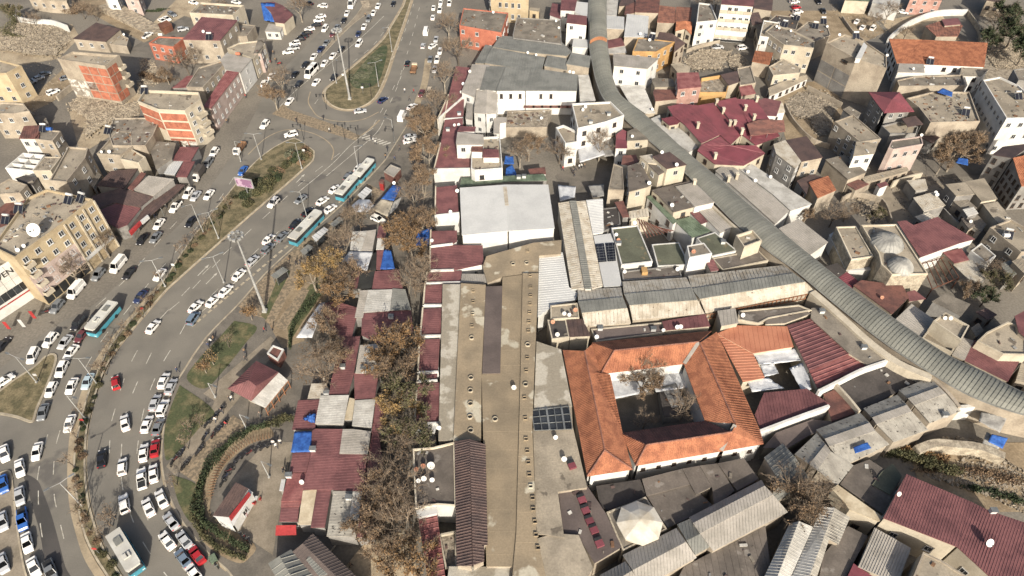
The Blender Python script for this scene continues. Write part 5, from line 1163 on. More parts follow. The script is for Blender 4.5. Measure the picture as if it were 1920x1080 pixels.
# domed bath house
t = B(1,3,'bath_house','stone bath house with two grey lead domes on a flat roof','w_stone',[('concrete','700,606 962,600 1202,972 930,978 850,900 832,822',9)],par=.5,trim='trim',cat='bath house')
for (x, y, rr) in ((890,705,3.6),(990,885,2.7)):
    c_ = U(*T(1,3,'%d,%d' % (x,y+40))[0],8.6); g = MB()
    g.lathe((c_.x,c_.y,8.55),[(rr*1.04,0),(rr*1.02,.35),(rr*.93,.8),(rr*.75,1.5),(rr*.5,2.05),(rr*.22,2.35),(.02,2.45)],24); o = t.add('dome', g, MT['lead'], smooth=False)
    g = MB()
    for k in range(24):
        f = 2*math.pi*k/24; pr = [(rr*1.02,.38),(rr*.93,.83),(rr*.75,1.53),(rr*.5,2.08),(rr*.22,2.38)]
        for i in range(4): g.tube((c_.x+pr[i][0]*math.cos(f),c_.y+pr[i][0]*math.sin(f),8.55+pr[i][1]),(c_.x+pr[i+1][0]*math.cos(f),c_.y+pr[i+1][0]*math.sin(f),8.55+pr[i+1][1]),.05,.05,4)
    t.add('lead_seam', g, MT['lead'], o)
    g = MB(); g.tube((c_.x,c_.y,10.9),(c_.x,c_.y,11.7),.08,.03,6); t.add('finial', g, MT['metal_grey'], o)
B(1,3,'bath_house','lower flat wing of the domed bath house with a dark stain','w_stone',[('concrete','510,620 662,614 792,842 626,866',7.5)],par=.4,trim='trim',cat='bath house')
# octagonal dome, bottom centre
t = B(3,2,'domed_tomb','square stone tomb with a white octagonal dome roof','w_stone',[('concrete_dark','708,600 1002,484 1166,730 832,892',5.2)],par=.25,cat='tomb')
oc = T(3,2,'800,640 860,575 965,548 1055,590 1108,690 1095,760 1005,830 880,836 812,740')
c_ = U(*T(3,2,'955,690')[0],5.6); rr = 3.6; g = MB(); g.lathe((c_.x,c_.y,5.0),[(rr,0),(rr,.9),(rr*1.08,.95),(rr*1.08,1.1)],8); t.add('drum', g, MT['dome_white'])
g = MB(); g.lathe((c_.x,c_.y,6.1),[(rr*1.08,0),(rr*.62,.75),(rr*.55,.85),(rr*.3,1.1),(.02,1.3)],8); t.add('dome', g, MT['dome_white'])
# bazaar halls bottom right
def shedT(r, c, lb, parts, h0=5.6, h1=6.6, mt='grey_spotted', rv=(13,-5), sp=.8):
    sh = []
    for k, s in enumerate(parts):
        m = 'zinc' if (k == 1 and len(parts) == 3) else mt; hs = [[h0,h0,h1,h1],[h1+.2]*4,[h1,h1,h0,h0]][k] if len(parts) == 3 else ([h0,h0,h1,h1] if k == 0 else [h1,h1,h0,h0])
        sh.append((m,s,hs,('v',sp,*rv)))
    B(r,c,'bazaar_hall',lb,'w_beige',sh,cat='market hall')
shedT(2,3,'uppermost of the four stepped grey halls beside the vaulted street',['980,765 1218,670 1282,740 1050,826','1050,826 1282,740 1332,790 1100,880','1100,880 1332,790 1448,922 1216,1012'],rv=(10,11))
shedT(2,3,'second of the four stepped grey halls from the vaulted street',['715,902 970,800 1042,875 780,970','780,970 1042,875 1078,925 815,1022','815,1022 1078,925 1202,1062 945,1155'],rv=(10,11))
shedT(2,3,'third of the four stepped grey halls, with a blue patch',['360,1062 692,935 762,1010 425,1130','425,1130 762,1010 805,1070 460,1190','460,1190 805,1070 910,1172 572,1332'],rv=(10,11))
shedT(3,3,'lowest of the four stepped grey halls, narrowest',['200,165 365,8 432,90 310,240','310,240 432,90 472,145 370,286','370,286 472,145 642,250 520,402'],rv=(10,11))
shedT(3,2,'long diagonal zinc hall roof crossing below the octagonal dome, upper half',['1328,640 1872,358 1895,402 1358,682','1358,682 1895,402 1960,470 1412,762','1412,764 1960,472 2070,600 1510,892'],mt='zinc',rv=(3,20),sp=.55)
shedT(3,2,'lower end of the diagonal zinc hall roof right of the mauve slab',['830,922 1232,720 1305,822 905,1036','905,1036 1305,824 1385,942 960,1180'],mt='zinc',rv=(3,20),sp=.55)
shedT(3,2,'short linking zinc roof between the two diagonal halls',['1238,692 1338,648 1410,762 1310,812','1310,814 1410,764 1482,862 1375,922'],mt='zinc_dark',rv=(3,20),sp=.55)
shedT(3,2,'zinc hall end at the bottom edge left of the diagonal roof',['660,1072 850,970 900,1040 720,1150','720,1150 900,1040 960,1150 760,1260'],mt='zinc',rv=(3,20),sp=.55)
shedT(3,3,'zinc roof shaded by the bare tree, left of the stepped halls',['-30,190 110,84 205,190 60,330','60,330 205,190 310,345 20,560'],mt='zinc_dark',rv=(13,-10),sp=.7)
shedT(3,3,'pale hall roof running to the bottom edge, left one',['-40,1110 160,690 232,668 60,1110','60,1110 232,668 338,712 160,1110'],mt='pale_sheet',rv=(20,8),sp=.55)
B(3,3,'bazaar_hall','pale hall roof running to the bottom edge under the bare tree','w_beige',[('pale_sheet','165,1110 340,714 402,560 500,568 300,1110',[5.5,5.5,6,6.4,6.4],('v',.55,20,8)),('grey_spotted','300,1110 500,570 616,640 530,842 458,806 360,1110',[6.4,6.4,5.6,5.6,5.8,5.6],('v',.55,20,8))],cat='market hall')
B(3,3,'shop_building','cream fronted building with wedge shaped roof and timber window strip','w_cream',[('cream_sheet','478,425 522,394 866,640 832,672 610,585 572,525',6)],win=(2,3),fm='frame_brown')
# big maroon roof bottom right
t = B(3,3,'market_hall','huge ribbed maroon roof filling the bottom right corner','w_cream',[('maroon','1038,315 1532,526 1420,862 865,645',[7,7,7.6,7.6],('v',.42,9,-22,.16,.045)),('maroon','1532,526 1660,590 1990,700 2120,1180 1680,1100 1420,862',[7,7,7,7.6,7.6,7.6],('v',.42,9,-22,.16,.045))],win=(1,4),cat='market hall')
wall_line('parapet_wall','pale retaining wall beside the end of the vaulted street',T(2,3,'1432,890 1560,885 1700,905 1850,965'),4.2,'w_white',.7)
wall_line('parapet_wall','long beige parapet following the left side of the vaulted street',T(2,3,'335,25 560,220 760,400 980,560 1230,668'),6.6,'w_cream',1.6)
wall_line('parapet_wall','beige parapet of the vaulted street beside the shop block',T(1,2,'1500,455 1640,590 1730,660'),6.6,'w_cream',.6)
wall_line('parapet_wall','short rusty parapet near the end of the vaulted street',T(2,3,'1230,668 1330,760 1440,890'),6.2,'w_beige',.7)
wall_line('retaining_wall','broken earth coloured bank wall above the overgrown plot',T(3,3,'1120,130 1260,80 1420,90 1600,110 1780,180'),2.6,'w_stone',1.6)
# pergola right of the bath house
t = Thing('pergola','open rusty pergola frame beside the striped awning','pergola',U(*T(1,3,'1290,960')[0],0))
q = [U(x,y,3.6) for x,y in T(1,3,'1155,895 1330,842 1432,1000 1232,1085')]
for i in range(6):
    for A_, B_ in ((q[0].lerp(q[1],i/5),q[3].lerp(q[2],i/5)),):
        d = B_-A_; g = MB(); g.box((A_+B_)/2,(d.length,.14,.16),math.atan2(d.y,d.x)); t.add('beam', g, MT['rust'])
for A_, B_ in ((q[0],q[1]),(q[3],q[2])):
    d = B_-A_; g = MB(); g.box((A_+B_)/2-Vector((0,0,.17)),(d.length,.16,.16),math.atan2(d.y,d.x)); t.add('beam', g, MT['rust'])
for A_ in q:
    g = MB(); g.box((A_.x,A_.y,1.7),(.18,.18,3.4)); t.add('post', g, MT['rust'])
# tarpaulins over the east side
for s, hs, mt, lb, rc in (('1265,690 1310,660 1385,690 1380,725',9.2,'tarp_blue','blue tarpaulin on the cluttered terrace house, upper right',(0,3)),
        ('1590,130 1640,0 1760,60 1700,190',[2,3.5,3.5,1.5],'tarp_grey','grey plastic sheeting draped down the bank at the right',(3,3)),
        ('1650,70 1680,15 1800,45 1760,125',[3.6,4,4,3.4],'tarp_blue','bright blue tarpaulin on the bank at the right edge',(3,3)),
        ('1580,1000 1600,930 1800,960 1740,1085',[4,4.2,4.4,3.6],'tarp_grey','crumpled grey plastic sheet below the pale retaining wall',(2,3)),
        ('655,160 640,115 745,75 775,120',6.9,'tarp_blue','flat blue patch sheet on the third stepped hall',(3,3)),
        ('1410,140 1430,100 1500,110 1500,160',6.2,'tarp_blue','turquoise blue awning in the shaded yard, right',(1,3))):
    sheet3('tarpaulin',lb,'tarpaulin',T(*rc,s),hs,mt,sag=.05,ripple=.25 if mt == 'tarp_grey' else .08)
# low sheds, lean-tos and yard walls filling the yards
for r,c,mt,s,h,lb,wl in (
 (0,3,'brown','1120,1010 1200,985 1290,1030 1230,1075',4,'low brown shed behind the pink house','w_grey'),
 (0,3,'concrete_dark','560,820 610,795 700,850 650,890',5.5,'dark stair house on the grey flat house','w_grey'),
 (0,3,'pale_rusty','0,790 110,770 130,840 10,860',4.5,'pale shed roof with white and orange front','w_white'),
 (0,3,'concrete','0,660 110,610 290,560 300,590 130,670 10,720',2.6,'white courtyard terrace below the two windowed house','w_white'),
 (1,3,'brown_red','590,300 680,265 760,300 660,345',3.4,'rust brown lean-to in the small yard','w_beige'),
 (1,3,'concrete','700,250 860,210 1040,170 1060,200 880,250 730,290',3.2,'crooked pale wall top roof beside the steps','w_beige'),
 (1,3,'pale_rusty','1100,545 1200,510 1270,560 1180,600',3.4,'grey sheet lean-to at the corner of the broad maroon roof','w_grey'),
 (1,3,'concrete_dark','1390,430 1480,400 1570,480 1500,520',4.2,'small workshop roof below the turquoise awning','w_beige'),
 (1,3,'concrete_dark','1560,520 1640,600 1600,660 1500,600',3.6,'dark low store in the shaded yard','w_grey'),
 (1,3,'pale_sheet','1460,490 1540,470 1580,520 1500,545',5,'pale awning sheet above the dark low store','w_grey'),
 (1,3,'bitumen','1450,560 1500,540 1560,610 1510,640',4,'little black roof beside the broad maroon one','w_beige'),
 (1,3,'concrete','1830,880 1900,850 1990,920 1930,980',6,'flat grey roof at the right edge below the washing tables','w_beige'),
 (1,3,'zinc_dark','1740,900 1820,870 1900,960 1810,1000',4.5,'dull zinc shed beside the flat grey roof at the right','w_grey'),
 (2,3,'brown','1560,180 1640,150 1720,200 1650,240',4,'dull brown shed in the dark yard at the right','w_grey'),
 (2,3,'concrete_dark','1520,300 1580,260 1620,320 1560,370',5,'small grey annex right of the cream tank house','w_beige'),
 (2,3,'concrete','1900,560 1990,600 1980,720 1860,690',5,'grey roof at the right edge beside the end of the vault','w_beige'),
 (0,2,'concrete_dark','1830,200 1870,190 1900,330 1850,340',5,'narrow grey house in the shaded alley, upper right','w_beige'),
 (0,2,'brown','1780,100 1850,90 1880,170 1800,190',5,'dark brown lean-to right of the tall cream block','w_grey'),
 (0,2,'maroon_faded','1700,640 1790,620 1830,700 1720,720',4.5,'pink brown sheet roof beside the concrete frame house','w_beige'),
 (0,2,'concrete','1190,480 1260,470 1340,500 1330,540 1240,540',5,'pale canopy roof over the alley below the rubble','w_beige'),
 (0,0,'rust','1180,180 1250,150 1290,180 1220,215',2.4,'rusty container beside the white pickup','rust'),
 (0,0,'concrete_dark','250,880 310,850 350,890 290,930',2.6,'low shed in the shaded yard at the left','w_grey'),
 (1,0,'brown_red','130,440 210,410 290,460 200,500',6,'scrap roof behind the cluttered apartment roof','w_grey'),
 (1,0,'concrete_dark','620,250 700,190 760,230 700,330',4,'small shadowed annex between house and shed','w_grey')):
    B(r,c,'lean_to',lb,wl,[(mt,s,h,('s',.6))],cat='shed',win=(1,2.6) if wl!='rust' else None,fm='frame_brown')
for lb,r,c,s,h,m in (('low yard wall below the tall blank tower',0,3,'300,640 420,700 560,770',1.8,'w_beige'),('low wall round the rubble slope',0,3,'130,770 200,900 330,1030 470,1080',1.6,'w_beige'),('crooked yard wall right of the patched roof house',1,3,'560,400 660,360 860,410 930,560',1.8,'w_beige'),('pale lane wall beside the great brown tree',1,3,'940,280 1050,240 1160,215',2.2,'w_cream'),('dark lane wall below the turquoise awning',1,3,'1320,480 1400,560 1520,650',2,'w_grey'),('beige wall along the alley of the tall cream block',0,2,'1310,370 1420,330 1560,300',1.4,'w_beige'),('garden wall in front of the orange fronted house',0,3,'1500,70 1590,200 1600,300',2.0,'w_stone'),('low wall behind the parked fan of cars',0,3,'560,120 640,230 720,300',1.2,'w_beige')):
    wall_line('yard_wall',lb,T(r,c,s),h,m,.35)
# ================================================================ vehicles
def loft(mb, secs):
    """secs: list of rings (same count) -> skin with end caps"""
    n = len(secs[0]); a = len(mb.v)
    for s in secs: mb.v += [tuple(p) for p in s]
    for k in range(len(secs)-1):
        for i in range(n):
            j = (i+1) % n; mb.f.append((a+k*n+i, a+k*n+j, a+(k+1)*n+j, a+(k+1)*n+i))
    mb.f.append(tuple(range(a+n-1, a-1, -1))); mb.f.append(tuple(range(a+(len(secs)-1)*n, a+len(secs)*n)))
PROTO = {}
def mk_proto(key, L, W, H, belt, stations, cab, wheels, wr=.31):
    """nose towards +x. stations: (x, top z, half width factor) of the lower body; cab: (x0 base rear, x1 roof rear, x2 roof front, x3 base front)"""
    parts = []
    b = MB(); secs = []
    for (x, z, f) in stations:
        w = W/2*f; z0 = .22
        secs.append([(x, -w*.92, z0), (x, -w, z0+.18), (x, -w, z-.12), (x, -w*.88, z), (x, w*.88, z), (x, w, z-.12), (x, w, z0+.18), (x, w*.92, z0)])
    loft(b, secs)
    x0, x1, x2, x3 = cab; hw, rw = W/2*.90, W/2*.74; zr = H-.04
    # roof skin and pillars in body colour
    r = MB(); r.slab(ccw([Vector((x1, -rw, H)), Vector((x2, -rw, H)), Vector((x2, rw, H)), Vector((x1, rw, H))]), .05)
    for s in (-1, 1):
        for (xb, xt) in ((x0, x1), (x3, x2), ((x0+x3)/2-.05, (x1+x2)/2)):
            r.tube((xb, s*hw, belt-.02), (xt, s*rw, zr), .05, .05, 4)
    n0 = len(b.v); b.v += r.v; b.f += [tuple(n0+i for i in f) for f in r.f]
    parts.append(('body', b.mesh('body', MT['paint']), None))
    def quad(nm, pts):
        g = MB(); g.poly(pts); g.poly(pts[::-1]); parts.append((nm, g.mesh(nm, MT['glass']), None))
    k = .03
    quad('windscreen', [(x3-k, -hw, belt), (x3-k, hw, belt), (x2, rw, zr), (x2, -rw, zr)])
    quad('rear_window', [(x0+k, hw, belt), (x0+k, -hw, belt), (x1, -rw, zr), (x1, rw, zr)])
    for s in (-1, 1): quad('side_window', [(x0+k, s*hw, belt), (x3-k, s*hw, belt), (x2, s*rw, zr), (x1, s*rw, zr)])
    wm = MB(); wm.lathe((0, 0, 0), [(.02, -.11), (wr*.6, -.11), (wr, -.09), (wr, .09), (wr*.6, .11), (.02, .11)], 10, Matrix.Rotation(math.pi/2, 3, 'X')); wmesh = wm.mesh('wheel', MT['tyre'])
    for x in wheels:
        for s in (-1, 1): parts.append(('wheel', wmesh, (x, s*(W/2-.08), wr)))
    hz = stations[-2][1]-.16; hx = stations[-1][0]; tx = stations[0][0]; tz = stations[1][1]-.18
    hl = MB(); hl.box((0, 0, 0), (.12, .36, .14)); hm = hl.mesh('headlight', MT['head'])
    tl = MB(); tl.box((0, 0, 0), (.1, .32, .16)); tm = tl.mesh('tail_light', MT['tail'])
    for s in (-1, 1):
        parts.append(('headlight', hm, (hx-.03, s*W*.34, hz))); parts.append(('tail_light', tm, (tx+.03, s*W*.36, tz)))
    mr = MB(); mr.box((0, 0, 0), (.14, .2, .13)); mm = mr.mesh('mirror', MT['metal_dark'])
    for s in (-1, 1): parts.append(('mirror', mm, (x3-.35, s*(W/2+.06), belt+.08)))
    PROTO[key] = parts
mk_proto('sedan', 4.5, 1.78, 1.45, .92, [(-2.22,.62,.86),(-2.1,.98,.96),(-1.3,1.0,1),(0,.95,1),(1.1,.93,1),(1.95,.78,.96),(2.2,.55,.86)], (-1.65,-.95,.3,1.15), (-1.32,1.36))
mk_proto('hatch', 4.15, 1.76, 1.5, .94, [(-2.0,.62,.9),(-1.95,1.0,.97),(-1.2,1.0,1),(0,.96,1),(1.0,.94,1),(1.8,.8,.96),(2.05,.55,.86)], (-1.95,-1.55,.2,1.05), (-1.25,1.28))
mk_proto('suv', 4.5, 1.86, 1.72, 1.05, [(-2.2,.66,.92),(-2.15,1.08,.98),(-1.2,1.1,1),(0,1.06,1),(1.1,1.04,1),(2.0,.92,.97),(2.25,.62,.9)], (-2.12,-1.8,.15,1.0), (-1.35,1.38), .36)
mk_proto('panelvan', 4.4, 1.82, 1.86, 1.1, [(-2.18,.66,.94),(-2.15,1.12,.99),(-1.2,1.12,1),(0,1.1,1),(1.1,1.06,1),(1.95,.9,.97),(2.2,.6,.9)], (-2.15,-2.02,.55,1.25), (-1.35,1.38), .33)
mk_proto('van', 5.6, 2.05, 2.45, 1.35, [(-2.78,.7,.96),(-2.76,1.4,1),(-1.5,1.42,1),(0,1.4,1),(1.5,1.36,1),(2.55,1.1,.97),(2.8,.65,.92)], (-2.76,-2.7,1.35,2.05), (-1.7,1.8), .36)
mk_proto('minibus', 6.8, 2.1, 2.6, 1.4, [(-3.38,.7,.96),(-3.36,1.45,1),(-1.5,1.46,1),(0,1.45,1),(2.2,1.42,1),(3.1,1.15,.97),(3.4,.65,.92)], (-3.36,-3.25,2.0,2.75), (-2.1,2.2), .38)
# solid panels on vans so that only the windows are glass
def extra(key, nm, mb, mat, loc=None): PROTO[key].append((nm, mb.mesh(nm, MT[mat]), loc))
g = MB()
for s in (-1, 1): g.poly([(-2.74, s*.925, 1.35), (1.1, s*.925, 1.35), (.95, s*.765, 2.42), (-2.69, s*.765, 2.42)]); g.poly([(-2.69, s*.765, 2.42), (.95, s*.765, 2.42), (1.1, s*.925, 1.35), (-2.74, s*.925, 1.35)])
g.box((-2.76, 0, 1.88), (.06, 1.7, 1.05)); extra('van', 'side_panel', g, 'paint')
g = MB(); g.box((-.9, 0, 2.66), (1.2, 1.3, .14)); extra('minibus', 'roof_unit', g, 'frame_white')
# pickup
mk_proto('pickup', 5.1, 1.85, 1.75, 1.05, [(-2.5,.66,.94),(-2.48,1.02,.98),(-1.0,1.04,1),(0,1.04,1),(1.3,1.02,1),(2.3,.92,.97),(2.55,.62,.9)], (-.75,-.55,.5,1.25), (-1.6,1.65), .37)
g = MB(); g.box((-1.62, 0, 1.05), (1.55, 1.45, .03)); extra('pickup', 'load_bed', g, 'metal_dark')
# flat truck
def mk_truck(key, load):
    parts = []
    g = MB(); g.box((0, 0, .75), (6.2, .9, .25)); parts.append(('chassis', g.mesh('chassis', MT['metal_dark']), None))
    g = MB(); loft(g, [[(1.5,-1,.5),(1.5,-1,2.3),(1.5,1,2.3),(1.5,1,.5)],[(2.5,-1,.5),(2.5,-.95,2.3),(2.5,.95,2.3),(2.5,1,.5)],[(3.1,-1,.5),(3.1,-1,1.3),(3.1,1,1.3),(3.1,1,.5)]]); parts.append(('body', g.mesh('body', MT['paint']), None))
    g = MB(); g.poly([(3.12,-.9,1.32),(3.12,.9,1.32),(2.55,.88,2.22),(2.55,-.88,2.22)]); parts.append(('windscreen', g.mesh('windscreen', MT['glass']), None))
    g = MB(); g.box((-.85, 0, 1.0 if load != 'box' else 1.9), (4.4, 2.15, .2 if load != 'box' else 2.0))
    if load == 'open':
        for s in (-1, 1): g.box((-.85, s*1.04, 1.4), (4.4, .07, .6))
        g.box((-3.02, 0, 1.4), (.07, 2.0, .6)); g.box((1.32, 0, 1.5), (.07, 2.0, .8))
    parts.append(('load_bed', g.mesh('load_bed', MT['wood' if load == 'open' else 'bitumen_dark']), None))
    wm = MB(); wm.lathe((0,0,0), [(.02,-.15),(.3,-.15),(.45,-.12),(.45,.12),(.3,.15),(.02,.15)], 10, Matrix.Rotation(math.pi/2, 3, 'X')); w_ = wm.mesh('wheel', MT['tyre'])
    for x in (-2.0, 2.1):
        for s in (-1, 1): parts.append(('wheel', w_, (x, s*.9, .45)))
    PROTO[key] = parts
mk_truck('truck', 'open'); mk_truck('boxtruck', 'box')
# city bus in turquoise and white
dm('bus_white', (226,222,208), (206,200,186), rough=.5, famt=.05); dm('bus_blue', (64,176,196), (56,160,182), rough=.4, famt=.05)
def mk_bus(key, L):
    h = L/2; parts = []
    g = MB(); loft(g, [[(x,-1.22*f,.4),(x,-1.25*f,.6),(x,-1.25*f,1.45),(x,1.25*f,1.45),(x,1.25*f,.6),(x,1.22*f,.4)] for (x, f) in ((-h,.95),(-h+.15,1),(h-.3,1),(h,.92))]); parts.append(('body', g.mesh('body', MT['bus_blue']), None))
    g = MB(); loft(g, [[(x,-1.2*f,1.45),(x,-1.16*f,2.5),(x,1.16*f,2.5),(x,1.2*f,1.45)] for (x, f) in ((-h+.05,.97),(-h+.15,1),(h-.4,1),(h-.12,.95))]); parts.append(('window_band', g.mesh('window_band', MT['glass']), None))
    g = MB(); g.slab(ccw([Vector(p) for p in ((-h,-1.2,2.85),(h-.45,-1.2,2.85),(h-.1,-1.0,2.8),(h-.1,1.0,2.8),(h-.45,1.2,2.85),(-h,1.2,2.85))]), .38); parts.append(('roof', g.mesh('roof', MT['bus_white']), None))
    g = MB()
    for x in [i*1.9-h+1.2 for i in range(int((L-1.5)/1.9)+1)]:
        for s in (-1, 1): g.box((x, s*1.19, 1.97), (.14, .07, 1.05))
    parts.append(('window_pillars', g.mesh('window_pillars', MT['metal_dark']), None))
    for x, sx in ((-h*.45, 1.5), (h*.35, 1.0)):
        g = MB(); g.box((x, 0, 2.95), (sx, 1.1, .22)); parts.append(('roof_unit', g.mesh('roof_unit', MT['zinc_dark' if sx > 1.2 else 'bus_white']), None))
    g = MB()
    for k in range(3): g.box((h*.35-.3+k*.3, .1, 3.09), (.2, .22, .06))
    parts.append(('roof_vents', g.mesh('roof_vents', MT['metal_dark']), None))
    wm = MB(); wm.lathe((0,0,0), [(.02,-.15),(.3,-.15),(.47,-.12),(.47,.12),(.3,.15),(.02,.15)], 12, Matrix.Rotation(math.pi/2, 3, 'X')); w_ = wm.mesh('wheel', MT['tyre'])
    for x in (-h*.5, h*.55):
        for s in (-1, 1): parts.append(('wheel', w_, (x, s*1.13, .47)))
    hl = MB(); hl.box((0,0,0), (.08,.4,.2)); hm = hl.mesh('headlight', MT['head'])
    for s in (-1, 1): parts.append(('headlight', hm, (h-.02, s*.85, .8)))
    PROTO[key] = parts
mk_bus('midibus', 8.4); mk_bus('citybus', 11.6)
CC = {'white':(.66,.65,.62),'silver':(.36,.37,.38),'grey':(.14,.15,.16),'black':(.015,.016,.02),'navy':(.02,.03,.075),'red':(.30,.02,.025),'maroon':(.10,.03,.035),'blue':(.03,.10,.32),
      'bluegrey':(.12,.16,.21),'skyblue':(.32,.40,.44),'beige':(.45,.38,.28)}
def heading(gl, x, y):
    best = None
    for i in range(len(gl)-1):
        (ax, ay), (bx, by) = gl[i], gl[i+1]; d2 = (bx-ax)**2+(by-ay)**2; t = max(0, min(1, ((x-ax)*(bx-ax)+(y-ay)*(by-ay))/d2))
        e = math.hypot(ax+t*(bx-ax)-x, ay+t*(by-ay)-y)
        if best is None or e < best[0]: best = (e, (bx-ax, by-ay))
    return best[1]
TYPE = {'sedan':'car','hatch':'car','suv':'car','panelvan':'van','van':'van','minibus':'minibus','pickup':'pickup','truck':'truck','boxtruck':'truck','midibus':'bus','citybus':'bus'}
WORD = {'sedan':'saloon car','hatch':'hatchback','suv':'estate car','panelvan':'small van','van':'delivery van','minibus':'minibus','pickup':'pickup truck','truck':'open truck','boxtruck':'truck with dark canopy','midibus':'turquoise midibus','citybus':'long turquoise bus'}
NMV = {'sedan':'saloon_car','hatch':'hatchback_car','suv':'estate_car','panelvan':'small_van','van':'delivery_van','minibus':'minibus','pickup':'pickup_truck','truck':'truck','boxtruck':'truck','midibus':'bus','citybus':'bus'}
def put_vehicle(kind, col, x, y, dx, dy, label, group, sc_=.88, z=.0):
    c = U(x, y, .75); c.z = z; d = U(x+dx*.2, y+dy*.2, .75)-U(x, y, .75); a = math.atan2(d.y, d.x)
    root = link(NMV[kind], None, None, c); root.rotation_euler = (0, 0, a); root.scale = (1.02 if 'bus' in kind else sc_,)*3; root.empty_display_size = .5
    tag(root, label, TYPE[kind], group)
    for (nm, me, loc) in PROTO[kind]:
        o = bpy.data.objects.new(nm, me); COL.objects.link(o); o.parent = root; o.location = loc or (0, 0, 0); o.color = (*CC.get(col, (.7, .7, .7)), 1)
    return root
K = {'s':'sedan','h':'hatch','u':'suv','p':'panelvan','v':'van','m':'minibus','k':'pickup','t':'truck','x':'boxtruck','b':'midibus','B':'citybus'}
KC = {'w':'white','s':'silver','g':'grey','k':'black','n':'navy','r':'red','m':'maroon','b':'blue','y':'bluegrey','c':'skyblue','e':'beige'}
ORD = ['first','second','third','fourth','fifth','sixth','seventh','eighth','ninth','tenth','eleventh','twelfth','thirteenth','fourteenth','fifteenth','sixteenth','seventeenth','eighteenth','nineteenth','twentieth','twenty-first','twenty-second','twenty-third','twenty-fourth']
GD = {'left':P('705,-40 655,60 600,130 540,195 470,275 400,370 330,455 255,545 190,620 140,680 105,750 80,820 60,900'),
      'kerb':P('20,780 30,850 36,905 38,930 43,985 55,1050 80,1120'),
      'main':P('395,1120 330,1030 290,975 265,915 262,860 268,800 295,730 330,650 370,590 440,520 560,400 650,335 715,260 760,160 785,80 805,0'),
      'mainL':P('300,1120 262,1000 238,950 228,890 232,800 220,715 255,645 300,590 400,490 520,380 600,320 690,245')}
# (guide, reversed?, phrase, [tile row, tile col, "kind+colour x y" ...])
VG = [
 ('left',0,'in the outer queue of the left carriageway',[(0,1,'mw720,28 sw682,95 sk658,150 sg607,200 sm575,250 sg527,318 sn485,365 sw433,420 sk370,480 sk290,555')]),
 ('left',0,'in the inner queue of the left carriageway',[(0,1,'sw915,40 sw880,92 pg845,140 sw810,195 sn767,250 sk640,365 sw575,415 sw512,470 mw415,540 sk320,625')]),
 ('left',0,'driving on the upper left carriageway',[(0,1,'sk1030,25 pw772,323 sw450,612 sk583,575 sw250,755 uw65,930'),(0,1,'pw517,212')]),
 ('left',0,'along the shop side of the left street',[(1,0,'uw1605,60 pg1560,140 tw1800,35 xw1490,230 sb1820,195 uw1410,365 ss1465,385 sw1565,375 kw1315,465 sw1190,595 sg1165,695 sk1065,710 sk1430,580 vw885,905 ug735,975 sk965,965 sw1195,975')]),
 ('left',0,'on the lower left carriageway',[(2,0,'vw570,15 sn1050,60 ug425,135 bw785,250 pk585,262 uk715,215 sm610,350 uw375,385 ss485,400 sw530,475 pw245,505 uw460,605 sw535,730 sc655,695 hw380,755 sg320,925 sw520,1010'),(3,0,'sw275,140')]),
 ('kerb',0,'at the kerb in the bottom left corner',[(3,0,'sw30,155 sw145,265 ss145,475 kb165,650 sw200,825 sw250,1010 kg375,1040')]),
 ('main',0,'in the slow lane beside the park',[(3,0,'sw1450,1050 sr1475,920 sy1370,940 ss1380,805 sw1250,810 ss1280,665 sw1110,560 sw1208,495 sw1148,305 kw1060,345 sr1160,115 sw1075,150'),(2,0,'sg1185,1035 sw1100,1015 uw1220,895 ss1160,855 ss1280,735 sw1225,690')]),
 ('mainL',0,'in the fast lane beside the long median',[(3,0,'uw930,535 hw915,255 sk760,195'),(2,0,'sw935,1005 hr865,705 sw1145,285')]),
 ('main',0,'in the queue beside the bus lane',[(2,0,'py1450,222 sw1465,135 sw1595,90 sw1690,15'),(1,0,'sw1790,975 ss1890,870'),(1,1,'ug88,780 sw93,710 sg193,690 sk295,595 sk390,505 sw555,480 sw497,422 sw590,333 ug695,240 sw770,175')]),
 ('main',1,'driving down the middle of the main carriageway',[(1,1,'uw130,435 sg335,410')]),
 ('main',0,'driving up the right carriageway at the top',[(0,1,'vw1275,235 sk1135,470 te1185,520 sw1332,52 sw1327,125 hs1253,338')]),
 ('main',1,'parked along the trees at the top right of the road',[(0,1,'sw1385,15 uw1378,72 pw1450,20 ss1350,290 hw1380,380 sg1307,440 uw1358,445 ss1340,515 pe1297,690 sm1240,695')]),
]
def parse(lst):
    for (r, c, s) in lst:
        for w in s.split():
            x, y = w[2:].split(','); yield w[0], w[1], float(x)/4+480*c, float(y)/4+270*r
used = {}
def uniq(lb):
    used[lb] = used.get(lb, 0)+1
    return lb
def lay(rows, phrase, fn, group):
    n = {}; tot = {}
    for (k, c, x, y) in rows: tot[(k, c)] = tot.get((k, c), 0)+1
    for (k, c, x, y) in sorted(rows, key=lambda q: -q[3]):
        n[(k, c)] = n.get((k, c), 0)+1; i = n[(k, c)]; t_ = tot[(k, c)]; kind = K[k]; col = KC[c]
        cw = '' if kind in ('midibus', 'citybus') else {'bluegrey':'blue grey','skyblue':'pale blue','navy':'dark blue','grey':'dark grey'}.get(col, col)+' '
        rank = '' if t_ == 1 else (', nearest one' if i == 1 else (', farthest one' if i == t_ else ', '+ORD[i-1]+' nearest'))
        dx, dy = fn(x, y); put_vehicle(kind, col, x, y, dx, dy, (cw+WORD[kind]+' '+phrase+rank), group)
for (gd, rev, ph, lst) in VG:
    rows = list(parse(lst)); gl = GD[gd]
    def fn(x, y, gl=gl, rev=rev):
        dx, dy = heading(gl, x, y); return (-dx, -dy) if rev else (dx, dy)
    lay(rows, ph, fn, 'traffic '+ph)
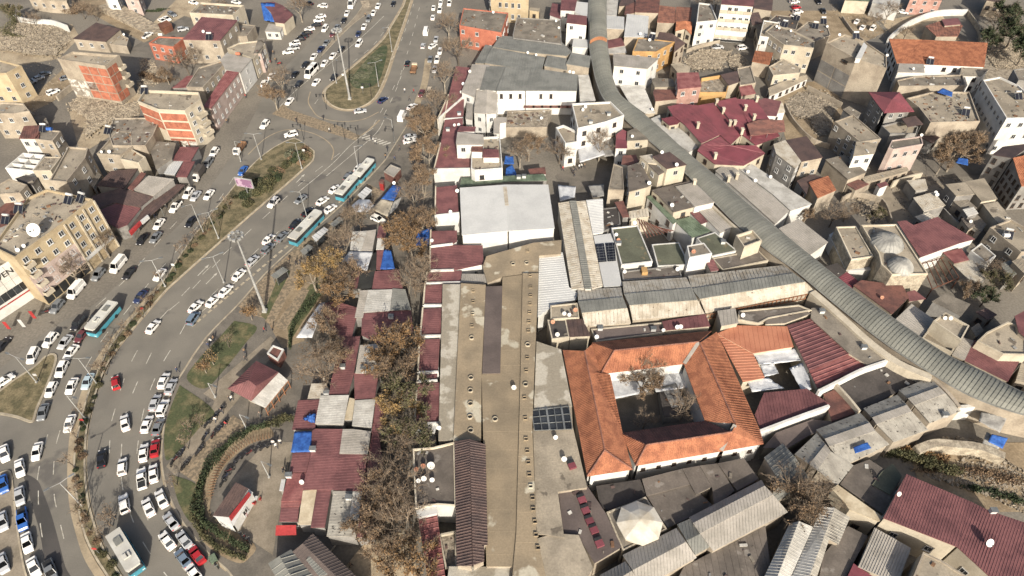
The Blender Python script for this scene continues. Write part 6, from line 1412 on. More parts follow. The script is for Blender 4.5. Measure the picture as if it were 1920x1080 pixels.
# buses in the bus lane
for kind, x, y, dx, dy, lb in (('midibus',684,324,26,-30,'turquoise midibus first in the bus lane, half behind the second'),('midibus',652,357,26,-30,'turquoise midibus second in the bus lane'),('citybus',576,431,28,-29,'long turquoise and white city bus standing at the bus stop'),('midibus',240,1040,15,25,'midibus with white roof and turquoise end at the bottom edge')):
    put_vehicle(kind,'white',x,y,dx,dy,lb,'city buses')
# parked cars with their own heading
def single(lst, phrase, dx, dy, group): lay(list(parse(lst)), phrase, lambda x, y: (dx, dy), group)
single([(0,1,'sw485,118 uw470,148 sk450,183 sw400,213 sk378,243 sk352,268 sk328,290 uw290,322 us283,355 uw240,385')],'in the slanted parking row, upper left of the road',-20,3,'cars in the slanted parking row')
single([(0,1,'uw500,40')],'crossing the yard above the slanted parking row',-20,-2,'cars in the yards')
single([(0,1,'sk395,20')],'parked under the bare tree at the top',-20,-6,'cars in the yards')
single([(0,1,'uw262,1003')],'turning round the end of the long median',-20,4,'cars turning at the junction')
single([(0,1,'sn950,745')],'joining from the turning loop',18,-12,'cars turning at the junction')
single([(0,1,'ss780,828')],'in the turning loop below the grass island',20,-3,'cars turning at the junction')
single([(0,1,'sw1325,340 sw1170,795')],'parked slanting at the tree side of the road',18,-12,'cars parked slanting by the trees')
single([(0,1,'vw1095,870')],'parked by the red brown shrubs',9,-18,'cars parked slanting by the trees')
single([(0,1,'ss1155,1020 sw1150,1052')],'parked nose in below the red brown shrubs',20,-4,'cars parked slanting by the trees')
single([(0,1,'sw115,565 uw65,620')],'half hidden under the bare street tree',12,-18,'cars parked by the shops')
single([(1,1,'uw915,560')],'parked among the market canopies',20,8,'cars parked in the market')
single([(0,0,'kw1105,260')],'parked in the lane below the wide steps',16,-10,'cars in the upper left yards')
single([(0,0,'ug1290,105 sw1250,135 sw1215,150')],'parked beside the green slope',20,9,'cars in the upper left yards')
single([(0,0,'us1370,215')],'parked next to the broad maroon roof',20,-4,'cars in the upper left yards')
single([(0,0,'uw395,685')],'parked by the beige retaining wall',18,-8,'cars in the upper left yards')
single([(0,0,'sg330,550 ss285,582 ss225,612 sg490,580')],'parked in the yard of the yellow house',20,-6,'cars in the upper left yards')
single([(0,0,'sw1450,15 sw1770,12')],'parked beyond the junk covered roof at the top',20,4,'cars in the upper left yards')
single([(2,0,'sw30,690')],'leaving at the left edge beside the guard rail',20,-14,'cars at the left edge')
single([(2,0,'sk15,420')],'parked at the left edge under red banners',12,-14,'cars at the left edge')
single([(3,0,'ss15,665')],'on the pavement at the left edge, lower one',3,20,'cars at the left edge')
single([(3,0,'sb20,385')],'on the pavement at the left edge, upper one',3,20,'cars at the left edge')
single([(3,0,'ss15,980')],'at the bottom left corner beside the pavement',6,20,'cars at the left edge')
single([(0,2,'ks1540,350')],'parked in the alley below the tall cream block',20,-2,'cars in the upper right lanes')
single([(0,2,'pw1730,355')],'parked at the end of the alley below the tall cream block',20,-3,'cars in the upper right lanes')
single([(0,3,'uw200,10 hr215,50 uw225,85 sw205,115')],'in the parked column at the top right yard',20,-3,'cars in the upper right lanes')
single([(0,3,'sk415,78 sk380,8')],'parked in the top right yard',8,14,'cars in the upper right lanes')
single([(0,3,'sw670,155 sw712,200 pw790,205')],'parked in a fan beside the curved road',12,-14,'cars in the upper right lanes')
single([(0,3,'sw1015,85')],'parked where the curved road begins',20,3,'cars in the upper right lanes')
# ================================================================ trees, shrubs, hedges
def rvec(rr): 
    z = rr.uniform(-1, 1); t = rr.uniform(0, 2*math.pi); s = math.sqrt(1-z*z); return Vector((s*math.cos(t), s*math.sin(t), z))
def leaf(mb, p, s, rr):
    n = rvec(rr); x = n.orthogonal().normalized()*s; y = n.cross(x)*rr.uniform(.5, .9)
    a = len(mb.v); mb.v += [tuple(p-x), tuple(p+y), tuple(p+x), tuple(p-y)]; mb.f.append((a, a+1, a+2, a+3))
def grow(seed, H, spread, nl, leaf_n, leaf_s, fork=.32, droop=0.0, twn=3, fine=5):
    rr = random.Random(seed); tr = MB(); tw = MB(); lf = MB(); tips = []
    def branch(p, d, L, r, lev):
        segs = 3; q = p
        for i in range(segs):
            d2 = (d+rvec(rr)*.16+Vector((0, 0, .05-droop*lev))).normalized(); e = q+d2*(L/segs); r1 = r*(1-.22*(i+1)/segs*1.6)
            (tr if lev < 2 else tw).tube(q, e, max(r*(1-.2*i), .012), max(r1, .01), 6 if lev < 2 else 3); q = e; d = d2
            if lev >= 1 and i >= 1 and lev < 4 and rr.random() < .6:
                o = (d2+rvec(rr)*.9).normalized(); branch(q, o, L*rr.uniform(.45, .65), r*.5, lev+1)
        if lev >= 3: tips.append((q, d)); return
        for k in range(nl if lev < 2 else twn):
            o = (d*.9+rvec(rr)*(.75+spread*.35)).normalized()
            if o.z < -.1: o.z *= -.4
            branch(q, o, L*rr.uniform(.6, .85), r*.6, lev+1)
    trunk = H*fork; p = Vector((0, 0, 0)); top = Vector((rr.uniform(-.2, .2), rr.uniform(-.2, .2), trunk))
    tr.tube(p, top*.5+Vector((.08, 0, 0)), H*.030, H*.024, 7); tr.tube(top*.5+Vector((.08, 0, 0)), top, H*.024, H*.021, 7)
    for k in range(nl+1):
        t = 2*math.pi*(k+rr.random()*.6)/(nl+1); o = Vector((math.cos(t)*spread, math.sin(t)*spread, 1.0)).normalized(); branch(top, o, H*.29, H*.015, 1)
    for (q, d) in tips:
        for k in range(fine):
            o = (d+rvec(rr)*1.1+Vector((0, 0, .15))).normalized(); l_ = H*rr.uniform(.05, .11); m_ = q+o*l_*.5; tw.tube(q-d*rr.uniform(0, .5), m_, .02, .015, 3); tw.tube(m_, m_+(o+rvec(rr)*.5).normalized()*l_*.6, .015, .008, 3)
    for i in range(leaf_n):
        q, d = tips[rr.randrange(len(tips))]; leaf(lf, q+rvec(rr)*rr.uniform(.05, .75)-d*rr.uniform(0, 1.2), leaf_s*rr.uniform(.6, 1.3), rr)
    return tr, tw, lf
TREES = {}
def reg(key, seed, H, spread, nl, n, s, bark, twig, lmat, **kw):
    tr, tw, lf = grow(seed, H, spread, nl, n, s, **kw)
    TREES[key] = (H, tr.mesh('trunk', MT[bark]), tw.mesh('twigs', MT[twig]), lf.mesh('crown', MT[lmat]) if n else None)
reg('bare1', 3, 11, .75, 3, 500, .13, 'bark', 'twig', 'leaf_brown'); reg('bare2', 5, 10, .9, 3, 700, .13, 'bark_dark', 'twig', 'leaf_brown')
reg('brown1', 11, 11, .8, 3, 3200, .17, 'bark', 'twig', 'leaf_brown'); reg('brown2', 12, 10, .9, 3, 4500, .17, 'bark', 'twig', 'leaf_brown')
reg('orange1', 21, 10, .85, 3, 3800, .18, 'bark', 'twig', 'leaf_orange'); reg('gold1', 31, 9.5, .9, 3, 3800, .18, 'bark', 'twig', 'leaf_gold')
reg('olive1', 41, 10, .85, 3, 4000, .18, 'bark_dark', 'twig', 'leaf_olive'); reg('green1', 51, 8, .8, 3, 6000, .2, 'bark_dark', 'twig', 'leaf_green')
reg('sapling', 61, 3.6, .5, 2, 60, .1, 'bark_dark', 'twig', 'leaf_brown', fork=.4, twn=2, fine=1); reg('orn_orange', 71, 3.6, .7, 3, 900, .13, 'bark', 'twig', 'leaf_orange', fork=.45, twn=2, fine=1)
reg('orn_gold', 72, 3.8, .7, 3, 350, .12, 'bark', 'twig', 'leaf_gold', fork=.45, twn=2, fine=1)
def put_tree(key, x, y, H, label, group, nm='tree', cat='tree', z=0.0, lean=True, at='crown'):
    h0, a, b, c = TREES[key]; k = H/h0
    p = U(x, y, H*.6) if at == 'crown' else U(x, y, z)
    root = link(nm, None, None, (p.x, p.y, z)); root.scale = (k, k, k); root.rotation_euler = (0, 0, R.uniform(0, 6.28)); tag(root, label, cat, group)
    for n_, m in (('trunk', a), ('twigs', b), ('crown', c)):
        if m is not None:
            o = bpy.data.objects.new(n_, m); COL.objects.link(o); o.parent = root
    return root
LT = [('bare1',840,45,11,'bare plane tree beside the orange painted house'),('bare2',858,90,11,'bare plane tree below the orange painted house'),('bare1',832,140,11,'bare plane tree at the bend above the maroon lane roofs'),('bare2',822,190,10,'bare plane tree beside the northernmost maroon lane roof'),
 ('brown2',795,238,9,'rusty brown tree beside the slanted parked cars by the road'),('brown2',783,215,7,'low rusty brown tree at the road edge next to the white van'),('brown2',803,285,10,'brown leaved plane tree above the bus kiosks'),('brown1',790,330,10,'brown plane tree right of the red kiosk'),('bare1',775,365,10,'bare pale limbed plane tree right of the tan canopy'),
 ('orange1',748,430,10,'orange leaved plane tree beside the blue tarpaulin stalls'),('orange1',770,455,10,'second orange leaved plane tree right of the blue tarpaulin stalls'),('brown1',790,410,10,'brown plane tree against the maroon roof by the white hall'),('bare1',795,510,10,'tall bare plane tree left of the wide short maroon roof'),('bare2',775,525,9,'bare plane tree shading the dark grey stall roof'),
 ('gold1',585,518,9,'golden leaved tree beside the brick paths'),('gold1',612,498,9,'larger golden leaved tree above the white stall cloth'),('bare1',645,455,10,'bare plane tree beside the white stall roof at the north tip'),('bare2',672,405,9,'bare tree next to the hexagonal market canopy'),('orange1',628,545,9,'orange brown tree over the north end of the market'),('brown1',655,520,9,'brown tree leaning over the off-white cloth roof'),
 ('brown1',612,612,9,'brown tree behind the tapering white cloth'),('bare1',600,690,11,'great bare plane tree with pale trunk beside the park pavilion'),('brown1',622,665,9,'brown tree next to the great pale trunked plane tree'),
 ('orange1',740,640,11,'orange brown plane tree beside the white half stall roof'),('brown1',755,690,11,'brown plane tree in the lane beside the third maroon shop roof'),('orange1',725,675,9,'orange tinged tree over the square maroon stall roof'),('olive1',765,735,11,'olive brown plane tree beside the shortest lane roof'),('gold1',745,778,10,'yellow leaved plane tree in the lane beside the lowest maroon shop'),
 ('olive1',765,815,10,'olive leaved tree above the dish terrace'),('bare2',735,860,10,'dark bare tree beside the dish terrace'),('bare1',745,910,11,'bare tree in the lane left of the dish terrace'),('brown1',720,950,10,'brown plane tree at the south end of the market'),('bare1',750,975,11,'tall bare plane tree near the white gabled shop end'),('brown1',735,1020,10,'brown plane tree in the sandy lane at the bottom'),('orange1',765,1050,10,'orange brown tree at the bottom edge of the lane'),('brown2',690,975,8,'low brown tree over the maroon strip at the market end'),
 ('brown1',722,925,10,'leafy brown tree overhanging the south maroon roofs')]
for k, x, y, H, lb in LT: put_tree(k, x, y, H, lb, 'plane trees along the market lane', 'plane_tree')
OT = [('bare2',345,112,11,'big bare tree in the rubble yard beside the brick flanked block'),('brown1',310,140,6,'low brown scrub tree at the foot of the big bare tree'),('brown1',512,178,9,'brown street tree with pale trunk at the junction'),('bare1',525,150,10,'bare street tree left of the junction'),('bare1',132,505,9,'bare pink twigged street tree before the cream and pink block'),('bare1',190,455,8,'bare street tree before the cream apartment pilasters'),
 ('bare1',560,12,10,'bare tree at the top edge by the blue tarpaulin house'),('bare2',150,15,7,'bare shrub like tree at the top left among ruins'),('bare2',175,22,6,'second bare tree beside the ruins at the top left'),('olive1',25,22,8,'dull green tree in the top left corner'),('bare2',60,35,6,'bare tree in the top left corner beside the dull green one'),('bare2',410,15,8,'bare tree at the top beyond the junk roof'),
 ('brown1',992,272,9,'brown tree in the courtyard above the white hall'),('bare1',975,285,9,'bare tree filling the courtyard above the white hall'),('bare1',1126,270,10,'bare tree in the little square beside the sun sail'),('bare2',1050,280,8,'bare crooked tree at the corner of the courtyard'),
 ('brown2',1205,715,8,'brown leaved tree in the inn court'),('bare1',1210,690,9,'bare tree rising above the inn court roof'),('bare1',1282,762,8,'bare spreading tree at the right of the inn court'),('bare2',1210,787,5,'small bare tree at the front of the inn court'),
 ('brown2',1795,285,11,'great brown leaved tree at the right'),('brown2',1820,270,9,'brown tree behind the great brown leaved tree'),('brown1',1770,300,8,'brown tree left of the great brown leaved tree'),('bare2',1565,402,7,'bare bushy tree above the domed bath house'),('bare2',1590,395,6,'second bare bushy tree above the domed bath house'),('olive1',1645,402,5,'olive bush tree in the small yard'),('brown1',1512,405,5,'rust coloured bush beside the kite shaped zinc roof'),
 ('olive1',1868,525,7,'olive tree in the dark yard at the right'),('bare1',1858,505,7,'grey bare tree beside the olive one at the right'),('green1',1852,555,6,'green tree right of the patched grey roofs'),('brown1',1815,545,6,'brown bush tree right of the bath house walls'),
 ('bare1',1500,915,11,'great bare tree over the stepped halls'),('brown1',1490,935,10,'bare brown twigged tree just left of the stepped halls'),('bare2',1525,945,9,'third bare tree over the pale hall roof'),
 ('bare1',1668,20,9,'thin bare tree by the white shed at the top right'),('bare2',1640,35,6,'small bare tree left of the curved road'),('green1',1905,55,12,'dark evergreen in the top right corner'),('green1',1885,25,11,'dark evergreen above the rubble at the top right'),('green1',1860,70,9,'smaller dark evergreen at the top right'),('bare1',1870,45,10,'bare tree before the dark evergreens'),('green1',1925,90,11,'dark evergreen at the right edge'),
 ('bare1',1830,262,7,'bare tree against the beige terrace house'),('bare1',1812,255,6,'small bare tree beside the blue grey flank'),('brown1',1480,108,4,'brown bush between the clay houses'),('bare2',1700,60,6,'bare garden tree inside the curved wall'),('bare1',1320,5,8,'bare trees behind the old red tiled roofs'),('bare2',1345,0,8,'second bare tree behind the old red tiled roofs')]
for k, x, y, H, lb in OT: put_tree(k, x, y, H, lb, 'trees among the buildings', 'tree')
# park trees
for k, x, y, H, lb in (('orn_orange',468,588,3.8,'small orange leaved tree by the park fence'),('orn_gold',395,672,3.8,'small yellowing tree on the upper lawn'),('orn_orange',382,690,3.2,'small orange tree beside the yellowing one'),('sapling',350,800,4,'thin bare sapling on the middle lawn'),('sapling',345,830,4,'second bare sapling on the middle lawn'),('sapling',372,790,3.6,'bare sapling beside the park path'),('sapling',425,640,3.6,'bare sapling on the upper lawn'),('sapling',325,900,3.4,'bare sapling on the lowest lawn')):
    put_tree(k, x, y, H, lb, 'small trees in the park', 'small_tree', z=.15)
SP = P('425,380 405,410 383,418 365,440 350,455 335,470 300,520 275,565 262,585 230,612 208,640 200,660 190,690 182,690 148,770 135,810 128,865 142,920 152,955 160,985 190,1000 200,975 205,960')
for i, (x, y) in enumerate(SP):
    put_tree('sapling', x, y, R.uniform(3.2, 4.4), 'thin bare sapling on the long median strip, '+ORD[i]+' from the top', 'saplings along the median', 'sapling', z=.15)
# shrubs: balls of leaves with gaps
def shrub_mesh(seed, n, s, mat, flat=.7):
    rr = random.Random(seed); m = MB()
    for i in range(n):
        v = rvec(rr)*rr.uniform(.45, 1)**.5; v.z = abs(v.z)*flat*rr.uniform(.8, 1.15); v += rvec(rr)*.1; leaf(m, v, s*rr.uniform(.7, 1.3), rr)
    st = MB()
    for k in range(7):
        t = k*.9; st.tube((0, 0, 0), (math.cos(t)*.6, math.sin(t)*.6, .5*flat), .04, .015, 4)
    return m.mesh('foliage', MT[mat]), st.mesh('stems', MT['bark_dark'])
SH = {'olive': shrub_mesh(1, 520, .11, 'leaf_olive'), 'green': shrub_mesh(2, 520, .11, 'leaf_green'), 'grey': shrub_mesh(3, 420, .12, 'leaf_grey'), 'brown': shrub_mesh(4, 420, .11, 'leaf_brown')}
def put_shrub(k, x, y, r, label, group, z=.15, hs=1.0):
    p = U(x, y, z+.3); root = link('shrub', None, None, (p.x, p.y, z)); root.scale = (r, r, r*hs); root.rotation_euler = (0, 0, R.uniform(0, 6.28)); tag(root, label, 'shrub', group)
    for n_, m in zip(('foliage', 'stems'), SH[k]):
        o = bpy.data.objects.new(n_, m); COL.objects.link(o); o.parent = root
for i in range(46):
    f = R.random(); x = 570-f*115+R.uniform(-12, 10); y = 280+f*92+R.uniform(-8, 14)
    put_shrub(R.choice(['olive', 'brown', 'grey', 'olive', 'green']), x, y, R.uniform(1.0, 1.9), 'dull olive shrub in the dense bed at the rounded median end', 'shrubs in the median bed')
for i in range(26):
    f = R.random(); x = 718-f*58+R.uniform(-9, 9); y = 95+f*60+R.uniform(-9, 9)
    put_shrub('grey', x, y, R.uniform(.8, 1.4), 'grey green low shrub in the bed of the grass island', 'shrubs on the grass island', hs=.5)
ml = resample(smooth_line(P('440,372 400,420 355,470 310,530 270,580 225,640 200,680 180,730 165,780 152,830 148,880 150,930 160,975 180,1020 205,1060 225,1090'), 5), 2.1)
for p in ml:
    root = link('shrub', None, None, (p.x+R.uniform(-.6, .6), p.y+R.uniform(-.6, .6), .14)); r = R.uniform(.5, .95); root.scale = (r, r, r*.9); root.rotation_euler = (0, 0, R.uniform(0, 6.28)); tag(root, 'small dry shrub planted in the row down the long median', 'shrub', 'shrub row on the long median')
    for n_, m in zip(('foliage', 'stems'), SH[R.choice(['olive', 'brown', 'green', 'brown'])]):
        o = bpy.data.objects.new(n_, m); COL.objects.link(o); o.parent = root
def hedge(label, line, w, h, n, s, mat, z=.15):
    q = resample(smooth_line(line, 5), .5); m = MB(); c = q[len(q)//2]; rr = random.Random(n)
    for i in range(n):
        p = q[rr.randrange(len(q))]; a = rr.uniform(0, math.pi); rad = rr.uniform(.55, 1)
        leaf(m, Vector((p.x+rr.uniform(-1, 1)*w*(.6+.4*math.sin(p.x*2)), p.y+rr.uniform(-.4, .4), z+abs(math.sin(a))*h*rad*rr.uniform(.75, 1.15))), s*rr.uniform(.7, 1.3), rr)
    th = Thing('hedge', label, 'hedge', (c.x, c.y, z)); th.add('foliage', m, MT[mat])
    core = MB()
    for i in range(0, len(q)-1, 2): core.tube((q[i].x, q[i].y, z), (q[i].x, q[i].y, z+h*.6), .1, .06, 4)
    th.add('stems', core, MT['bark_dark'])
hedge('dark green hedge curving round the cafe plaza', PK('425,498 350,520 255,588 195,660 158,750 152,830 190,890 260,935 345,985'), 1.25, 1.5, 6500, .14, 'leaf_green')
hedge('outer rim of the curving plaza hedge beside the lowest lawn', PK('170,700 140,780 140,860 175,930 250,985 340,1020'), 1.0, 1.2, 3000, .14, 'leaf_olive')
hedge('dark hedge behind the white fan shaped cloth', P('545,655 548,625 562,598 590,565 605,550'), 1.0, 1.6, 2200, .15, 'leaf_green')
hedge('dark shrubs behind the park pavilion', PK('440,500 490,470 510,480'), 1.4, 1.8, 1500, .15, 'leaf_olive')
hedge('overgrown bank of olive and brown scrub above the huge maroon roof', T(3,3,'930,180 1080,210 1250,280 1400,330'), 3.0, 2.2, 4200, .18, 'leaf_olive')
hedge('rusty scrub on the overgrown plot', T(3,3,'1000,150 1150,180 1300,230'), 2.4, 1.8, 1800, .18, 'leaf_orange')
hedge('dry brown weeds across the overgrown plot', T(3,3,'1250,300 1450,290 1650,330 1850,400'), 6.0, .9, 3200, .16, 'leaf_brown')
hedge('green weeds along the foot of the rubble plot', T(3,3,'1500,420 1700,470 1900,540'), 2.6, .9, 1800, .16, 'leaf_green')
hedge('dry scrub on the slope at the top left', T(0,0,'0,60 120,150 60,260 150,300'), 3.2, 2.0, 2600, .18, 'leaf_olive')
hedge('brown scrub among the ruins at the top left', T(0,0,'420,40 540,110 640,60'), 3.0, 2.2, 2600, .18, 'leaf_brown')
hedge('low green plants on the grass slope at the upper left', T(0,0,'1060,80 1150,90 1230,70'), 3.2, .5, 2200, .15, 'leaf_green')
hedge('dry brown scrub at the foot of the brick tower', T(0,0,'1080,560 1200,620 1300,600'), 3.0, 1.2, 2200, .16, 'leaf_brown')
hedge('red brown creeper shrubs below the parked white van', T(0,1,'1190,860 1260,840 1300,960 1240,1020'), 2.6, 2.6, 3600, .16, 'leaf_brown')
# fence of slats round the plaza side of the hedge
t = Thing('slatted_fence','curved slatted fence between the hedge and the cafe plaza','fence',U(*PK('250,640')[0],.15))
q = resample(smooth_line(PK('430,545 340,572 262,635 215,715 200,800'), 6), .55)
for i in range(len(q)-1):
    d = q[i+1]-q[i]; a = math.atan2(d.y, d.x); g = MB(); g.box((q[i].x, q[i].y, 1.15), (.09, 1.3, .06), a); g.box((q[i].x, q[i].y, .6), (.07, .07, 1.1), a); t.add('slat', g, MT['wood'])
# rubble, debris and weeds that nobody could count
def scatter(name, label, poly, n, s0, s1, mat, z=.0, mound=0.0, flat=.6, mm='rubble'):
    xs = [p[0] for p in poly]; ys = [p[1] for p in poly]; m = MB(); k = 0; rr = random.Random(n)
    cx, cy = sum(xs)/len(xs), sum(ys)/len(ys); rad = max(max(xs)-min(xs), max(ys)-min(ys))/2
    for i in range(n*5):
        if k >= n: break
        x, y = rr.uniform(min(xs)-8, max(xs)+8), rr.uniform(min(ys)-6, max(ys)+6)
        if not inpoly(x, y, poly) and not (rr.random() < .25 and inpoly(x+rr.uniform(-9, 9), y+rr.uniform(-6, 6), poly)): continue
        k += 1; p = U(x, y, 0); s = rr.uniform(s0, s1)*rr.uniform(.5, 1); zz = mound*max(0, 1-((x-cx)**2+(y-cy)**2)/rad**2)*rr.uniform(.8, 1.05)
        m.box((p.x, p.y, z+zz+s*.2), (s, s*rr.uniform(.4, 1), s*flat*rr.uniform(.3, 1)), rr.uniform(0, 3.1), rr.uniform(-.5, .5))
    o = link(name, m.mesh(name, MT[mat])); tag(o, label, 'rubble', None, 'stuff')
    if mound:
        g = MB(); N_ = 22; pr = [[None]*(N_+1) for _ in range(N_+1)]
        for i in range(N_+1):
            for j in range(N_+1):
                x = min(xs)+(max(xs)-min(xs))*i/N_; y = min(ys)+(max(ys)-min(ys))*j/N_
                zz = mound*max(0, 1-((x-cx)**2+(y-cy)**2)/rad**2)*rr.uniform(.75, 1)
                if inpoly(x, y, poly):
                    p = U(x, y, 0); pr[i][j] = len(g.v); g.v.append((p.x, p.y, zz+.05))
        for i in range(N_):
            for j in range(N_):
                f = [pr[i][j], pr[i+1][j], pr[i+1][j+1], pr[i][j+1]]
                if None not in f: g.f.append(tuple(f[::-1]))
        if g.f: link('rubble_mound', g.mesh('rubble_mound', MT[mm]), o)
scatter('rubble','pale rubble field below the broken white retaining wall',T(0,0,'-20,230 120,190 260,160 480,200 540,300 470,370 420,430 250,430 60,390 -20,380'),4420,.2,.75,'stone_pale',mound=1.0)
scatter('rubble','pale rubble heap in front of the brick tower',T(0,0,'520,780 640,700 780,740 930,790 1040,760 1040,870 830,930 700,1010 640,1060 660,900 540,830'),3230,.2,.75,'stone_pale',mound=0.7)
scatter('rubble','rubble strewn at the foot of the big bare tree',T(0,0,'1060,440 1150,450 1200,560 1160,640 1060,640 1020,740'),500,.3,.9,'stone_pale')
scatter('rubble','rubble heap of a fallen house beside the alley, upper right of centre',T(0,2,'1280,450 1400,390 1560,385 1640,390 1600,440 1560,530 1360,530'),2210,.2,.75,'stone_pale',mound=0.9)
scatter('rubble','rubble in the ruined house beside the red tiled corner',T(0,2,'1600,430 1700,410 1800,480 1760,560 1640,520'),800,.2,.7,'stone_pale',mound=0.5)
scatter('rubble','rubble slope below the tall blank tower',T(0,3,'120,760 250,690 420,700 560,760 500,850 470,1000 380,1040 300,900 180,880'),1920,.2,.7,'rubble',mound=0.5)
scatter('rubble','grey rubble plot at the right edge beside the orange tiled hall',T(0,3,'1650,330 1750,310 1930,390 1930,520 1700,510 1640,420'),2400,.2,.7,'stone_pale',mound=0.5)
scatter('rubble','rubbish and stones on the overgrown plot above the huge maroon roof',T(3,3,'1150,330 1300,280 1500,190 1750,200 1930,300 1930,620 1800,560 1600,480 1400,400'),900,.15,.6,'rubble',mound=.5,mm='earth')
scatter('rubble','stones along the bank at the right edge',T(3,3,'1230,80 1400,50 1600,60 1620,130 1400,150 1240,140'),500,.3,.8,'stone_pale')
scatter('rubble','stones in the small yard above the domed bath house',T(1,3,'560,400 700,360 860,420 920,560 760,590 640,480'),400,.25,.8,'stone_pale')
scatter('debris','scattered litter and stones in the upper left yards',T(0,0,'60,520 420,420 620,600 400,760 200,900 60,700'),350,.15,.5,'stone_pale')
scatter('debris','scattered debris in the shaded yards at the right',T(1,3,'900,250 1400,230 1700,420 1750,620 1550,640 1300,500 1000,560'),700,.2,.6,'concrete_dark')
scatter('debris','scattered debris in the yard behind the great brown tree',T(0,3,'700,1000 900,1000 1200,950 1600,1000 1650,1200 1100,1180 750,1140'),500,.2,.6,'concrete_dark')
scatter('debris','scattered debris in the upper right lanes',T(0,3,'450,30 900,20 1000,120 850,300 700,280 500,120'),500,.2,.6,'rubble')
scatter('debris','stones beside the octagonal dome',T(3,2,'690,690 740,720 810,860 790,880 700,740'),120,.2,.5,'stone_pale',z=5.0) if False else None
scatter('fallen_leaves','fallen brown leaves under the lane trees',P('700,900 760,600 790,600 780,1000 720,1080 690,1080'),1500,.1,.22,'leaf_orange',flat=.1,z=.14)
scatter('fallen_leaves','fallen leaves on the park ground below the plane trees',P('560,640 600,640 620,720 590,740 545,700'),700,.1,.22,'leaf_orange',flat=.1,z=.16)
# ================================================================ street furniture, roof things, people
def lamp_post(x, y, H, arms, label, dx=20, dy=-18, mat='metal_pole'):
    b = U(x, y, .15); d = U(x+dx, y+dy)-U(x, y); d.normalize(); th = Thing('street_lamp', label, 'street lamp', (b.x, b.y, .15), group='street lamps')
    g = MB(); g.tube((b.x, b.y, .15), (b.x, b.y, H), .13, .07, 8); g.box((b.x, b.y, .3), (.4, .4, .3)); th.add('pole', g, MT[mat])
    for s in arms:
        e = Vector((b.x+d.x*1.7*s, b.y+d.y*1.7*s, H+.25)); g = MB(); g.tube((b.x, b.y, H-.05), e, .05, .04, 6); o = th.add('arm', g, MT[mat])
        g = MB(); g.box((e.x+d.x*.3*s, e.y+d.y*.3*s, H+.25), (.9, .34, .14), math.atan2(d.y, d.x)); th.add('lamp_head', g, MT['metal_grey'], o)
for x, y, H, ar, lb, dx, dy in ((154,949,8.6,(1,-1),'double armed street lamp on the lower median',10,-6),(182,720,8.6,(1,-1),'double armed street lamp on the median beside the pale blue car',10,0),(382,437,9.5,(-1,),'single armed street lamp on the median by the dark shop awning',10,-4),(410,447,8.6,(1,-1),'short double headed street lamp beside the single armed one',6,-2),
        (310,537,8.6,(1,-1),'double armed street lamp where the median narrows',10,-2),(69,717,8.6,(1,-1),'double armed street lamp on the triangular island',10,4),(710,162,8.6,(1,-1),'street lamp on the right side of the grass island',8,-2),(631,156,8.6,(1,),'street lamp at the left tip of the grass island',6,2),(735,97,9,(-1,),'street lamp high up on the grass island',8,-2),
        (490,299,8.6,(1,-1),'street lamp at the rounded median end, left',6,0),(566,316,8.6,(1,-1),'street lamp at the rounded median end, right',6,0),(576,409,8.6,(-1,),'street lamp between the queue and the long bus',8,0),(673,322,8.6,(1,),'street lamp beside the two midibuses',6,0),(420,530,8.6,(1,-1),'street lamp between the white queueing cars',6,-2),(452,303,7,(1,),'slim street lamp on the left street',6,2),(160,785,8,(1,),'slim street lamp on the lower median',6,2),(740,268,8,(-1,),'slim lamp by the zebra crossing',8,2),(404,745,5,(1,),'park lamp on the wide path',4,2),(462,803,5,(1,),'park lamp before the pavilion',4,2),(505,895,6,(1,),'dark lamp on the cafe plaza',4,2)):
    lamp_post(x, y, H, ar, lb, dx, dy)
for x, y, lb in ((497,584,'tall floodlight mast beside the brick path'),(656,186,'tall floodlight mast on the grass island')):
    b = U(x, y, .15); H = 23.2; th = Thing('floodlight_mast', lb, 'mast', b, group='floodlight masts'); g = MB(); g.tube(b, (b.x, b.y, H), .36, .16, 10); g.box((b.x, b.y, .4), (1.0, 1.0, .5)); th.add('mast', g, MT['metal_pole'])
    g = MB()
    for k in range(16):
        a, c = 2*math.pi*k/16, 2*math.pi*(k+1)/16; g.tube((b.x+1.1*math.cos(a), b.y+1.1*math.sin(a), H-.1), (b.x+1.1*math.cos(c), b.y+1.1*math.sin(c), H-.1), .05, .05, 5)
    for k in range(4): g.tube((b.x, b.y, H-.1), (b.x+1.1*math.cos(k*1.57), b.y+1.1*math.sin(k*1.57), H-.1), .05, .05, 5)
    th.add('ring', g, MT['metal_grey'])
    for k in range(8):
        a = 2*math.pi*k/8; g = MB(); g.box((b.x+1.35*math.cos(a), b.y+1.35*math.sin(a), H-.3), (.45, .6, .5), a); th.add('floodlight', g, MT['metal_pole'])
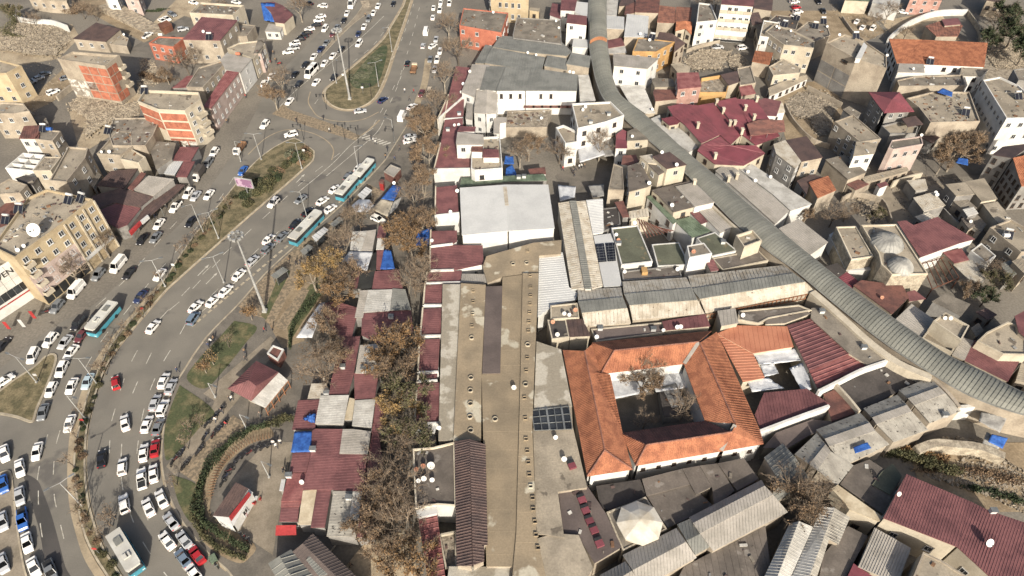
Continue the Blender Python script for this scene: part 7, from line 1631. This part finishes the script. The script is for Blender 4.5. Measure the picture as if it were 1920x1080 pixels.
# billboard, traffic signals, plain signs
b = U(466, 366, .15); th = Thing('billboard', 'white framed billboard with pink and violet poster on the median', 'billboard', b); a = -.25
g = MB(); g.tube(b, (b.x, b.y, 3.2), .18, .18, 8); th.add('post', g, MT['metal_grey'])
g = MB(); g.box((b.x, b.y, 4.3), (5.0, .3, 2.9), a); th.add('frame', g, MT['metal_pole'])
dm('poster', (196,160,186), (150,104,140), scale=.7, lo=.45, hi=.52, famt=.1)
g = MB(); g.box((b.x+math.sin(a)*.17, b.y-math.cos(a)*.17, 4.3), (4.6, .04, 2.5), a); th.add('poster', g, MT['poster'])
for x, y, lb in ((557,190,'traffic signal at the upper corner of the paved crossing'),(570,262,'traffic signal at the lower left of the paved crossing'),(647,262,'traffic signal at the right end of the paved crossing'),(672,268,'traffic signal at the zebra crossing'),(740,270,'traffic signal right of the zebra crossing'),(612,205,'traffic signal below the grass island'),(697,185,'traffic signal on the grass island')):
    b = U(x, y); th = Thing('traffic_signal', lb, 'traffic light', b, group='traffic signals'); g = MB(); g.tube(b, (b.x, b.y, 5), .08, .06, 6); g.tube((b.x, b.y, 5), (b.x-2.2, b.y, 5.3), .06, .05, 6); th.add('pole', g, MT['metal_dark'])
    for dx in (-2.2, 0):
        g = MB(); g.box((b.x+dx, b.y-.1, 4.9), (.32, .3, .95)); th.add('signal_head', g, MT['metal_dark'])
for x, y, lb in ((681,167,'small round white sign on the grass island'),(645,143,'white box sign at the left edge of the grass island'),(75,706,'round white sign on the triangular island'),(273,582,'red and white sign on the median beside the dark blue car'),(162,790,'red and white sign low on the median'),(187,1030,'red and white sign near the bottom of the median'),(330,500,'white board sign on the median by the lamp'),(572,285,'white sign at the rounded median end')):
    b = U(x, y+8, .15); th = Thing('road_sign', lb, 'sign', b, group='road signs'); g = MB(); g.tube(b, (b.x, b.y, 2.2), .05, .05, 6); th.add('post', g, MT['metal_grey']); g = MB(); g.box((b.x, b.y-.08, 2.3), (.75, .06, .65)); th.add('sign_plate', g, MT['red_paint' if 'red' in lb else 'frame_white'])
for i, (x, y) in enumerate(P('70,612 50,628 22,632')):
    b = U(x-4, y-10); th = Thing('flag_banner', ('leftmost red','red','white')[2 if i == 1 else (0 if i == 2 else 1)]+' feather banner in front of the lettered pale building', 'banner', b); g = MB(); g.tube(b, (b.x, b.y, 3.4), .04, .03, 5); th.add('pole', g, MT['metal_grey'])
    g = MB(); g.box((b.x+.4, b.y, 2.1), (.8, .05, 2.4)); th.add('banner', g, MT['frame_white' if i == 1 else 'red_paint'])
# bus shelters, kiosks and canopies at the stops
def shelter(pts, label, h=2.7, mat='zinc_dark', glass=True, name='bus_shelter', cat='bus shelter', thick=.15):
    q = ccw([U(x, y, h) for x, y in pts]); c = sum(q, Vector())/len(q); th = Thing(name, label, cat, (c.x, c.y, .15))
    g = MB(); g.slab(q, thick); o = th.add('roof', g, MT[mat]); g = MB(); ribs(g, q, q[1]-q[0] if (q[1]-q[0]).length < (q[2]-q[1]).length else q[2]-q[1], 1.1, .12, .06); th.add('rib', g, MT['metal_grey'], o)
    for p in inset(q, .25):
        g = MB(); g.tube((p.x, p.y, .15), (p.x, p.y, h-thick), .06, .06, 6); th.add('post', g, MT['metal_grey'])
    if glass:
        i = max(range(4), key=lambda i: (q[(i+1) % 4]-q[i]).length*(1 if (q[(i+1) % 4]+q[i]).y < (q[(i+2) % 4]+q[(i+3) % 4]).y else .5)); z = inset(q, .3); a_, b_ = z[i], z[(i+1) % 4]; d = b_-a_
        g = MB(); g.box(((a_.x+b_.x)/2, (a_.y+b_.y)/2, 1.3), (d.length-.3, .04, 1.8), math.atan2(d.y, d.x)); th.add('glass_panel', g, MT['glass'])
        g = MB(); m = (a_+b_)/2; cc = m.lerp(Vector((c.x, c.y, m.z)), .35); g.box((cc.x, cc.y, .6), (d.length*.8, .4, .08), math.atan2(d.y, d.x)); th.add('bench', g, MT['wood'])
    return th
for s, lb in (('330,800 390,752 432,772 362,832','grey bus shelter beside the long bus, middle one'),('555,600 622,545 655,562 585,622','grey bus shelter behind the white kiosk'),('110,985 200,920 240,945 150,1010','grey bus shelter beside the floodlight mast')):
    shelter(T(1,1,s), lb)
shelter(T(1,1,'418,692 510,622 542,642 450,732'),'white roofed bus kiosk with dark glass at the stop',3.0,'frame_white',name='bus_kiosk',cat='kiosk')
shelter(T(1,1,'762,382 825,320 870,346 802,416'),'white roofed narrow shelter between bus and hexagonal canopy',2.9,'frame_white',name='bus_shelter')
q = U(*T(1,1,'800,462')[0], 2.7); th = Thing('hexagonal_canopy', 'white hexagonal canopy beside the bus stop', 'canopy', (q.x, q.y, .15)); g = MB(); g.lathe((q.x, q.y, 2.6), [(2.9, 0), (2.9, .1), (1.4, .5), (.02, .75)], 6); th.add('roof', g, MT['tarp_white'])
for k in range(6):
    g = MB(); a = k*math.pi/3; g.tube((q.x+2.6*math.cos(a), q.y+2.6*math.sin(a), .15), (q.x+2.6*math.cos(a), q.y+2.6*math.sin(a), 2.6), .05, .05, 5); th.add('post', g, MT['metal_grey'])
B(1,1,'kiosk','grey roofed kiosk with reddish walls behind the midibuses','brown_red',[('zinc','958,205 1010,152 1085,182 1032,245',2.9)],par=.3,trim='zinc',cat='kiosk')
B(1,1,'kiosk','little red kiosk with striped roof behind the second midibus','red_paint',[('brown_red','918,290 935,262 962,268 955,300',2.6)],cat='kiosk')
# ---------------------------------------------------------------- dishes
dm_ = MB(); rx = Matrix.Rotation(math.radians(52), 3, 'X')
prof = [(.02, 0), (.2, .015), (.36, .05), (.48, .1), (.5, .12), (.48, .125), (.3, .06), (.02, .03)]
dm_.lathe((0, 0, .75), prof, 14, rx); DW = dm_.mesh('reflector', MT['dish_white']); dr = MB(); dr.lathe((0, 0, .75), prof, 14, rx); DR = dr.mesh('reflector', MT['dish_rust'])
pm = MB(); pm.tube((0, .05, 0), (0, .05, .75), .035, .035, 6); pm.tube((0, .05, 0), (.25, .3, 0), .02, .02, 4); DP = pm.mesh('stand', MT['metal_grey'])
am = MB(); am.tube((0, 0, .45), (0, -.42, .95), .015, .015, 4); am.box((0, -.43, .98), (.1, .1, .1)); DA = am.mesh('feed_arm', MT['metal_grey'])
def short(lb, n):
    w = lb.split(',')[0].split()
    if len(w) > n:
        for cut in (' with ', ' and ', ' beside ', ' below ', ' at ', ' in ', ' of '):
            s = lb.split(',')[0].split(cut)[0]
            if 3 <= len(s.split()) <= n: return s
        w = w[:n]
    return ' '.join(w)
DL = [(0,0,'950,238 1530,240'),(0,1,'1780,95 1605,540 1555,632 1540,692 1490,940 1522,938'),(0,2,'330,158 415,208 545,200 118,397 202,408 450,533 480,540 530,828 550,805 1030,303 965,268 1050,822 220,888 900,1025'),
      (0,3,'62,200 80,212 168,232 125,390 440,200 508,250 888,417 1085,517 1145,1015'),(1,1,'1522,348 1460,512 1308,730 1040,288'),(1,2,'1085,35 1268,192 1050,316 1197,463 1388,478 1440,475 918,597 780,682 1237,943 843,960 1765,212 1820,268 795,725r 1358,812r 1725,820r'),
      (1,3,'15,248 1278,332 1294,360 1512,583'),(2,2,'390,195 428,203 340,352 633,370 1168,318 1212,312 1248,308 1725,208 15,750 475,168r 305,258r'),(2,3,'1318,228 1360,230 848,73r'),(3,1,'1317,260b 1220,365 1262,352 1323,360 1205,280r 1258,255r 350,377'),
      (3,2,'325,42 390,205'),(3,3,'970,466 1636,838b'),(1,0,'295,690h 175,798 125,835 770,62 828,62'),(2,1,'1375,1050')]
spots = []
for r, c, s in DL:
    for w in s.split():
        f = w[-1] if w[-1] in 'rbh' else ''; x, y = w.rstrip('rbh').split(','); px, py = float(x)/4+480*c, float(y)/4+270*r
        p, own = on_roof(px, py+3)
        if hasattr(own, 'o'): spots.append([p, own, f, px])
hosts = {}
for sp in spots: hosts.setdefault((sp[1].o.name if hasattr(sp[1], 'o') else 'ground', sp[2]), []).append(sp)
for (hn, f), L in hosts.items():
    L.sort(key=lambda s: s[3])
    for i, (p, own, _, px) in enumerate(L):
        host = short(own.o['label'], 9) if hasattr(own, 'o') else 'the ground'
        rk = '' if len(L) == 1 else ('leftmost ' if i == 0 else ('rightmost ' if i == len(L)-1 else ORD[i]+' from left, '))
        root = link('satellite_dish', None, None, p); k = {'b': 1.4, 'h': 3.0}.get(f, 0.8+.2*R.random()); root.scale = (k, k, k); root.rotation_euler = (0, 0, R.uniform(-.25, .25))
        tag(root, rk+('rusty' if f == 'r' else ('huge white' if f == 'h' else 'white'))+' dish on '+host, 'satellite dish', 'satellite dishes on the roofs')
        for n_, m in (('reflector', DR if f == 'r' else DW), ('stand', DP), ('feed_arm', DA)):
            o = bpy.data.objects.new(n_, m); COL.objects.link(o); o.parent = root
# ---------------------------------------------------------------- solar water heaters
def heater(r, c, s, label):
    px, py = T(r, c, s)[0]; p, own = on_roof(px, py); th = Thing('solar_heater', label, 'solar heater', p, R.uniform(-.4, .1), 'solar water heaters'); ML = Matrix.Translation(p)
    def add(nm, mb, mat, par=None):
        o = link(nm, mb.mesh(nm, MT[mat]), par or th.o); return o
    for x in (-.55, .55):
        g = MB(); g.box((x, 0, .75), (.98, 1.9, .08), 0, math.radians(40)); o = add('collector', g, 'panel_dark'); g = MB()
        for sx in (-.5, .5): g.box((x+sx, 0, .76), (.05, 1.95, .12), 0, math.radians(40))
        add('collector_frame', g, 'metal_grey', o)
    g = MB(); g.tube((-.8, .95, 1.75), (.8, .95, 1.75), .3, .3, 10, True); add('tank', g, 'frame_white')
    g = MB()
    for x in (-1, 1): g.tube((x, .9, 0), (x, .9, 1.5), .03, .03, 4); g.tube((x, -.7, 0), (x, -.7, .2), .03, .03, 4)
    add('stand', g, 'metal_grey')
for r, c, s, lb in ((0,0,'1090,700','solar heater with dark panels on the brick flanked block'),(0,0,'1570,320','solar heater on the edge of the broad maroon roof'),(1,0,'150,510','left solar heater on the cream and pink apartment block'),(1,0,'520,440','middle solar heater on the cream and pink apartment block'),(1,0,'610,430','right solar heater on the cream and pink apartment block'),(1,0,'50,590','solar heater at the left roof edge of the cream block'),
        (0,0,'330,985','solar heater beside the worn brown roof'),(0,0,'790,1000','solar heater on the collapsed junk roof'),(0,3,'210,150','leftmost solar heater on the clay walled houses'),(0,3,'120,200','low solar heater on the flat house beside the tower'),(0,3,'350,210','middle solar heater on the clay walled houses'),(0,3,'450,140','rightmost solar heater on the clay walled houses'),(0,3,'90,395','solar heater on the beige house edge'),
        (0,3,'1190,490','solar heater in front of the orange tiled hall'),(0,3,'1475,860','solar heater on the cluttered terrace house'),(0,3,'640,260','solar heater on the blank beige tower'),(0,3,'1870,740','solar heater on the tall white block'),(0,2,'1040,270','solar heater beside the ochre house terrace'),(1,3,'1790,700','solar heater on the house with washing tables')):
    heater(r, c, s, lb)
# ---------------------------------------------------------------- chimneys, vents, air conditioners, tanks
def small(name, label, cat, r, c, s, dims, mat, group=None, cap=None, rz=0.0):
    px, py = T(r, c, s)[0]; p, own = on_roof(px, py); th = Thing(name, label, cat, p, group=group); g = MB(); g.box((p.x, p.y, p.z+dims[2]/2), dims, rz); th.add('body', g, MT[mat])
    if cap: g = MB(); g.box((p.x, p.y, p.z+dims[2]+.06), (dims[0]+.2, dims[1]+.2, .1), rz); th.add('cap', g, MT[cap])
    return th
for i, s in enumerate('1525,765 1580,850 1630,945 1665,945 1745,830 1810,900 1440,1340 1590,1350 1680,1340 1520,1190 1390,960 1840,740 1725,1050'.split()):
    small('chimney','pale chimney on the bright maroon roofs','chimney',0,2,s,(.7,.9,1.7),'w_cream','chimneys on the maroon roofs','trim')
AC = [(0,2,'590,925','white cooler unit on the white corner building terrace'),(0,2,'725,865','grey cooler unit near the far edge of the white corner building'),(1,2,'800,755','white cooler unit on the stained green roof'),(1,2,'1580,745','small white unit on the green roof by the vault'),(1,2,'50,258','left white unit on the glass passage'),(1,2,'90,252','right white unit on the glass passage'),
      (2,1,'652,600','white vent box on the long tapering maroon stall'),(2,1,'540,800','white vent box at the lower end of the tapering maroon stall'),(2,1,'810,615','left vent box on the grey and white stall'),(2,1,'870,618','right vent box on the grey and white stall'),(2,1,'1015,225','white vent on the wide maroon stall roof'),(3,1,'430,138','white unit below the big blue tarpaulin'),(3,1,'250,335','white unit at the plaza edge of the market'),(3,1,'700,500','dark unit on the white slatted stall'),
      (2,2,'1058,318','grey unit on the reddish terrace'),(2,2,'660,312','white unit on the reddish terrace, left'),(2,3,'1350,1000','pale unit on the uppermost stepped hall'),(3,3,'1680,600','cream chimney block at the edge of the huge maroon roof'),(0,1,'1525,860','grey pipe vent on the maroon lane roof'),(0,1,'1440,980','grey pipe vent on the L-shaped maroon roof'),(2,3,'715,455','white unit on the long dark roof by the vault'),(2,3,'400,185','small white unit at the top of the long dark roof')]
for r, c, s, lb in AC: small('roof_unit', lb, 'roof unit', r, c, s, (1.0,.7,.8), 'frame_white', None, 'metal_grey')
small('roof_box','yellow box on the dark roof strip above the pale sheds','box',1,2,'990,965',(1.3,1.8,1.0),'w_ochre')
for r, c, s, lb, m in ((0,0,'1790,420','orange pot topped chimney on the grey corner roof','earth_pot'),(0,0,'380,985','blue water tank beside the worn brown roof','tarp_blue'),(0,0,'1185,255','pale blue water tank on the small brick house','dish_white'),(1,3,'1760,705','white water tank on the house with washing tables','dish_white'),(2,3,'1370,390','grey cylinder tank on the cream terrace','metal_grey')):
    px, py = T(r, c, s)[0]; p, own = on_roof(px, py); th = Thing('water_tank', lb, 'tank', p); g = MB(); g.tube((p.x-.7, p.y, p.z+.8), (p.x+.7, p.y, p.z+.8), .5, .5, 12, True); th.add('tank', g, MT[m], smooth=False); g = MB()
    for dx in (-.5, .5): g.box((p.x+dx, p.y, p.z+.2), (.1, .7, .4))
    th.add('stand', g, MT['metal_grey'])
# ---------------------------------------------------------------- light wells of the covered bazaar
bz = next(o for o in bpy.data.objects if o.name == 'covered_bazaar')
W1 = [(2,1,'1628,25 1628,105 1625,195 1620,287'),(2,2,'140,60 135,122 132,187 127,256 123,325 115,525 107,622 93,825 100,980'),(3,2,'105,55 115,145 122,230 130,322 140,410 155,497 158,580 172,675 180,772 195,870'),(1,2,'118,805 135,990 140,1075')]
W2 = [(2,1,'1617,375 1612,675 1608,770 1608,870 1605,968 1610,1070 1793,985'),(2,2,'118,427 102,725'),(1,2,'8,900 110,895')]
sq = MB(); hole = MB()
o_ = [Vector(p) for p in ((-.55,-.5,0),(.55,-.5,0),(.55,.5,0),(-.55,.5,0))]; sq.ring(o_, inset(o_, .13), 0, .4); SQ = sq.mesh('skylight', MT['screed']); hole.slab([Vector((p.x, p.y, .06)) for p in inset(o_, .12)], .04); HO = hole.mesh('opening', MT['metal_dark'])
rd = MB(); rd.lathe((0,0,0), [(.85,0),(.8,.4),(.62,.45),(.6,.1)], 14); RD = rd.mesh('skylight', MT['kerb']); rh = MB(); rh.lathe((0,0,0), [(.61,.08),(.02,.08)], 14); RH = rh.mesh('opening', MT['metal_dark'])
for (LST, m1, m2) in ((W1, SQ, HO), (W2, RD, RH)):
    for r, c, s in LST:
        for x, y in T(r, c, s):
            p, own = on_roof(x, y); o = link('skylight', m1, bz, p-bz.location); o.scale = (.68, .68, .68); link('opening', m2, o)
ms = next((o for o in bpy.data.objects if o.get('label') == 'mauve slab roof with a row of red skylights'), None)
rs = MB(); rs.box((0,0,.25), (1.3,1.1,.5)); RS = rs.mesh('skylight', MT['maroon_bright']); lid = MB(); lid.box((0,.75,.3), (1.2,.5,.6)); LD = lid.mesh('opening', MT['metal_dark'])
for x, y in T(3,2,'525,515 552,595 582,675 615,742 655,842 450,260'):
    p, own = on_roof(x, y); o = link('skylight', RS, ms, p-ms.location); o.rotation_euler = (0,0,.35); link('opening', LD, o)
# ---------------------------------------------------------------- roof clutter on flat roofs (uncountable odds and ends)
cl = {k: MT[k] for k in ('brown','tarp_grey','wood','pale_sheet','concrete_dark')}
n_before = list(ROOFS)
for (q, p3, own) in n_before:
    if not hasattr(own, 'sheets'): continue
    mt = own.sheets[0][0]
    if mt not in ('concrete', 'concrete_dark', 'bitumen', 'bitumen_dark', 'rubble', 'slab_mauve', 'paving'): continue
    if len(own.sheets) > 3: continue
    A_ = abs(area2(p3))/2; n = int(min(48, A_/5)*(2.4 if any(w in own.o['label'] for w in ('junk', 'clutter', 'scrap', 'timber')) else .9))
    if n < 2: continue
    bm_ = {}; xs = [p.x for p in p3]; ys = [p.y for p in p3]; ins = inset(p3, .6); nrm, cc = plane_of(p3)
    for i in range(n):
        x, y = R.uniform(min(xs), max(xs)), R.uniform(min(ys), max(ys))
        if not inpoly(x, y, [(p.x, p.y) for p in ins]): continue
        z = cc.z-((x-cc.x)*nrm.x+(y-cc.y)*nrm.y)/nrm.z; s = R.uniform(.25, 1.0); k = R.choice(list(cl))
        bm_.setdefault(k, MB()).box((x, y, z+s*.12), (s*R.uniform(.5, 1.6), s*R.uniform(.2, .8), s*R.uniform(.1, .5)), R.uniform(0, 3), R.uniform(-.2, .2))
    for k, m in bm_.items(): own.add('roof_clutter', m, MT[k], kind='stuff')
# ---------------------------------------------------------------- motorbikes
def mk_bike():
    parts = []; g = MB(); g.box((0,0,.62), (.75,.26,.28)); g.box((.35,0,.72), (.35,.22,.22)); g.box((-.5,0,.7), (.4,.22,.1)); parts.append(('body', g.mesh('body', MT['tint']), None))
    g = MB(); g.box((-.25,0,.84), (.7,.28,.1)); parts.append(('seat', g.mesh('seat', MT['tyre']), None))
    g = MB(); g.tube((.45,-.35,1.02), (.45,.35,1.02), .025, .025, 5); g.tube((.42,0,1.0), (.68,0,.35), .04, .04, 5); parts.append(('handlebar', g.mesh('handlebar', MT['metal_grey']), None))
    w = MB(); w.lathe((0,0,0), [(.2,-.05),(.3,-.05),(.3,.05),(.2,.05)], 10, Matrix.Rotation(math.pi/2, 3, 'X')); wm = w.mesh('wheel', MT['tyre'])
    for x in (-.62, .66): parts.append(('wheel', wm, (x,0,.3)))
    return parts
BK = mk_bike()
def bike(x, y, a, col, label, group):
    p = U(x, y, .4); root = link('motorbike', None, None, (p.x, p.y, .17)); root.rotation_euler = (0,0,a); tag(root, label, 'motorbike', group)
    for nm, m, loc in BK:
        o = bpy.data.objects.new(nm, m); COL.objects.link(o); o.parent = root; o.location = loc or (0,0,0); o.color = (*col, 1)
bc = [(.015,.015,.02),(.03,.03,.035),(.02,.02,.02),(.08,.015,.015),(.015,.02,.04)]
for i, (x, y) in enumerate(PK('50,640 62,625 75,612 88,600 96,655 104,645 150,600 160,588 172,545 180,535 185,492 215,462 208,532 222,520 235,508 242,432 253,486')): bike(x, y, R.uniform(.9, 1.5), R.choice(bc), 'dark motorbike on the paved park path, '+ORD[i]+' along the row from the road', 'motorbikes on the park path')
for i, (x, y) in enumerate(PK('432,572 405,582 380,588 352,600 330,612 308,628 290,648 272,670 258,692 246,720')): bike(x, y, R.uniform(.3, 1.2), R.choice(bc), 'motorbike inside the curved slatted fence, '+ORD[i]+' from its upper end', 'motorbikes inside the fence')
for i, (x, y) in enumerate(PK('320,925 335,935 350,945')): bike(x, y, 2.2, R.choice(bc), 'motorbike at the lower end of the hedge, '+ORD[i]+' from the left', 'motorbikes below the hedge')
for i, (x, y) in enumerate(T(2,0,'335,185 355,180 370,175')): bike(x, y, .4, R.choice(bc), 'motorbike before the lettered pale building, '+ORD[i]+' from the left', 'motorbikes by the left shops')
for x, y in T(0,1,'175,480 100,470'): bike(x, y, .6, (.3,.03,.03), 'red motorbike on the left street pavement at the top', 'motorbikes by the left shops')
g = Thing('cargo_tricycle', 'green cargo tricycle at the kerb near the bottom', 'tricycle', U(405,1057), -.9); px = U(405,1057)
for nm, c_, d_, m in (('cargo_bed',(-.7,0,.7),(1.5,1.1,.5),'green_sheet'),('seat',(.4,0,.8),(.5,.4,.2),'tyre'),('handlebar',(.9,0,1.05),(.06,.7,.06),'metal_grey'),('frame',(.3,0,.45),(1.8,.15,.12),'green_sheet')):
    b_ = MB(); b_.box(c_, d_); link(nm, b_.mesh(nm, MT[m]), g.o)
for x, y in ((-.8,.6),(-.8,-.6),(1.0,0)):
    w = MB(); w.lathe((x,y,.3), [(.2,-.05),(.3,-.05),(.3,.05),(.2,.05)], 10, Matrix.Rotation(math.pi/2, 3, 'X')); link('wheel', w.mesh('wheel', MT['tyre']), g.o)
# cafe tables
for i, s in enumerate('300,862 318,845 352,800 372,785'.split()):
    x, y = PK(s)[0]; p = U(x, y, .16); th = Thing('cafe_table', 'white cafe table with red chairs before the red sign band', 'table', p, group='cafe tables'); g = MB(); g.box((p.x,p.y,.9), (1.1,.8,.05)); th.add('table_top', g, MT['frame_white']); g = MB(); g.tube((p.x,p.y,.16), (p.x,p.y,.88), .05, .05, 6); th.add('leg', g, MT['metal_grey'])
    for dx, dy in ((-.9,0),(.9,0),(0,-.8)):
        c_ = (p.x+dx, p.y+dy); ch = Thing('cafe_chair', 'red plastic chair at a white table of the cafe', 'chair', (*c_, .16), group='red cafe chairs'); g = MB(); g.box((*c_, .6), (.42,.42,.05)); ch.add('seat', g, MT['red_paint']); g = MB(); g.box((c_[0]+dx*.22, c_[1]+dy*.25, .88), (.42 if dx == 0 else .05, .05 if dx == 0 else .42, .5)); ch.add('backrest', g, MT['red_paint'])
        for lx in (-.17,.17):
            for ly in (-.17,.17): g = MB(); g.box((c_[0]+lx, c_[1]+ly, .37), (.04,.04,.42)); ch.add('leg', g, MT['red_paint'])
# ---------------------------------------------------------------- people
def person_mesh(pose):
    """one continuous body grown over a skeleton"""
    V = [(0,0,.95),(0,0,1.2),(0,0,1.42),(0,0,1.52),(0,.03,1.66)]; E_ = [(0,1),(1,2),(2,3),(3,4)]; r = [.15,.15,.16,.06,.10]
    st = {'walk':.28,'stand':.04,'stride':.4}[pose]
    for s, f in ((-1, st), (1, -st)):
        a = len(V); V += [(s*.1,0,.9),(s*.1,f*.45,.5),(s*.1,f*.8-(.08 if f < 0 else 0),.09),(s*.1,f*.8+.16,.05)]; E_ += [(0,a),(a,a+1),(a+1,a+2),(a+2,a+3)]; r += [.11,.075,.055,.045]
        a = len(V); V += [(s*.2,0,1.4),(s*.26,-f*.3,1.14),(s*.26,-f*.55+.06,.9),(s*.25,-f*.6+.1,.8)]; E_ += [(2,a),(a,a+1),(a+1,a+2),(a+2,a+3)]; r += [.07,.055,.045,.04]
    me = bpy.data.meshes.new('person_body'); me.from_pydata(V, E_, []); ob = bpy.data.objects.new('tmp', me); COL.objects.link(ob)
    md = ob.modifiers.new('s', 'SKIN'); me.skin_vertices[0].data[0].use_root = True
    for i, x in enumerate(r): me.skin_vertices[0].data[i].radius = (x, x)
    ob.modifiers.new('d', 'SUBSURF').levels = 1
    dg = bpy.context.evaluated_depsgraph_get(); out = bpy.data.meshes.new_from_object(ob.evaluated_get(dg)); bpy.data.objects.remove(ob)
    out.materials.clear(); out.materials.append(MT['tint']); out.materials.append(MT['cloth_dark']); out.materials.append(MT['skin']); out.materials.append(MT['hair'])
    for p in out.polygons:
        c = p.center; p.material_index = 2 if (c.z > 1.5 and c.y > .02 and c.z < 1.72) or (c.z < .86 and abs(c.x) > .2) else (3 if c.z > 1.55 else (1 if c.z < .93 else 0)); p.use_smooth = True
    return out
MT['cloth_dark'] = M('cloth_dark', (.03,.035,.05), None, rough=.9); MT['hair'] = M('hair', (.02,.015,.012), None, rough=.7)
PM = {k: person_mesh(k) for k in ('walk', 'stand', 'stride')}
tops = [((.03,.03,.035),'black'),((.03,.03,.035),'black'),((.04,.05,.09),'dark blue'),((.10,.09,.08),'dark grey'),((.5,.49,.46),'white'),((.30,.04,.04),'red'),((.16,.11,.07),'brown')]
PL = [(0,1,'1115,680 1183,685 1150,742','crossing the road below the top trees'),(0,1,'862,1035 895,1065 880,1050','on the zebra crossing'),(0,1,'502,882 550,975','on the paved crossing at the junction'),(0,1,'128,395 145,452 95,455','outside shops on the upper left street'),(0,1,'820,112 585,285 300,900','among queueing cars at top'),
      (1,1,'970,92 1040,108 1075,32 985,38','by the kiosks at the road corner'),(1,1,'300,892 330,882 385,892','behind the grey bus shelter'),(1,1,'685,460 722,412 700,440','boarding the second midibus'),(1,1,'245,870','beside the park path lamp'),(1,2,'458,205 478,182 505,172 522,165 382,185 545,162 470,225','on the little square'),
      (2,0,'1830,470 1835,530','walking on the wide park path'),(2,0,'1600,375 1580,395 1558,425 1325,610','at the roadside fence'),(2,0,'1735,822 1720,830','near the pavilion corner'),(2,0,'1660,920 1615,985 1690,1015','by the motorbikes on the path'),(2,1,'735,250 755,240','in the gap between market stalls'),(2,1,'30,950','standing before the pavilion'),
      (2,1,'60,310 120,300','at the end of the brick path'),(3,1,'205,285 150,102','at the market edge on the plaza'),(3,1,'710,995','in the sandy lane'),(3,1,'130,82 180,72','at the fence end of the plaza'),(1,0,'1160,540 1240,460 1170,520','under the dark shop awning'),(1,0,'560,1010 520,1030 480,1040 600,960','before the pink apartment shops'),(0,0,'1690,850 1700,910 1660,905 1840,720','outside the pink street front'),(3,0,'1810,615 1835,580','at the cafe front')]
for r, c, s, ph in PL:
    pts = T(r, c, s)
    for i, (x, y) in enumerate(pts):
        col, cn = R.choice(tops); p = U(x, y, .9); o = link('person', PM[R.choice(['walk', 'stand', 'stride'])], None, (p.x, p.y, .15 if p.x > U(300,y)[0]+20 else .02)); o.rotation_euler = (0, 0, R.uniform(0, 6.28)); k = R.uniform(.97, 1.1); o.scale = (k, k, k); o.color = (*col, 1)
        rk = '' if len(pts) == 1 else (', leftmost' if x == min(q[0] for q in pts) else (', rightmost' if x == max(q[0] for q in pts) else ', '+ORD[sorted(q[0] for q in pts).index(x)]+' from left'))
        tag(o, 'person in '+cn+' '+ph+rk, 'person', 'people '+ph)
